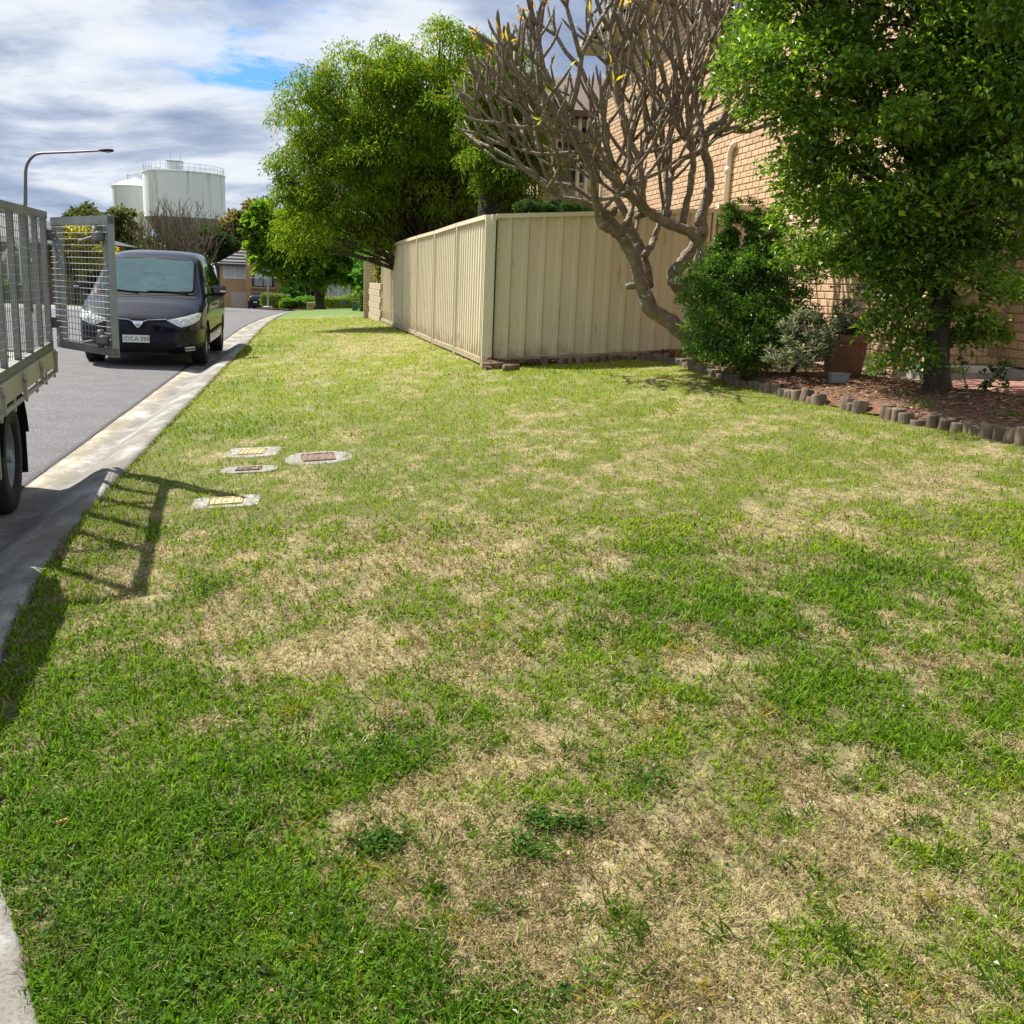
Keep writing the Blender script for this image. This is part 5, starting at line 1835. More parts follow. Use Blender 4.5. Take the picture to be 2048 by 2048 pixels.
for s in (1, -1):
    patch(bv, [(1.20, 1.04), (1.50, 1.04), (1.52, 1.34), (1.44, 1.29)], 'side', M_sglass, 'quarter_window', van, .004, sign=s)
    patch(bv, [(1.62, 1.04), (2.32, 1.05), (2.36, 1.57), (1.98, 1.56), (1.64, 1.42)], 'side', M_sglass, 'front_side_window', van, .004, sign=s)
    patch(bv, [(2.46, 1.05), (3.50, 1.07), (3.46, 1.58), (2.48, 1.58)], 'side', M_sglass, 'sliding_door_window', van, .004, sign=s)
    patch(bv, [(3.60, 1.08), (4.36, 1.14), (4.22, 1.52), (3.56, 1.57)], 'side', M_sglass, 'rear_side_window', van, .004, sign=s)
    for y0 in (1.40, 2.40, 3.55):
        patch(bv, [(y0, .34), (y0 + .008, .34), (y0 + .05, 1.0), (y0 + .042, 1.0)], 'side', M_void, 'door_gap', van, .0025, sign=s)
    patch(bv, [(1.36, .46), (3.42, .50), (3.42, .545), (1.36, .51)], 'side', M_trim, 'door_moulding', van, .012, sign=s)
    for y0 in (2.16, 2.56):
        hb_ = bv.ray_cast(Vector((s * 3, y0, .90)), Vector((-s, 0, 0)))[0]
        MB().cbox((hb_.x + s * .018, y0, .90), (.026, .17, .030), .008).build('door_handle', M_paint, van)
    # mirror
    mm = MB()
    mm.cbox((s * 1.035, 1.42, 1.135), (.23, .11, .155), .035)
    mr = mm.build('side_mirror', M_paint, van)
    MB().cbox((s * .925, 1.43, 1.07), (.10, .06, .05), .012).build('mirror_arm', M_trim, mr)
    MB().cbox((s * 1.10, 1.358, 1.125), (.085, .012, .026), .004).build('indicator', M_lamp, mr)
# nose
hl = [(.395, .700), (.50, .722), (.66, .758), (.80, .806), (.845, .812), (.852, .775), (.835, .715), (.78, .665), (.68, .622), (.60, .606), (.54, .628), (.46, .668)]
for pl in (hl, mirror(hl)):
    h_ = patch(bv, pl, 'front', M_lamp, 'headlight', van, .006, cell=.03)
    sg = 1 if pl is hl else -1
    for (lx, lz, lr) in ((.615, .668, .043), (.725, .705, .036)):
        h0 = bv.ray_cast(Vector((sg * lx, -3, lz)), Vector((0, 1, 0)))
        nrm_ = h0[1] if h0[1].y < 0 else -h0[1]
        a2 = nrm_.cross(Vector((0, 0, 1))).normalized(); a3 = nrm_.cross(a2).normalized()
        MB().lathe([(lr, .006), (lr * 1.0, .012), (lr * .82, .013), (lr * .7, .008), (.0005, .007)], 24, h0[0], (a2, a3, nrm_), cap=False).build('lamp_bowl', M_reflector, h_)
line = [(0, .628), (.085, .660), (.135, .690), (.39, .706), (.395, .690), (.15, .668), (.10, .640), (.02, .588), (0, .580)]
gr_hi = [(-.40, .712), (-.135, .694), (-.085, .672), (.085, .672), (.135, .694), (.40, .712), (.40, .678), (.15, .655), (.055, .575), (0, .562), (-.055, .575), (-.15, .655), (-.40, .678)]
patch(bv, gr_hi, 'front', M_trim, 'upper_grille', van, .004, cell=.03)
strip = [(-.40, .716), (-.13, .699), (-.08, .678), (.08, .678), (.13, .699), (.40, .716), (.40, .708), (.13, .690), (.08, .669), (-.08, .669), (-.13, .690), (-.40, .708)]
patch(bv, strip, 'front', M_chrome, 'chrome_strip', van, .008, cell=.03)
patch(bv, [(-.075, .668), (0, .664), (.075, .668), (.055, .635), (.018, .588), (0, .581), (-.018, .588), (-.055, .635)], 'front', M_chrome, 'badge', van, .012, cell=.02)
patch(bv, [(-.035, .648), (0, .643), (.035, .648), (.012, .615), (0, .608), (-.012, .615)], 'front', M_rim, 'badge_mark', van, .0145, cell=.02)
patch(bv, [(-.56, .365), (-.30, .372), (.30, .372), (.56, .365), (.40, .245), (.34, .232), (-.34, .232), (-.40, .245)], 'front', M_void, 'lower_intake', van, .004)
for k in range(3):
    patch(bv, [(-.50 + .03 * k, .345 - .035 * k), (.50 - .03 * k, .345 - .035 * k), (.495 - .03 * k, .338 - .035 * k), (-.495 + .03 * k, .338 - .035 * k)], 'front', M_trim, 'intake_slat', van, .010)
patch(bv, [(-.46, .238), (.46, .238), (.44, .208), (-.44, .208)], 'front', M_lip, 'chin_spoiler', van, .016)
for s in (1, -1):
    for zz in (.318, .278):
        pl = [(.64, zz), (.775, zz + .012), (.775, zz - .012), (.645, zz - .022)]
        patch(bv, pl if s > 0 else mirror(pl), 'front', M_lamp, 'fog_light', van, .006, cell=.03)
    pl = [(.60, .335), (.80, .352), (.80, .235), (.66, .225)]
    patch(bv, pl if s > 0 else mirror(pl), 'front', M_trim, 'fog_light_recess', van, .003, cell=.03)
    pl = [(.56, .375), (.60, .36), (.44, .215), (.40, .225)]
    patch(bv, pl if s > 0 else mirror(pl), 'front', M_paint, 'bumper_crease', van, .014, cell=.03)
pz = .425
py_ = bv.ray_cast(Vector((0, -3, pz)), Vector((0, 1, 0)))[0].y - .02
MB().cbox((-.03, py_, pz), (.374, .012, .108), .003).build('number_plate', M_plate, van)
text_mesh('plate_number', 'DCA·39E', .088, M_ink, van, (-.012, py_ - .0065, pz - .003), (R(90), 0, 0), sx=.92)
text_mesh('plate_state', 'NSW', .022, M_ink, van, (-.196, py_ - .0065, pz), (R(90), R(-90), 0), sx=1)
# wipers, bonnet gap, aerial fin, wheels
for (x0, x1, z0, z1) in ((.62, .02, 1.062, 1.085), (-.10, -.66, 1.058, 1.09)):
    pts = []
    for t in np.linspace(0, 1, 7):
        x, z = x0 + (x1 - x0) * t, z0 + (z1 - z0) * t + .012 * math.sin(math.pi * t)
        h = bv.ray_cast(Vector((x, -3, z)), Vector((0, 1, 0)))[0]
        pts.append((h.x, h.y - .02, h.z + .012))
    MB().tube(pts, .009, 6).build('wiper', M_trim, van)
patch(bv, [(-.74, .992), (-.4, 1.006), (0, 1.012), (.4, 1.006), (.74, .992), (.76, 1.035), (.4, 1.05), (0, 1.055), (-.4, 1.05), (-.76, 1.035)], 'front', M_trim, 'scuttle', van, .004)
for s in (1, -1):
    for yy in (.93, 3.86):
        wheel(van, s * .772, yy, .325, .215, s)
MB().box((0, 2.4, .30), (1.5, 3.9, .16)).build('underbody', M_void, van)
MB().box((0, .93, .42), (1.30, .60, .40)).build('inner_arch', M_void, van)
MB().box((0, 3.86, .42), (1.30, .60, .40)).build('inner_arch', M_void, van)

# ================================================================ caged tray truck
M_galv = mat('galvanised', (.33, .35, .35), (.22, .24, .24), rough=.5, metal=.55, scale=6)
M_galv2 = mat('dull_steel', (.20, .21, .20), (.14, .15, .145), rough=.6, metal=.4, scale=6)
M_tray = mat('tray_cream', (.42, .40, .33), (.32, .30, .24), rough=.5, scale=5)
M_white = mat('cab_white', (.75, .75, .73), (.70, .70, .68), rough=.3, coat=.5)
TC = at(103, 565, 7.03)[:2]                      # rear corner by the kerb
TF = np.array([.292, -.956]); TF /= np.linalg.norm(TF)   # towards the cab
TL = np.array([TF[1], -TF[0]])                    # across, away from the kerb
if TL[0] > 0:
    TL = -TL
truck = empty('caged_truck', (*(TC + TF * 1.1 + TL * .9), .01), math.atan2(TF[1], TF[0]), 'tray truck with grey wire mesh cage and open gate at the left edge', 'truck')


def T(a, l, z):
    """a: metres from the tail towards the cab, l: metres in from the kerb side"""
    p = TC + TF * a + TL * l
    return np.array([p[0], p[1], z - .018 * a])


TW, TLEN, ZT0, ZT1 = 1.85, 2.45, .87, 1.75
AX = ((*TF, 0), (*TL, 0), (0, 0, 1))
MB().box(T(TLEN / 2, TW / 2, ZT0 - .035), (TLEN, TW - .08, .07), AX).build('tray_floor', M_tray, truck, world=True)
for l in (.015, TW - .015):
    MB().bar(T(-.02, l, ZT0 - .055), T(TLEN, l, ZT0 - .055), .03, .115).build('tray_side', M_tray, truck, world=True)
MB().bar(T(-.005, .03, ZT0 - .07), T(-.005, TW - .03, ZT0 - .07), .05, .13).build('tail_rail', M_tray, truck, world=True)
rope = MB().tube([T(.04, .012, ZT0 - .155), T(TLEN, .012, ZT0 - .155)], .015, 10).build('rope_rail', M_tray, truck, world=True)
for a in np.arange(.06, TLEN, .40):
    MB().bar(T(a, .005, ZT0 - .09), T(a, .005, ZT0 - .185), .012, .028, up=(*TF, 0)).build('rail_bracket', M_tray, rope, world=True)
for a in (.06, .72, 1.38, 2.04):
    mb = MB().lathe([(.0001, -.012), (.026, -.012), (.028, 0), (.026, .012), (.0001, .012)], 14, T(a, -.008, ZT0 - .035), ((*TF, 0), (0, 0, 1), (*(-TL), 0)))
    mb.bar(T(a, -.008, ZT0 - .04), T(a, -.008, ZT0 - .15), .02, .018, up=(*TF, 0))
    mb.build('side_latch', M_tray, truck, world=True)


def mesh_panel(name, o, u, v, lu, lv, nu, nv, r, parent, nrm, m=M_galv, wob=0.0, seed=0):
    """welded wire: nu wires across, nv wires along"""
    g = np.random.default_rng(seed)
    mb = MB()
    u, v, nrm = np.array(u), np.array(v), np.array(nrm)
    for i in range(nu):
        s = lu * (i + .5) / nu
        mb.tube([o + u * s, o + u * s + v * lv], r, 4, cap=False)
    for j in range(nv):
        s = lv * (j + .5) / nv
        pts = [o + v * (s + wob * math.sin(j * 1.3 + t * 9) * .006) + u * lu * t + nrm * (r * 1.7 + wob * .006 * math.sin(7 * t + j)) for t in np.linspace(0, 1, 9 if wob else 2)]
        mb.tube(pts, r * 1.1, 4, cap=False)
    ob = mb.build(name, m, parent, world=True, fix=False)
    ob['kind'] = 'stuff'
    return ob


UP = np.array([0, 0, 1.0])
TF3, TL3 = np.array([*TF, 0]), np.array([*TL, 0])
cage_posts = (.03, .42, .86, 1.30, 1.74, 2.42)
for side, l in ((0, .03), (1, TW - .03)):
    MB().bar(T(-.01, l, ZT1), T(TLEN, l, ZT1), .05, .045).build('cage_top_rail', M_galv, truck, world=True)
    MB().bar(T(-.01, l, ZT0 + .03), T(TLEN, l, ZT0 + .03), .04, .05).build('cage_bottom_rail', M_galv2, truck, world=True)
    for a in cage_posts:
        MB().bar(T(a, l, ZT0), T(a, l, ZT1), .055 if .1 < a < 2.3 else .05, .03, up=(*TL, 0)).build('cage_post', M_galv2, truck, world=True)
    mesh_panel('side_mesh', T(.0, l - .02 + side * .04, ZT0 + .05), TF3, UP, TLEN, ZT1 - ZT0 - .07, 42, 17, .0021, truck, -TL3 if side == 0 else TL3, wob=1.0, seed=side)
MB().bar(T(TLEN - .02, .03, ZT1), T(TLEN - .02, TW - .03, ZT1), .05, .045).build('cage_head_rail', M_galv, truck, world=True)
mesh_panel('head_mesh', T(TLEN - .02, .03, ZT0 + .05), TL3, UP, TW - .06, ZT1 - ZT0 - .07, 36, 13, .0025, truck, TF3)
for a in (.6, 1.6):
    MB().bar(T(a, .03, ZT1 + .0), T(a, TW - .03, ZT1 + .0), .035, .035).build('roof_bow', M_galv2, truck, world=True)
# load: pale sacks and boards on the floor
sk = mat('pale_sack', (.66, .64, .60), (.50, .48, .45), rough=.8, scale=8, bump=.4)


def sack(name, c, s, rz, label):
    t = MB()
    n, k = 14, 9
    P = np.zeros((k + 1, n + 1, 3))
    for i in range(k + 1):
        for j in range(n + 1):
            a, b = math.pi * i / k - math.pi / 2, 2 * math.pi * j / n
            e = .55
            f = lambda q: np.sign(q) * abs(q) ** e
            P[i, j] = (s[0] / 2 * f(math.cos(a)) * f(math.cos(b)), s[1] / 2 * f(math.cos(a)) * f(math.sin(b)), s[2] / 2 * f(math.sin(a)) * (1 + .12 * math.sin(3 * b)))
    t.grid(P)
    o = t.build(name, sk)
    o.location = c; o.rotation_euler = (0, 0, rz)
    return tag(o, label, 'sack', 'pale sacks lying in the truck cage')


sack('sack', T(.55, .50, ZT0 + .085), (.75, .48, .17), math.atan2(TF[1], TF[0]), 'pale full sack lying in the truck cage nearest the open gate')
sack('sack', T(1.45, .55, ZT0 + .095), (.8, .5, .19), math.atan2(TF[1], TF[0]) + .2, 'pale full sack lying in the truck cage towards the cab')
# open gate, hinged on the kerb-side rear corner
gL = at(113, 565, 7.06); gR = at(227, 580, 6.45)
gu = np.array([gR[0] - gL[0], gR[1] - gL[1], 0]); gw = np.linalg.norm(gu); gu /= gw
gn = np.cross(UP, gu)
if gn[1] > 0:
    gn = -gn
ztop, zbot = at(113, 437, 7.06)[2] - .02, at(113, 692, 7.06)[2] + .02
gate = MB()
go = np.array([gL[0], gL[1], 0])
gate.bar(go + UP * ztop, go + gu * gw + UP * ztop, .04, .05)
gate.bar(go + UP * zbot, go + gu * gw + UP * zbot, .04, .05)
gate.bar(go + gu * .055 + UP * zbot, go + gu * .055 + UP * ztop, .11, .035, up=gn)
gate.bar(go + gu * (gw - .035) + UP * (zbot - .03), go + gu * (gw - .035) + UP * (ztop + .02), .07, .045, up=gn)
gt = gate.build('rear_gate', M_galv, truck, world=True)
mesh_panel('gate_mesh', go + gu * .0 + UP * (zbot + .02) + gn * .024, gu, UP, gw, ztop - zbot - .04, 17, 20, .0020, gt, gn)
for z in (zbot + .075, ztop - .10):
    mb = MB().tube([go + gu * (gw - .10) + UP * (z - .05) + gn * .05, go + gu * (gw - .10) + UP * (z + .06) + gn * .05], .020, 10)
    mb.tube([go + gu * (gw - .10) + UP * z + gn * .05, go + gu * (gw - .30) + UP * (z - .03) + gn * .07], .009, 8)
    mb.cbox(go + gu * (gw - .085) + UP * z + gn * .045, (.09, .05, .06), .01, (gu, gn, UP))
    mb.build('gate_latch', M_galv2, gt, world=True)
for z in (zbot + .14, ztop - .09):
    MB().bar(T(.0, .01, z), go + gu * .03 + UP * z, .02, .07).build('gate_hinge', M_galv2, gt, world=True)
# running gear and cab (the cab stands left of the picture)
ax0 = 1.13
inv = wmat(truck).inverted()


def truck_wheel(a, l, side):
    c = T(a, l, .345)
    ax = ((*TF, 0), (0, 0, 1), (*(-TL * side), 0))
    w, r = .20, .345
    t = MB().lathe([(r * .56, -w / 2), (r * .92, -w / 2), (r, -w * .36), (r, w * .36), (r * .92, w / 2), (r * .58, w / 2), (r * .55, w * .30)], 40, c, ax, cap=False).build('wheel', M_rubber, truck, world=True)
    MB().lathe([(r * .57, w * .40), (r * .53, w * .36), (r * .50, .01), (r * .34, -.005), (r * .31, w * .12), (r * .13, w * .16), (r * .11, w * .46), (.0001, w * .47)], 32, c, ax, cap=False).build('rim', M_galv, t, world=True)
    mb = MB()
    for k in range(6):
        q = 2 * math.pi * k / 6
        cc = c + np.array(ax[0]) * math.cos(q) * r * .22 + np.array(ax[1]) * math.sin(q) * r * .22 + np.array(ax[2]) * w * .17
        mb.lathe([(.012, -.01), (.012, .015), (.0001, .017)], 6, cc, ax, cap=False)
    mb.build('wheel_nuts', M_galv2, t, world=True)['kind'] = 'stuff'


for a in (ax0, 3.75):
    truck_wheel(a, .22, 1); truck_wheel(a, TW - .22, -1)
MB().tube([T(ax0, .2, .345), T(ax0, TW - .2, .345)], .06, 12).build('axle', M_void, truck, world=True)
for l in (.55, 1.3):
    MB().bar(T(-.02, l, .70), T(4.0, l, .70), .08, .14).build('chassis_rail', M_void, truck, world=True)
mg = MB()
pts = [T(ax0 + .44 * math.cos(t), 0, .345 + .42 * math.sin(t)) for t in np.linspace(R(10), R(170), 12)]
P = np.zeros((12, 2, 3))
for i, q in enumerate(pts):
    P[i, 0] = q + TL3 * .09; P[i, 1] = q + TL3 * .37
mg.grid(P)
mg.build('mudguard', M_void, truck, world=True)
MB().box(T(ax0 - .44, .24, .36), (.012, .26, .40), AX).build('mud_flap', M_trim, truck, world=True)
MB().box(T(ax0 + .50, .24, .52), (.03, .28, .42), AX).build('guard_bracket', M_tray, truck, world=True)
MB().bar(T(ax0 + .42, .16, ZT0 - .15), T(ax0 + .40, .16, .34), .05, .02, up=(*TF, 0)).build('stay', M_tray, truck, world=True)
cabs = [(2.55, .35, .78, .88, 1.02, 1.40), (2.75, .32, .82, .92, 1.05, 1.50), (3.4, .32, .83, .925, 1.05, 1.50), (3.85, .32, .83, .925, 1.05, 1.36), (4.25, .32, .82, .92, 1.08, 1.18), (4.6, .45, .82, .88, .95, 1.08), (4.75, .5, .75, .80, .85, .95)]
rings = []
for a, z0, w0, w1, zb_, zt_ in cabs:
    half = [(0, z0), (w0, z0), (w1, (z0 + zb_) / 2), (w1, zb_), (w1 - .20 * min(1, (zt_ - zb_) / .6), zt_ - .05), (w1 * .6, zt_), (0, zt_ + .01)]
    rr = [T(a, TW / 2 - x, z) for x, z in half] + [T(a, TW / 2 + x, z) for x, z in half[-2:0:-1]]
    rings.append(rr)
mb = MB()
n = len(rings[0])
mb.add([q for r_ in rings for q in r_], [(i * n + k, i * n + (k + 1) % n, (i + 1) * n + (k + 1) % n, (i + 1) * n + k) for i in range(len(rings) - 1) for k in range(n)] + [tuple(range(n)), tuple(range((len(rings) - 1) * n, len(rings) * n))])
mb.build('cab', M_white, truck, world=True)
for s, l in ((1, .005), (-1, TW - .005)):
    MB().prism([T(2.75, l + s * .01, 1.10), T(3.75, l + s * .01, 1.10), T(3.55, l + s * .13, 1.40), T(2.78, l + s * .14, 1.42)], (0, 0, 0), TL3 * (-s) * .012).build('cab_window', M_sglass, truck, world=True)
# ================================================================ far side of the street and background
M_cream_b = None


def brickmat(name, c1, c2, mortar, scale=1.0):
    m, nt, N, Lk, p = newmat(name)
    p.inputs['Roughness'].default_value = .9
    tcn = N.new('ShaderNodeTexCoord')
    sx = N.new('ShaderNodeSeparateXYZ'); Lk.new(tcn.outputs['Object'], sx.inputs[0])
    ad = N.new('ShaderNodeMath'); ad.operation = 'ADD'; Lk.new(sx.outputs[0], ad.inputs[0]); Lk.new(sx.outputs[1], ad.inputs[1])
    cb = N.new('ShaderNodeCombineXYZ'); Lk.new(ad.outputs[0], cb.inputs[0]); Lk.new(sx.outputs[2], cb.inputs[1])
    b = N.new('ShaderNodeTexBrick')
    b.inputs['Scale'].default_value = scale
    b.inputs['Brick Width'].default_value = .24; b.inputs['Row Height'].default_value = .086; b.inputs['Mortar Size'].default_value = .007
    b.inputs['Color1'].default_value = (*c1, 1); b.inputs['Color2'].default_value = (*c2, 1); b.inputs['Mortar'].default_value = (*mortar, 1)
    Lk.new(cb.outputs[0], b.inputs['Vector'])
    Lk.new(b.outputs['Color'], p.inputs['Base Color'])
    bp = N.new('ShaderNodeBump'); bp.inputs['Strength'].default_value = .7; bp.inputs['Distance'].default_value = .01; bp.invert = True
    Lk.new(b.outputs['Fac'], bp.inputs['Height']); Lk.new(bp.outputs[0], p.inputs['Normal'])
    return m


M_br_cream = brickmat('cream_brick', (.56, .47, .31), (.50, .41, .26), (.30, .25, .17))
M_br_far = brickmat('far_brick', (.43, .27, .13), (.37, .22, .105), (.36, .27, .17))
M_br_brown = brickmat('brown_brick', (.25, .155, .105), (.20, .12, .08), (.22, .17, .13))
M_fascia = mat('dark_fascia', (.03, .028, .03), rough=.5)
M_frame = mat('white_frame', (.75, .75, .72), rough=.5)
M_blind = mat('pale_blind', (.42, .46, .48), (.36, .40, .42), rough=.3, spec=.8, scale=2)
M_wpane = mat('dark_pane', (.07, .09, .11), (.04, .05, .06), rough=.06, spec=.9, scale=1)
M_roofd = mat('charcoal_tiles', (.075, .065, .07), (.045, .04, .042), rough=.7, scale=6)
M_garage = mat('garage_door', (.43, .36, .27), rough=.6)
M_hedge = leafmat('hedge_leaf', rough=.6, trans=.25)


def zt(Y):
    return float(zroad(Y))


# ---------------- neighbour behind the fence: cream brick
nb0 = at(1073, 400, 26.0)
cream = empty('cream_house', (nb0[0], nb0[1], .3), 0, 'cream brick house seen between the bare branches behind the fence', 'house')
c0 = nb0[:2]
e1 = c0 + PDIR * 3.0
l1 = c0 + FDIR * 5.0
zt_top = at(1110, 235, 26)[2]


def cwall(a, b, z0, z1, th, name, m, parent, nrm=None):
    a, b = np.array(a), np.array(b)
    d = (b - a) / np.linalg.norm(b - a)
    n = np.array([-d[1], d[0]])
    return MB().box((*((a + b) / 2), (z0 + z1) / 2), (np.linalg.norm(b - a), th, z1 - z0), ((*d, 0), (*n, 0), (0, 0, 1))).build(name, m, parent, world=True)


cwall(c0, e1, .2, zt_top, .2, 'wall', M_br_cream, cream)
cwall(c0 + np.array([.02, .12]), l1, .2, zt_top, .2, 'wall', M_br_cream, cream)
b2 = at(1010, 400, 27.5)[:2]
cwall(b2, b2 + PDIR * 1.0, .2, zt_top - .9, .2, 'wall', M_br_cream, cream)


def window(parent, a, b, z0, z1, nrm, frame_m, pane_m, cols=2, rows=1, fr=.06):
    a, b, nrm = np.array(a, float), np.array(b, float), np.array(nrm, float)
    d = (b - a); L = np.linalg.norm(d); d /= L
    c = (a + b) / 2 + nrm * .03
    ax_ = ((*d, 0), (*nrm, 0), (0, 0, 1))
    mb = MB()
    for z in (z0, z1):
        mb.box((*c, z), (L + fr, .06, fr), ax_)
    for k in range(cols + 1):
        mb.box((*(c + d * (k / cols - .5) * L), (z0 + z1) / 2), (fr, .055, z1 - z0 - fr), ax_)
    for r in range(1, rows):
        mb.box((*c, z0 + (z1 - z0) * r / rows), (L - fr, .05, fr * .6), ax_)
    w = mb.build('window', frame_m, parent, world=True)
    for k in range(cols):
        MB().box((*(c + d * ((k + .5) / cols - .5) * L - nrm * .012), (z0 + z1) / 2), (L / cols - fr, .012, z1 - z0 - fr), ax_).build('pane', pane_m, w, world=True)
    return w


cn = -np.array([-PDIR[1], PDIR[0]])
wz0, wz1 = at(1120, 366, 26)[2], at(1120, 312, 26)[2]
wa, wb = c0 + PDIR * .40, c0 + PDIR * 1.25
window(cream, wa + cn * .11, wb + cn * .11, wz0, wz1 + .35, cn, M_rail, M_wpane, 1, 3)
MB().prism([(*(wa + cn * .1), wz1 + .62), (*(wa + cn * .75), wz1 + .28), (*(wa + cn * .77), wz1 + .31), (*(wa + cn * .1), wz1 + .68)], (0, 0, 0), (*(PDIR * .95), 0)).build('window_hood', M_roofd, cream, world=True)
wa2 = b2 + PDIR * .08
window(cream, wa2 + cn * .11, wa2 + PDIR * .5 + cn * .11, at(1040, 400, 27.5)[2], at(1040, 345, 27.5)[2], cn, M_rail, M_wpane, 1, 1)
for px_ in (1155, 1172):
    q = at(px_, 350, 25.8)
    MB().tube([(q[0], q[1], .3), (q[0], q[1], zt_top)], .05, 10).build('downpipe', M_pvc, cream, world=True)
MB().prism([(*(c0 + cn * .5 - PDIR * .4), zt_top), (*(c0 + cn * .5 - PDIR * .4), zt_top + .14), (*(c0 - cn * 3.5 - PDIR * .4), zt_top + 1.6), (*(c0 - cn * 3.5 - PDIR * .4), zt_top)], (0, 0, 0), (*(PDIR * 3.6), 0)).build('roof', M_tile, cream, world=True)

# ---------------- end of the street fence: low brick wall, pier, vine, hedges
e = FENCE_A + FDIR * 14.6
lw = empty('low_brick_wall', (*e, float(zlawn(*e))), 0, 'low cream block wall at the far end of the street fence', 'wall')
M_block = mat('cream_block', (.46, .39, .27), (.38, .31, .21), rough=.85, scale=5)
blk = MB().cbox((0, 0, 0), (.145, .50, .165), .008)
bme = bpy.data.meshes.new('block'); bme.from_pydata(blk.v, [], blk.f); bme.materials.append(M_block)
z0 = float(zlawn(*e)) - .05
e2 = e + FDIR * 3.6
cwall(e + np.array([.02, 0]), e2 + np.array([.02, 0]), z0, z0 + 1.02, .11, 'core', M_mortar, lw)
inv = wmat(lw).inverted()
for r in range(6):
    for k in range(7):
        p_ = e + FDIR * (.26 + k * .51 - (.25 if r % 2 else 0)) + side_n * .0
        o = bpy.data.objects.new('block', bme); COL.objects.link(o); o.parent = lw
        o.location = inv @ Vector((*p_, z0 + .09 + r * .173)); o.rotation_euler = (0, 0, math.atan2(FDIR[1], FDIR[0]) - math.pi / 2)
pr = e2 + FDIR * .25
MB().cbox((*pr, z0 + .85), (.36, .36, 1.75), .02).build('pier', M_br_cream, lw, world=True)
MB().cbox((*pr, z0 + 1.76), (.46, .46, .08), .02).build('pier_cap', M_block, lw, world=True)
vb = at(768, 560, 30)
vine = empty('fence_vine', (vb[0], vb[1], float(zlawn(vb[0], vb[1]))), 0, 'reddish green climbing vine on the wall beyond the fence end', 'vine')
foliage('leaves', vine, blobs([(770, 540, 14, 50, 29.5, .4), (765, 500, 16, 26, 29.5, .4), (772, 580, 12, 20, 29.5, .3), (790, 478, 22, 16, 28.5, .4)]), 200, 40, .12, .08, .045, [(.10, .17, .03), (.16, .20, .03), (.26, .12, .05), (.20, .16, .04)], M_leaf, 50, droop=.5, inner=.2)
mb = MB()
for i in range(4):
    a = np.array([vb[0] + .1 * i, vb[1], float(zlawn(vb[0], vb[1]))])
    mb.tube(catmull([a, a + (.05, 0, .9), at(766 + 5 * i, 500, 29.5)], 4), .02, 6)
mb.build('stems', M_bark, vine, world=True)


def hedge(name, px0, px1, pyt, pyb, Y, depth, cols, label, n=150, L=.07, seed=60, slope=0):
    a, b = at(px0, pyb, Y), at(px1, pyb, Y)
    zt0 = at((px0 + px1) / 2, pyt, Y)[2]
    zb_ = min(a[2], b[2]) - .1
    t = empty(name, ((a[0] + b[0]) / 2, Y, zb_), 0, label, 'hedge')
    g = np.random.default_rng(seed)
    core = MB()
    w = b[0] - a[0]
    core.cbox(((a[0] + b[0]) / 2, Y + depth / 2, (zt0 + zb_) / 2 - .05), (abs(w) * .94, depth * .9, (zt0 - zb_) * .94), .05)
    core.build('inner_shade_core', mat('hedge_core', tuple(np.array(cols[0]) * .5), rough=1), t, world=True)  # darkened leaf colour paints the shade inside the hedge
    m_ = n * 60
    u = g.random((m_, 3))
    f = g.integers(0, 3, m_)
    q = np.stack([a[0] + w * u[:, 0], Y + depth * u[:, 1], zb_ + (zt0 - zb_) * u[:, 2]], 1)
    q[f == 0, 2] = zt0 + slope * (u[f == 0, 0] - .5); q[f == 1, 1] = Y
    s2 = (f == 2); q[s2, 0] = np.where(u[s2, 0] < .5, a[0], b[0])
    q += g.normal(0, L * .5, q.shape)
    nn = np.where((f == 0)[:, None], [[0, 0, 1]], np.where((f == 1)[:, None], [[0, -1, .3]], [[-1, 0, .3]])) + g.normal(0, .5, q.shape)
    leafmesh('leaves', q, g.normal(size=q.shape), nn, L, L * .6, palette(g, m_, cols), M_hedge, t)
    return t


hedge('box_hedge', 718, 734, 585, 628, 48, 2.0, [(.12, .20, .02), (.06, .11, .02)], 'narrow box hedge, left one of the pair by the brick pier', 40, seed=61)
hedge('box_hedge', 737, 756, 583, 632, 44, 2.0, [(.06, .11, .02), (.10, .18, .02)], 'dark box hedge, right one of the pair by the brick pier', 40, seed=62)
M_utl = mat('utility_green', (.03, .10, .06), (.025, .08, .05), rough=.5)
for (x, yb, yt, w, Y, lab) in ((710, 626, 604, 11, 54, 'green utility pillar standing on the lawn nearest the hedges'), (686, 612, 601, 9, 74, 'small green utility box farther off by the yellow hedge')):
    b_ = at(x, yb, Y); t_ = at(x, yt, Y); ww = w * Y / FPX
    t = empty('utility_pillar', (b_[0], b_[1], b_[2] - .03), .2, lab, 'utility box', 'green utility boxes on the verge')
    h = t_[2] - b_[2] + .03
    MB().cbox((0, 0, h / 2), (ww, ww * .8, h), .02).build('body', M_utl, t)
    MB().cbox((0, 0, h), (ww * 1.08, ww * .9, .06), .015).build('lid', M_utl, t)
    MB().box((0, -ww * .41, h * .5), (ww * .7, .01, h * .7)).build('door', M_utl, t)
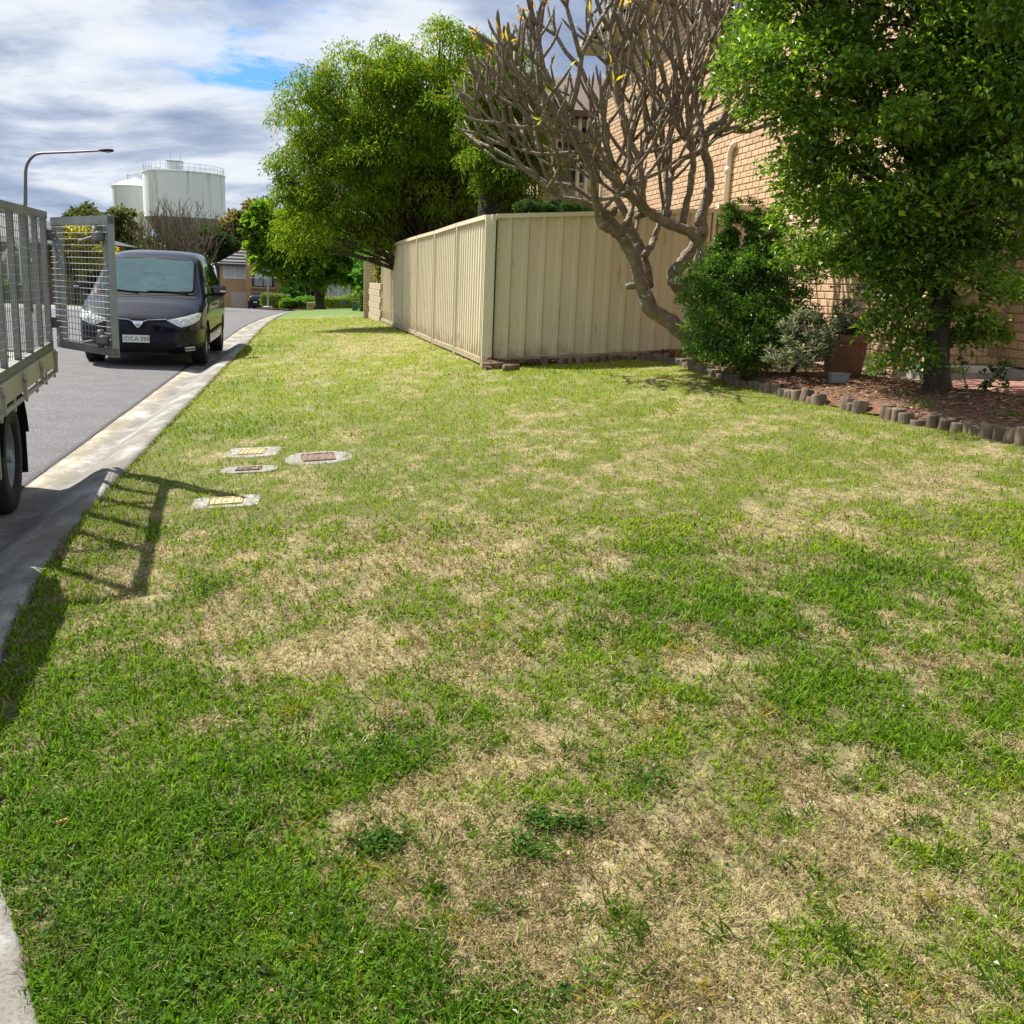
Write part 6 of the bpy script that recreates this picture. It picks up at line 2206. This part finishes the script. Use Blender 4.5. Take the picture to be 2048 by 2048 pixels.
# bird bath with pale dome
bb = at(733, 582, 62)
t = empty('bird_bath', (bb[0], bb[1], bb[2] - 1.0), 0, 'pale domed garden ornament behind the box hedges', 'garden ornament')
MB().lathe([(.25, 0), (.12, .15), (.09, .7), (.2, .8), (.42, .88), (.44, .94), (.2, .92)], 20).build('stand', M_frame, t)
MB().lathe([(.44, 1.15), (.40, 1.26), (.25, 1.36), (.02, 1.41)], 20).build('dome', M_frame, t)
MB().tube([(0, 0, .9), (0, 0, 1.2)], .03, 8).build('stem', M_frame, t)

# ---------------- plane tree on the far lawn
Yp = 80
pb_ = at(640, 613, Yp)
plane = empty('plane_tree', pb_, 0, 'bright green spreading street tree on the far lawn before the brick house', 'tree')
lobes = blobs([(590, 470, 60, 45, Yp, 2), (540, 480, 45, 45, Yp, 2), (530, 445, 32, 30, Yp, 1.5), (640, 480, 60, 50, Yp - 1, 2.4), (700, 520, 55, 45, Yp, 2), (570, 530, 60, 30, Yp - 1, 2), (660, 545, 60, 30, Yp - 1, 2), (620, 430, 50, 35, Yp, 2), (735, 545, 25, 35, Yp, 1.2), (720, 490, 45, 35, Yp, 1.6)])
_, C5 = foliage('crown', plane, lobes, 430, 70, .42, .34, .25, [(.12, .22, .022), (.15, .26, .025), (.09, .18, .022), (.19, .29, .03)], M_leaf, 71, droop=.2, inner=.35)
mb = MB()
mb.tube(catmull([pb_ + (0, 0, -.2), pb_ + (0, 0, .4), at(640, 575, Yp), at(640, 555, Yp)], 4), np.interp(np.arange(13), [0, 2, 6, 12], [.48, .40, .36, .30]), 14)
for x, y in ((570, 530), (600, 490), (640, 470), (690, 520), (720, 540), (555, 545), (660, 480)):
    q = at(x, y, Yp)
    mb.tube(catmull([at(640, 562, Yp), (at(640, 562, Yp) * .45 + q * .55) + (0, 0, .3), q], 4), np.linspace(.30, .07, 9), 8)
mb.build('trunk', M_bark, plane, world=True)
limbs(plane, 'branches', at(640, 560, Yp), C5[::5], .4, M_bark, np.random.default_rng(8), mains=8, r_tip=.03)

# ---------------- far brick house
Yh = 113.0
k = Yh / FPX


def HP(x, y, dy=0):
    return at(x, y, Yh + dy)


zg = HP(510, 617)[2]
fh = empty('far_house', (HP(510, 617)[0], Yh, zg), 0, 'tan brick house with dark tiled roof at the bend of the street', 'house')
zg -= .3
zup = HP(500, 527)[2]


def fbox(name, x0, x1, zlo, zhi, dy, th, m, parent=fh):
    a, b = HP(x0, 580, dy)[0], HP(x1, 580, dy)[0]
    return MB().box(((a + b) / 2, Yh + dy + th / 2, (zlo + zhi) / 2), (b - a, th, zhi - zlo), None).build(name, m, parent, world=True)


zmid = HP(470, 583)[2]
fbox('wall', 440, 493, zg, zup, 0, 7, M_br_far)
zgable = HP(520, 520)[2]
fbox('wall', 492, 562, zg, zgable, -1.2, 8, M_br_far)
fbox('garage_door', 462, 492, zg, zmid, -.1, .09, M_garage)
# roof: hip over the upper storey
xl, xr = HP(438, 527)[0], HP(566, 527)[0]
zr = HP(500, 500)[2]
rz_ = HP(500, 529)[2]
mb = MB()
yf, yb_ = Yh - .9, Yh + 8
apx0, apx1 = HP(493, 500)[0], HP(530, 500)[0]
mb.add([(xl, yf, rz_), (xr, yf, rz_), (xr, yb_, rz_), (xl, yb_, rz_), (apx0, Yh + 3.5, zr + .9), (apx1, Yh + 3.5, zr + .9)], [(0, 1, 5, 4), (1, 2, 5), (2, 3, 4, 5), (3, 0, 4), (0, 3, 2, 1)])
mb.build('roof', M_roofd, fh, world=True)
MB().box(((xl + xr) / 2, yf - .03, rz_ - .12), (xr - xl, .12, .26)).build('fascia', M_fascia, fh, world=True)
for i in range(7):
    t_ = (i + .5) / 7
    ya, za = yf + (Yh + 3.5 - yf) * t_, rz_ + (zr + .9 - rz_) * t_
    MB().box(((xl + (apx0 - xl) * t_ + xr + (apx1 - xr) * t_) / 2, ya - .02, za + .03), (xr - xl - (apx0 - xl) * t_ + (apx1 - xr) * t_, .12, .07)).build('tile_course', M_roofd, fh, world=True)
nrm_f = (0, -1)
window(fh, (HP(448, 540)[0], Yh), (HP(491, 540)[0], Yh), HP(470, 556)[2], HP(470, 530)[2], nrm_f, M_frame, M_blind, 2, 1, .12)
# arched balcony opening
a_, b_ = HP(504, 540, -1.2)[0], HP(548, 540, -1.2)[0]
z_a, z_b = HP(520, 574, -1.2)[2], HP(520, 540, -1.2)[2]
arch = [(a_, z_a), (b_, z_a), (b_, z_b)] + [((a_ + b_) / 2 + (b_ - a_) / 2 * math.cos(t), z_b + .55 * math.sin(t)) for t in np.linspace(.15, math.pi - .15, 9)] + [(a_, z_b)]
MB().prism([(x, Yh - 1.24, z) for x, z in arch], (0, 0, 0), (0, .035, 0)).build('balcony_opening', M_fascia, fh, world=True)
for i in range(2):
    xa = a_ + (b_ - a_) * (.12 + .42 * i)
    MB().box((xa + .42, Yh - 1.28, (z_a + z_b) / 2 + .1), (.85, .03, z_b - z_a)).build('balcony_door', M_blind, fh, world=True)
bal = MB().box(((a_ + b_) / 2, Yh - 1.6, HP(520, 556, -1.2)[2]), (b_ - a_ + .2, .06, .06)).build('balustrade', M_frame, fh, world=True)
for i in range(12):
    MB().box((a_ + (b_ - a_) * (i + .5) / 12, Yh - 1.6, (z_a + HP(520, 556, -1.2)[2]) / 2), (.035, .035, HP(520, 556, -1.2)[2] - z_a)).build('baluster', M_fascia, bal, world=True)
MB().box(((a_ + b_) / 2, Yh - 1.45, z_a - .08), (b_ - a_ + .5, .5, .16)).build('balcony_slab', M_br_far, fh, world=True)
fbox('carport_opening', 503, 548, zg, HP(520, 587)[2], -1.24, .06, M_fascia)
# single storey wing
zw = HP(620, 560)[2]
fbox('wall', 560, 720, zg, zw, 1.0, 6, M_br_far)
fbox('wall', 648, 720, zg, zw + .05, -1.6, 5, M_br_far)
mb = MB()
xa, xb = HP(556, 560)[0], HP(735, 560)[0]
zz_ = zw + .05
mb.add([(xa, Yh - 2.4, zz_), (xb, Yh - 2.4, zz_), (xb, Yh + 8, zz_), (xa, Yh + 8, zz_), (xa + 2, Yh + 3, zz_ + 1.7), (xb - 2, Yh + 3, zz_ + 1.7)], [(0, 1, 5, 4), (1, 2, 5), (2, 3, 4, 5), (3, 0, 4), (0, 3, 2, 1)])
mb.build('roof', M_roofd, fh, world=True)
MB().box(((xa + xb) / 2, Yh - 2.44, zz_ - .08), (xb - xa, .12, .22)).build('fascia', M_fascia, fh, world=True)
window(fh, (HP(656, 580, -1.6)[0], Yh - 1.6), (HP(699, 580, -1.6)[0], Yh - 1.6), HP(670, 593)[2], HP(670, 567)[2], nrm_f, M_frame, M_blind, 2, 2, .12)
window(fh, (HP(566, 580, 1)[0], Yh + 1), (HP(585, 580, 1)[0], Yh + 1), HP(575, 585)[2], HP(575, 562)[2], nrm_f, M_frame, M_wpane, 1, 1, .12)
fbox('door', 612, 628, zg, HP(620, 568)[2], .9, .08, M_wpane)
# driveway and kerb crossing in front
dv = [HP(520, 622, -14), HP(590, 622, -16), HP(640, 612, -6), HP(612, 608, -1), HP(560, 612, -2), HP(505, 617, -2)]
dvz = [(p_[0], p_[1], zt(p_[1]) + .16) for p_ in dv]
tag(MB().add(dvz, [tuple(range(6))]).build('driveway', mat('pink_paving', (.46, .27, .20), (.38, .22, .16), rough=.9, scale=3)), kind='structure')
for (x0, x1, yt, yb, Y, lab) in ((548, 560, 602, 616, 104, 'low brick letterbox pier beside the parked black hatchback'), (614, 630, 606, 616, 96, 'low brick pier at the foot of the far street tree')):
    a, b = at(x0, yb, Y), at(x1, yb, Y)
    t = empty('letterbox_pier', ((a[0] + b[0]) / 2, Y, a[2] - .3), 0, lab, 'letterbox', 'brick letterbox piers')
    h = at(x0, yt, Y)[2] - a[2] + .3
    MB().cbox((0, 0, h / 2), (b[0] - a[0], .5, h), .02).build('body', M_br_far, t)
    MB().cbox((0, 0, h + .03), ((b[0] - a[0]) * 1.1, .58, .07), .015).build('cap', M_block, t)
    MB().box((0, -.255, h * .7), (.3, .012, .05)).build('slot', M_fascia, t)
hedge('yellow_hedge', 650, 716, 597, 610, 92, 1.6, [(.30, .36, .03), (.20, .28, .03)], 'low yellow green hedge sloping beside the far street tree', 60, .16, 63, slope=.9)
hedge('flat_hedge', 523, 572, 591, 608, 103, 1.6, [(.20, .30, .03), (.12, .22, .03)], 'flat topped light green hedge beside the parked black hatchback', 60, .16, 64)
for (lobs, lab, cols, sd) in (([(585, 580, 22, 24, 108, 1.4), (585, 595, 24, 14, 107, 1.2)], 'round dark shrub in front of the far brick house', [(.03, .08, .02), (.04, .10, .02)], 80),
                             ([(580, 608, 16, 8, 101, .8), (605, 605, 18, 8, 101, .8), (625, 604, 10, 8, 100, .8)], 'low leafy garden border beside the pink driveway', [(.07, .17, .03), (.10, .22, .03)], 81)):
    p_ = at(lobs[0][0], lobs[0][1] + lobs[0][3], lobs[0][4])
    t = empty('garden_shrub', p_, 0, lab, 'shrub')
    _, cc_ = foliage('leaves', t, blobs(lobs), 120, 40, .25, .22, .14, cols, M_leaf, sd, inner=.3)
    limbs(t, 'stems', p_ + (0, 0, -.2), cc_[::6], .1, M_bark, np.random.default_rng(1), mains=4)

# ---------------- small cars
M_tail = mat('tail_lamp', (.45, .02, .015), rough=.2, coat=.5)
HS = [(0.0, .35, .60, .68, (.70, .72), (.62, .85), .90), (.05, .25, .72, .78, (.79, .80), (.68, .95), 1.0), (.25, .2, .80, .84, (.84, .90), (.62, 1.25), 1.33), (.6, .18, .83, .86, (.855, .93), (.58, 1.40), 1.46), (1.4, .18, .83, .86, (.86, .93), (.58, 1.43), 1.49), (2.1, .18, .83, .86, (.86, .92), (.60, 1.36), 1.42), (2.6, .18, .83, .86, (.86, .92), (.70, 1.08), 1.12), (2.9, .18, .83, .86, (.85, .88), (.74, .94), .98), (3.5, .2, .80, .84, (.82, .76), (.70, .82), .86), (3.8, .25, .7, .76, (.74, .66), (.6, .7), .73), (3.9, .3, .5, .6, (.6, .6), (.5, .64), .66)]


def hatch(loc, rz, label, name='parked_hatchback'):
    t = empty(name, loc, rz, label, 'car')
    b, bv_ = loft_body('body', HS, t, [(.72, .30, .35, .82), (3.15, .30, .35, .82)], 2)
    patch(bv_, [(-.52, .98), (.52, .98), (.46, 1.28), (-.46, 1.28)], 'front', M_sglass, 'rear_window', t, .006)
    for s in (1, -1):
        pl = [(.56, .78), (.74, .80), (.74, .97), (.60, .95)]
        patch(bv_, pl if s > 0 else mirror(pl), 'front', M_tail, 'tail_light', t, .008)
        patch(bv_, [(.55, .97), (1.35, .97), (1.35, 1.33), (.75, 1.33)], 'side', M_sglass, 'side_window', t, .005, sign=s)
        patch(bv_, [(1.42, .97), (2.45, .97), (2.1, 1.28), (1.42, 1.34)], 'side', M_sglass, 'side_window', t, .005, sign=s)
        wheel(t, s * .76, .72, .30, .19, s); wheel(t, s * .76, 3.15, .30, .19, s)
        MB().cbox((s * .95, 2.35, .98), (.17, .10, .12), .02).build('side_mirror', M_paint, t)
    MB().cbox((0, -.012, .72), (.37, .012, .105), .003).build('number_plate', M_plate, t)
    MB().box((0, 1.9, .26), (1.4, 3.2, .12)).build('underbody', M_void, t)
    return t


hp = at(511, 618, 106)
hatch((hp[0], hp[1], zt(106) + .01), R(4), 'small black hatchback parked before the far garage, tail towards the camera')
hp = at(188, 562, 52)
hatch((hp[0] + .2, 52, .12), R(95), 'dark car half hidden behind the gate mesh and the wattle')

# ---------------- lamp post beside the far house, street lamp over the road
M_pole = mat('galv_pole', (.42, .42, .44), (.36, .36, .38), rough=.5, metal=.5)
q = at(536, 613, 98)
t = empty('light_pole', (q[0], q[1], q[2] - .1), 0, 'thin grey light pole in front of the far brick house', 'pole')
MB().tube([(0, 0, 0), (0, 0, 5.4)], [.09, .05], 10).build('pole', M_pole, t)
MB().lathe([(.12, 5.4), (.14, 5.5), (.10, 5.62), (.02, 5.66)], 12).build('lamp_head', M_pole, t)
MB().lathe([(.55, 0), (.35, .12), (.0001, .15)], 10).build('footing', M_slab, t)
YL = 33.0
lp = at(51, 440, YL)
lamp = empty('street_lamp', (lp[0], lp[1], zt(YL)), 0, 'tall curved street lamp rising behind the truck cage', 'street lamp')
LP = [(51, 440), (51, 400), (51, 360), (52, 338), (57, 324), (67, 312), (80, 307), (100, 306), (150, 304), (208, 301)]
pts = [at(x, y, YL) for x, y in LP]
pts = [np.array([pts[0][0], YL, zt(YL)])] + pts
cp = catmull(pts, 4)
MB().tube(cp, np.interp(np.arange(len(cp)), [0, 4, 12, len(cp) - 1], [.085, .06, .05, .028]), 12).build('pole', mat('bronze_pole', (.20, .15, .15), (.16, .12, .12), rough=.5, metal=.3), lamp, world=True)
hd = at(214, 301, YL)
mb = MB()
mb.lathe([(.0001, -.24), (.05, -.22), (.085, -.1), (.095, .05), (.07, .18), (.0001, .22)], 16, hd, ((0, 1, 0), (0, 0, .55), (1, 0, .03)), cap=False)
mb.build('lamp_head', M_trim, lamp, world=True)
MB().lathe([(.0001, -.09), (.05, -.06), (.06, .05), (.0001, .1)], 14, hd + (.03, 0, -.045), ((0, 1, 0), (0, 0, .5), (1, 0, 0)), cap=False).build('lens', M_frame, lamp, world=True)

# ---------------- far verge, houses and trees across the road
vx = np.array([-60, -45, -36, -28, -22, -18, -14.8])
P = np.zeros((7, 4, 3))
fr_y = np.array([33, 34, 35.5, 37, 38.5, 41, 47])
for i in range(7):
    for j, dy in enumerate((0, .2, 5, 26)):
        P[i, j] = (vx[i] - .45 * dy, fr_y[i] + dy, zt(fr_y[i] + dy) + (.02 if j == 0 else .16))
M_verge = mat('far_turf', (.15, .28, .03), (.10, .20, .025), rough=.95, scale=1.5, bump=.5, bscale=20)
tag(MB().grid(P).build('far_verge', M_verge), kind='structure')
P = np.zeros((7, 2, 3))
for i in range(7):
    for j, dy in enumerate((3.6, 4.8)):
        P[i, j] = (vx[i] - .45 * dy, fr_y[i] + dy, zt(fr_y[i] + dy) + .19)
tag(MB().grid(P).build('far_footpath', mat('pink_path', (.45, .33, .26), rough=.9, scale=4)), kind='structure')
P = np.zeros((7, 3, 3))
for i in range(7):
    for j, (dy, z) in enumerate(((-.35, .02), (-.05, .14), (.12, .175))):
        P[i, j] = (vx[i], fr_y[i] + dy, zt(fr_y[i] + dy) + z)
tag(MB().grid(P).build('far_kerb', M_slab), kind='structure')


def gable_house(Y, x0, x1, y_eave, y_ridge, m, label, depth=9, dark=M_roofd, name='street_house', win=((.2, .45), (.6, .8)), gable=None):
    a, b = at(x0, 560, Y)[0], at(x1, 560, Y)[0]
    z0 = zt(Y) + .1
    ze, zr_ = at((x0 + x1) / 2, y_eave, Y)[2], at((x0 + x1) / 2, y_ridge, Y)[2]
    t = empty(name, ((a + b) / 2, Y, z0), 0, label, 'house')
    MB().box(((a + b) / 2, Y + depth / 2, (z0 + ze) / 2), (b - a, depth, ze - z0)).build('wall', m, t, world=True)
    mb = MB().add([(a - .5, Y - .5, ze), (b + .5, Y - .5, ze), (b + .5, Y + depth + .5, ze), (a - .5, Y + depth + .5, ze), (a + min(3, (b - a) * .3), Y + depth / 2, zr_), (b - min(3, (b - a) * .3), Y + depth / 2, zr_)], [(0, 1, 5, 4), (1, 2, 5), (2, 3, 4, 5), (3, 0, 4), (0, 3, 2, 1)])
    mb.build('roof', dark, t, world=True)
    MB().box(((a + b) / 2, Y - .54, ze - .09), (b - a + 1, .1, .2)).build('fascia', M_frame, t, world=True)
    for (u, v) in win:
        window(t, (a + (b - a) * u, Y), (a + (b - a) * v, Y), z0 + .9, z0 + 2.2, (0, -1), M_frame, M_wpane, 2, 1, .08)
    if gable:
        ga, gb, gz, gt = gable
        xa, xb = at(ga, 560, Y - 2)[0], at(gb, 560, Y - 2)[0]
        z1, z2 = at(ga, gz, Y - 2)[2], at(ga, gt, Y - 2)[2]
        MB().prism([(xa, Y - 2, z0), (xb, Y - 2, z0), (xb, Y - 2, z1), ((xa + xb) / 2, Y - 2, z2), (xa, Y - 2, z1)], (0, 0, 0), (0, 2.2, 0)).build('gable_wall', m, t, world=True)
        for s, (p0, p1) in enumerate((((xa - .3, z1 - .2), ((xa + xb) / 2, z2 + .12)), ((xb + .3, z1 - .2), ((xa + xb) / 2, z2 + .12)))):
            MB().bar((p0[0], Y - 2.1, p0[1]), (p1[0], Y - 2.1, p1[1]), .12, .16).build('barge_board', M_frame, t, world=True)
        window(t, ((xa * .7 + xb * .3), Y - 2), ((xa * .3 + xb * .7), Y - 2), z0 + .9, z0 + 2.2, (0, -1), M_frame, M_wpane, 1, 1, .08)
    return t


gable_house(46, -330, 100, 470, 417, M_br_brown, 'brown brick house across the road behind the truck cage', gable=(22, 52, 512, 488), win=((.78, .84), (.9, .96)))
gable_house(78, 150, 300, 560, 520, M_br_brown, 'low house with dark tiled roof behind the wattle and gate', win=((.1, .3), (.5, .8)))
gable_house(130, -60, 130, 540, 470, M_br_cream, 'pale two storey house far behind the wattle', win=((.3, .5), (.7, .9)))
hedge('dark_hedge', 100, 230, 541, 601, 50, 1.6, [(.03, .055, .015), (.05, .08, .02), (.16, .16, .03)], 'tall dark hedge across the road behind the open gate', 260, .11, 65)
hedge('clipped_bush', -40, 12, 565, 592, 43, 1.5, [(.14, .24, .03), (.10, .18, .03)], 'rounded green bush behind the truck mesh at the left edge', 60, .1, 66)


def bgtree(name, lobs, label, cols, L, nclump, per, sig, base_px, Y, seed, bark=M_bark, r0=.25, group=None, inner=.35, droop=.3, mm=None, mains=7):
    b_ = at(base_px[0], base_px[1], Y)
    b_ = np.array([b_[0], b_[1], zt(Y) + .05])
    t = empty(name, b_, 0, label, 'tree', group)
    _, cc_ = foliage('crown', t, blobs(lobs), nclump, per, sig, L, L * .5, cols, mm or M_leaf, seed, inner=inner, droop=droop)
    fork = b_ + (np.mean(cc_, 0) - b_) * np.array([.3, .3, .45])
    mb = MB().tube(catmull([b_ + (0, 0, -.2), (b_ + fork) / 2 + (.05, 0, 0), fork], 4), np.linspace(r0, r0 * .6, 9), 10)
    mb.build('trunk', bark, t, world=True)
    limbs(t, 'branches', fork, cc_[::3], r0 * 1.1, bark, np.random.default_rng(seed), mains=mains, r_tip=r0 * .05)
    return t


WAT = [(.42, .34, .02), (.50, .40, .02), (.16, .20, .03), (.30, .28, .03)]
bgtree('wattle_tree', [(160, 480, 28, 30, 47, 1), (185, 505, 28, 25, 47, 1), (145, 520, 25, 30, 47, 1), (115, 530, 14, 30, 47, .8), (140, 465, 14, 14, 47, .7)], 'yellow flowering wattle seen through the open gate mesh', WAT, .16, 130, 60, .24, (150, 600), 47, 90, r0=.14)
GUM = [(.075, .09, .04), (.10, .115, .05), (.055, .07, .03)]
bgtree('gum_tree', [(245, 470, 28, 45, 140, 4), (215, 480, 30, 30, 140, 4), (180, 450, 40, 30, 150, 4), (235, 510, 40, 30, 140, 4)], 'dark gum tree between the gate and the water tanks', GUM, .55, 150, 60, .8, (240, 560), 140, 91, r0=.4)
bgtree('gum_tree', [(470, 470, 30, 40, 150, 4), (505, 440, 24, 30, 150, 4), (520, 420, 16, 16, 150, 3), (450, 490, 22, 22, 148, 3), (495, 490, 40, 25, 150, 4)], 'brownish gum tree left of the bright street tree', [(.12, .10, .05), (.09, .09, .04), (.15, .12, .06)], .55, 170, 60, .8, (490, 560), 150, 92, r0=.4)
bgtree('conifer_tree', [(435, 490, 30, 22, 125, 3), (455, 510, 22, 16, 125, 2), (420, 480, 25, 20, 126, 3)], 'dark evergreen tree behind the roof of the parked van', [(.025, .045, .02), (.035, .06, .022)], .4, 120, 60, .6, (440, 560), 125, 93, r0=.3)
bgtree('backyard_tree', [(745, 560, 22, 40, 60, 2), (760, 600, 12, 25, 58, 1), (735, 520, 18, 25, 62, 1.5)], 'dark green tree behind the far end of the fence', [(.05, .13, .03), (.07, .17, .03)], .25, 120, 60, .35, (748, 620), 60, 94, r0=.2)
for i, (x, y, rx, ry, Y) in enumerate(((-60, 520, 90, 40, 190), (90, 500, 70, 30, 200), (330, 505, 90, 24, 210), (620, 480, 120, 40, 200), (860, 470, 130, 50, 180), (1150, 470, 160, 60, 170))):
    bgtree('distant_tree', [(x, y, rx, ry, Y, 8), (x + rx * .6, y + 10, rx * .5, ry * .8, Y, 6), (x - rx * .5, y + 12, rx * .5, ry * .7, Y, 6)], ('distant tree line mass at the far left behind the houses', 'distant tree mass left of the water tanks', 'distant tree mass below the water tanks', 'distant tree mass behind the far brick house', 'distant tree mass behind the dome tree', 'distant tree mass behind the cream house')[i], [(.05, .075, .03), (.07, .09, .035)], 1.0, 110, 40, 1.6, (x, 590), Y, 100 + i, r0=.5, group='distant trees on the skyline')

# bare tree in front of the tanks
YB = 62
bb_ = at(345, 560, YB)
bare = empty('bare_tree', (bb_[0], bb_[1], zt(YB)), 0, 'leafless brown tree with many upright twigs below the water tanks', 'tree')
g = np.random.default_rng(77)
mb = MB()
stack = []
root = np.array([bb_[0], bb_[1], zt(YB)])
for k_ in range(9):
    x = 345 + (k_ - 4) * 22 + g.normal(0, 4)
    stack.append((root + (.12 * (k_ - 4), .2 * g.normal(), .2), unit(at(x, 420, YB + g.normal(0, .8)) - root), .10, 0, 2.0))
ntw = 0
while stack:
    p0, d0, r0, lv, L = stack.pop()
    L_ = L * (.75 + .5 * g.random())
    d1 = unit(d0 + np.array([0, 0, .22]) + g.normal(size=3) * .13)
    p1 = p0 + d0 * L_ * .5; p2 = p1 + d1 * L_ * .5
    last = lv >= 5
    mb.tube([p0, p1, p2], [r0, r0 * .85, r0 * .62], 5 if lv < 3 else 4, cap=False)
    ntw += 1
    if last:
        continue
    for j in range(2 if lv > 0 and g.random() < .45 else 3):
        dv = unit(d1 + g.normal(size=3) * .36 + np.array([0, 0, .12]))
        stack.append((p2 if j else p1, dv, max(.013, r0 * .62), lv + 1, L * .72))
mb.build('branches', mat('twig_bark', (.16, .11, .08), (.11, .08, .06), rough=.95), bare, world=True, fix=False)
print('bare twigs', ntw)

# ---------------- elevated water tanks
YT = 250.0
kT = YT / FPX
m, nt, N, Lk, p = newmat('stained_concrete')
p.inputs['Roughness'].default_value = .9
tcn = N.new('ShaderNodeTexCoord')
sx = N.new('ShaderNodeSeparateXYZ'); Lk.new(tcn.outputs['Object'], sx.inputs[0])
a2 = N.new('ShaderNodeMath'); a2.operation = 'ARCTAN2'; Lk.new(sx.outputs[0], a2.inputs[0]); Lk.new(sx.outputs[1], a2.inputs[1])
cb = N.new('ShaderNodeCombineXYZ'); Lk.new(a2.outputs[0], cb.inputs[0]); Lk.new(sx.outputs[2], cb.inputs[2])
mp = N.new('ShaderNodeMapping'); mp.inputs['Scale'].default_value = (14, 1, .06); Lk.new(cb.outputs[0], mp.inputs[0])
nz = N.new('ShaderNodeTexNoise'); nz.inputs['Scale'].default_value = 1.0; nz.inputs['Detail'].default_value = 5; nz.inputs['Roughness'].default_value = .7; Lk.new(mp.outputs[0], nz.inputs['Vector'])
rp = N.new('ShaderNodeValToRGB')
for e_, (ps, c) in zip((rp.color_ramp.elements[0], rp.color_ramp.elements[1]), ((.33, (.38, .38, .38)), (.46, (.76, .77, .78)))):
    e_.position = ps; e_.color = (*c, 1)
Lk.new(nz.outputs['Fac'], rp.inputs[0]); Lk.new(rp.outputs[0], p.inputs['Base Color'])
M_tank = m
M_cone = mat('tank_cone', (.30, .29, .28), (.20, .19, .18), rough=.95, scale=.4, stretch=(1, 1, .2))
M_tankw = mat('pale_tank', (.64, .66, .66), (.54, .56, .56), rough=.8, scale=.25, stretch=(1, 1, .3))


def tank(x0, x1, y_top, y_bot, y_cone, Y, label, mats, roof=0.0, hut=False):
    c = at((x0 + x1) / 2, y_bot, Y)
    r = (x1 - x0) / 2 * Y / FPX
    zt_, zb_, zc = at((x0 + x1) / 2, y_top, Y)[2], c[2], at((x0 + x1) / 2, y_cone, Y)[2]
    zc = zb_ - (zb_ - zc) * 1.6
    t = empty('water_tank', (c[0], c[1], zt(140)), 0, label, 'water tank', 'elevated water tanks')
    z0 = zt(140)
    MB().lathe([(r, zb_ - z0), (r, (zb_ + zt_) / 2 - z0), (r, zt_ - z0 - .3), (r + .15, zt_ - z0 - .3), (r + .15, zt_ - z0), (r - .1, zt_ - z0 + .05), (.01, zt_ - z0 + .1 + roof)], 72, smooth=False, cap=False).build('drum', mats[0], t)
    MB().lathe([(r * .997, zb_ - z0), (r * .45, zc - z0)], 64, cap=False).build('cone', mats[1], t)
    MB().lathe([(r * .45, zc - z0), (r * .45, -.5)], 40, cap=False).build('shaft', mats[1], t)
    if hut:
        n = 44
        rail = MB()
        for zz2 in (.75, 1.5):
            rail.tube([(math.cos(q) * (r - .2), math.sin(q) * (r - .2), zt_ - z0 + zz2 + .05) for q in np.linspace(0, 2 * math.pi, n + 1)], .035, 4, cap=False)
        for q in np.linspace(0, 2 * math.pi, n, endpoint=False):
            rail.tube([(math.cos(q) * (r - .2), math.sin(q) * (r - .2), zt_ - z0), (math.cos(q) * (r - .2), math.sin(q) * (r - .2), zt_ - z0 + 1.55)], .03, 4, cap=False)
        rail.build('railing', M_galv, t)
        h_ = MB().cbox((-.2, -r * .6, zt_ - z0 + 1.0), (3.0, 2.6, 2.2), .05).build('hut', M_tankw, t)
        MB().box((-.2, -r * .6, zt_ - z0 + 2.15), (3.3, 2.9, .12)).build('hut_roof', M_galv2, h_)
        for ax_ in (-1.2, 1.1):
            MB().tube([(ax_, -r * .6, zt_ - z0 + 2.1), (ax_, -r * .6, zt_ - z0 + 4.0)], .03, 5).build('aerial', M_galv2, t)
        MB().cbox((-4.0, -r * .6, zt_ - z0 + .4), (.9, .9, .8), .05).build('hatch', M_tankw, t)
    else:
        rail = MB()
        for q in np.linspace(0, 2 * math.pi, 14, endpoint=False):
            rail.tube([(math.cos(q) * r * .35, math.sin(q) * r * .35, zt_ - z0 + roof * .6), (math.cos(q) * r * .35, math.sin(q) * r * .35, zt_ - z0 + roof * .6 + 1.6)], .04, 4, cap=False)
        rail.tube([(math.cos(q) * r * .35, math.sin(q) * r * .35, zt_ - z0 + roof * .6 + 1.5) for q in np.linspace(0, 2 * math.pi, 30)], .04, 4, cap=False)
        rail.build('railing', M_galv, t)
    lad = MB()
    for s in (-.25, .25):
        lad.tube([(s - r * .55, -r * .85, zb_ - z0 - 1), (s - r * .55, -r * .85, zt_ - z0 + 1)], .04, 4)
    lad.build('ladder', M_galv2, t)
    return t


tank(295, 446, 348, 438, 474, YT, 'larger stained white water tank with rooftop hut and railing', (M_tank, M_cone), .3, True)
tank(230, 318, 374, 428, 456, YT + 16, 'smaller pale water tank with low conical roof behind the larger one', (M_tankw, M_tankw), 2.2, False)
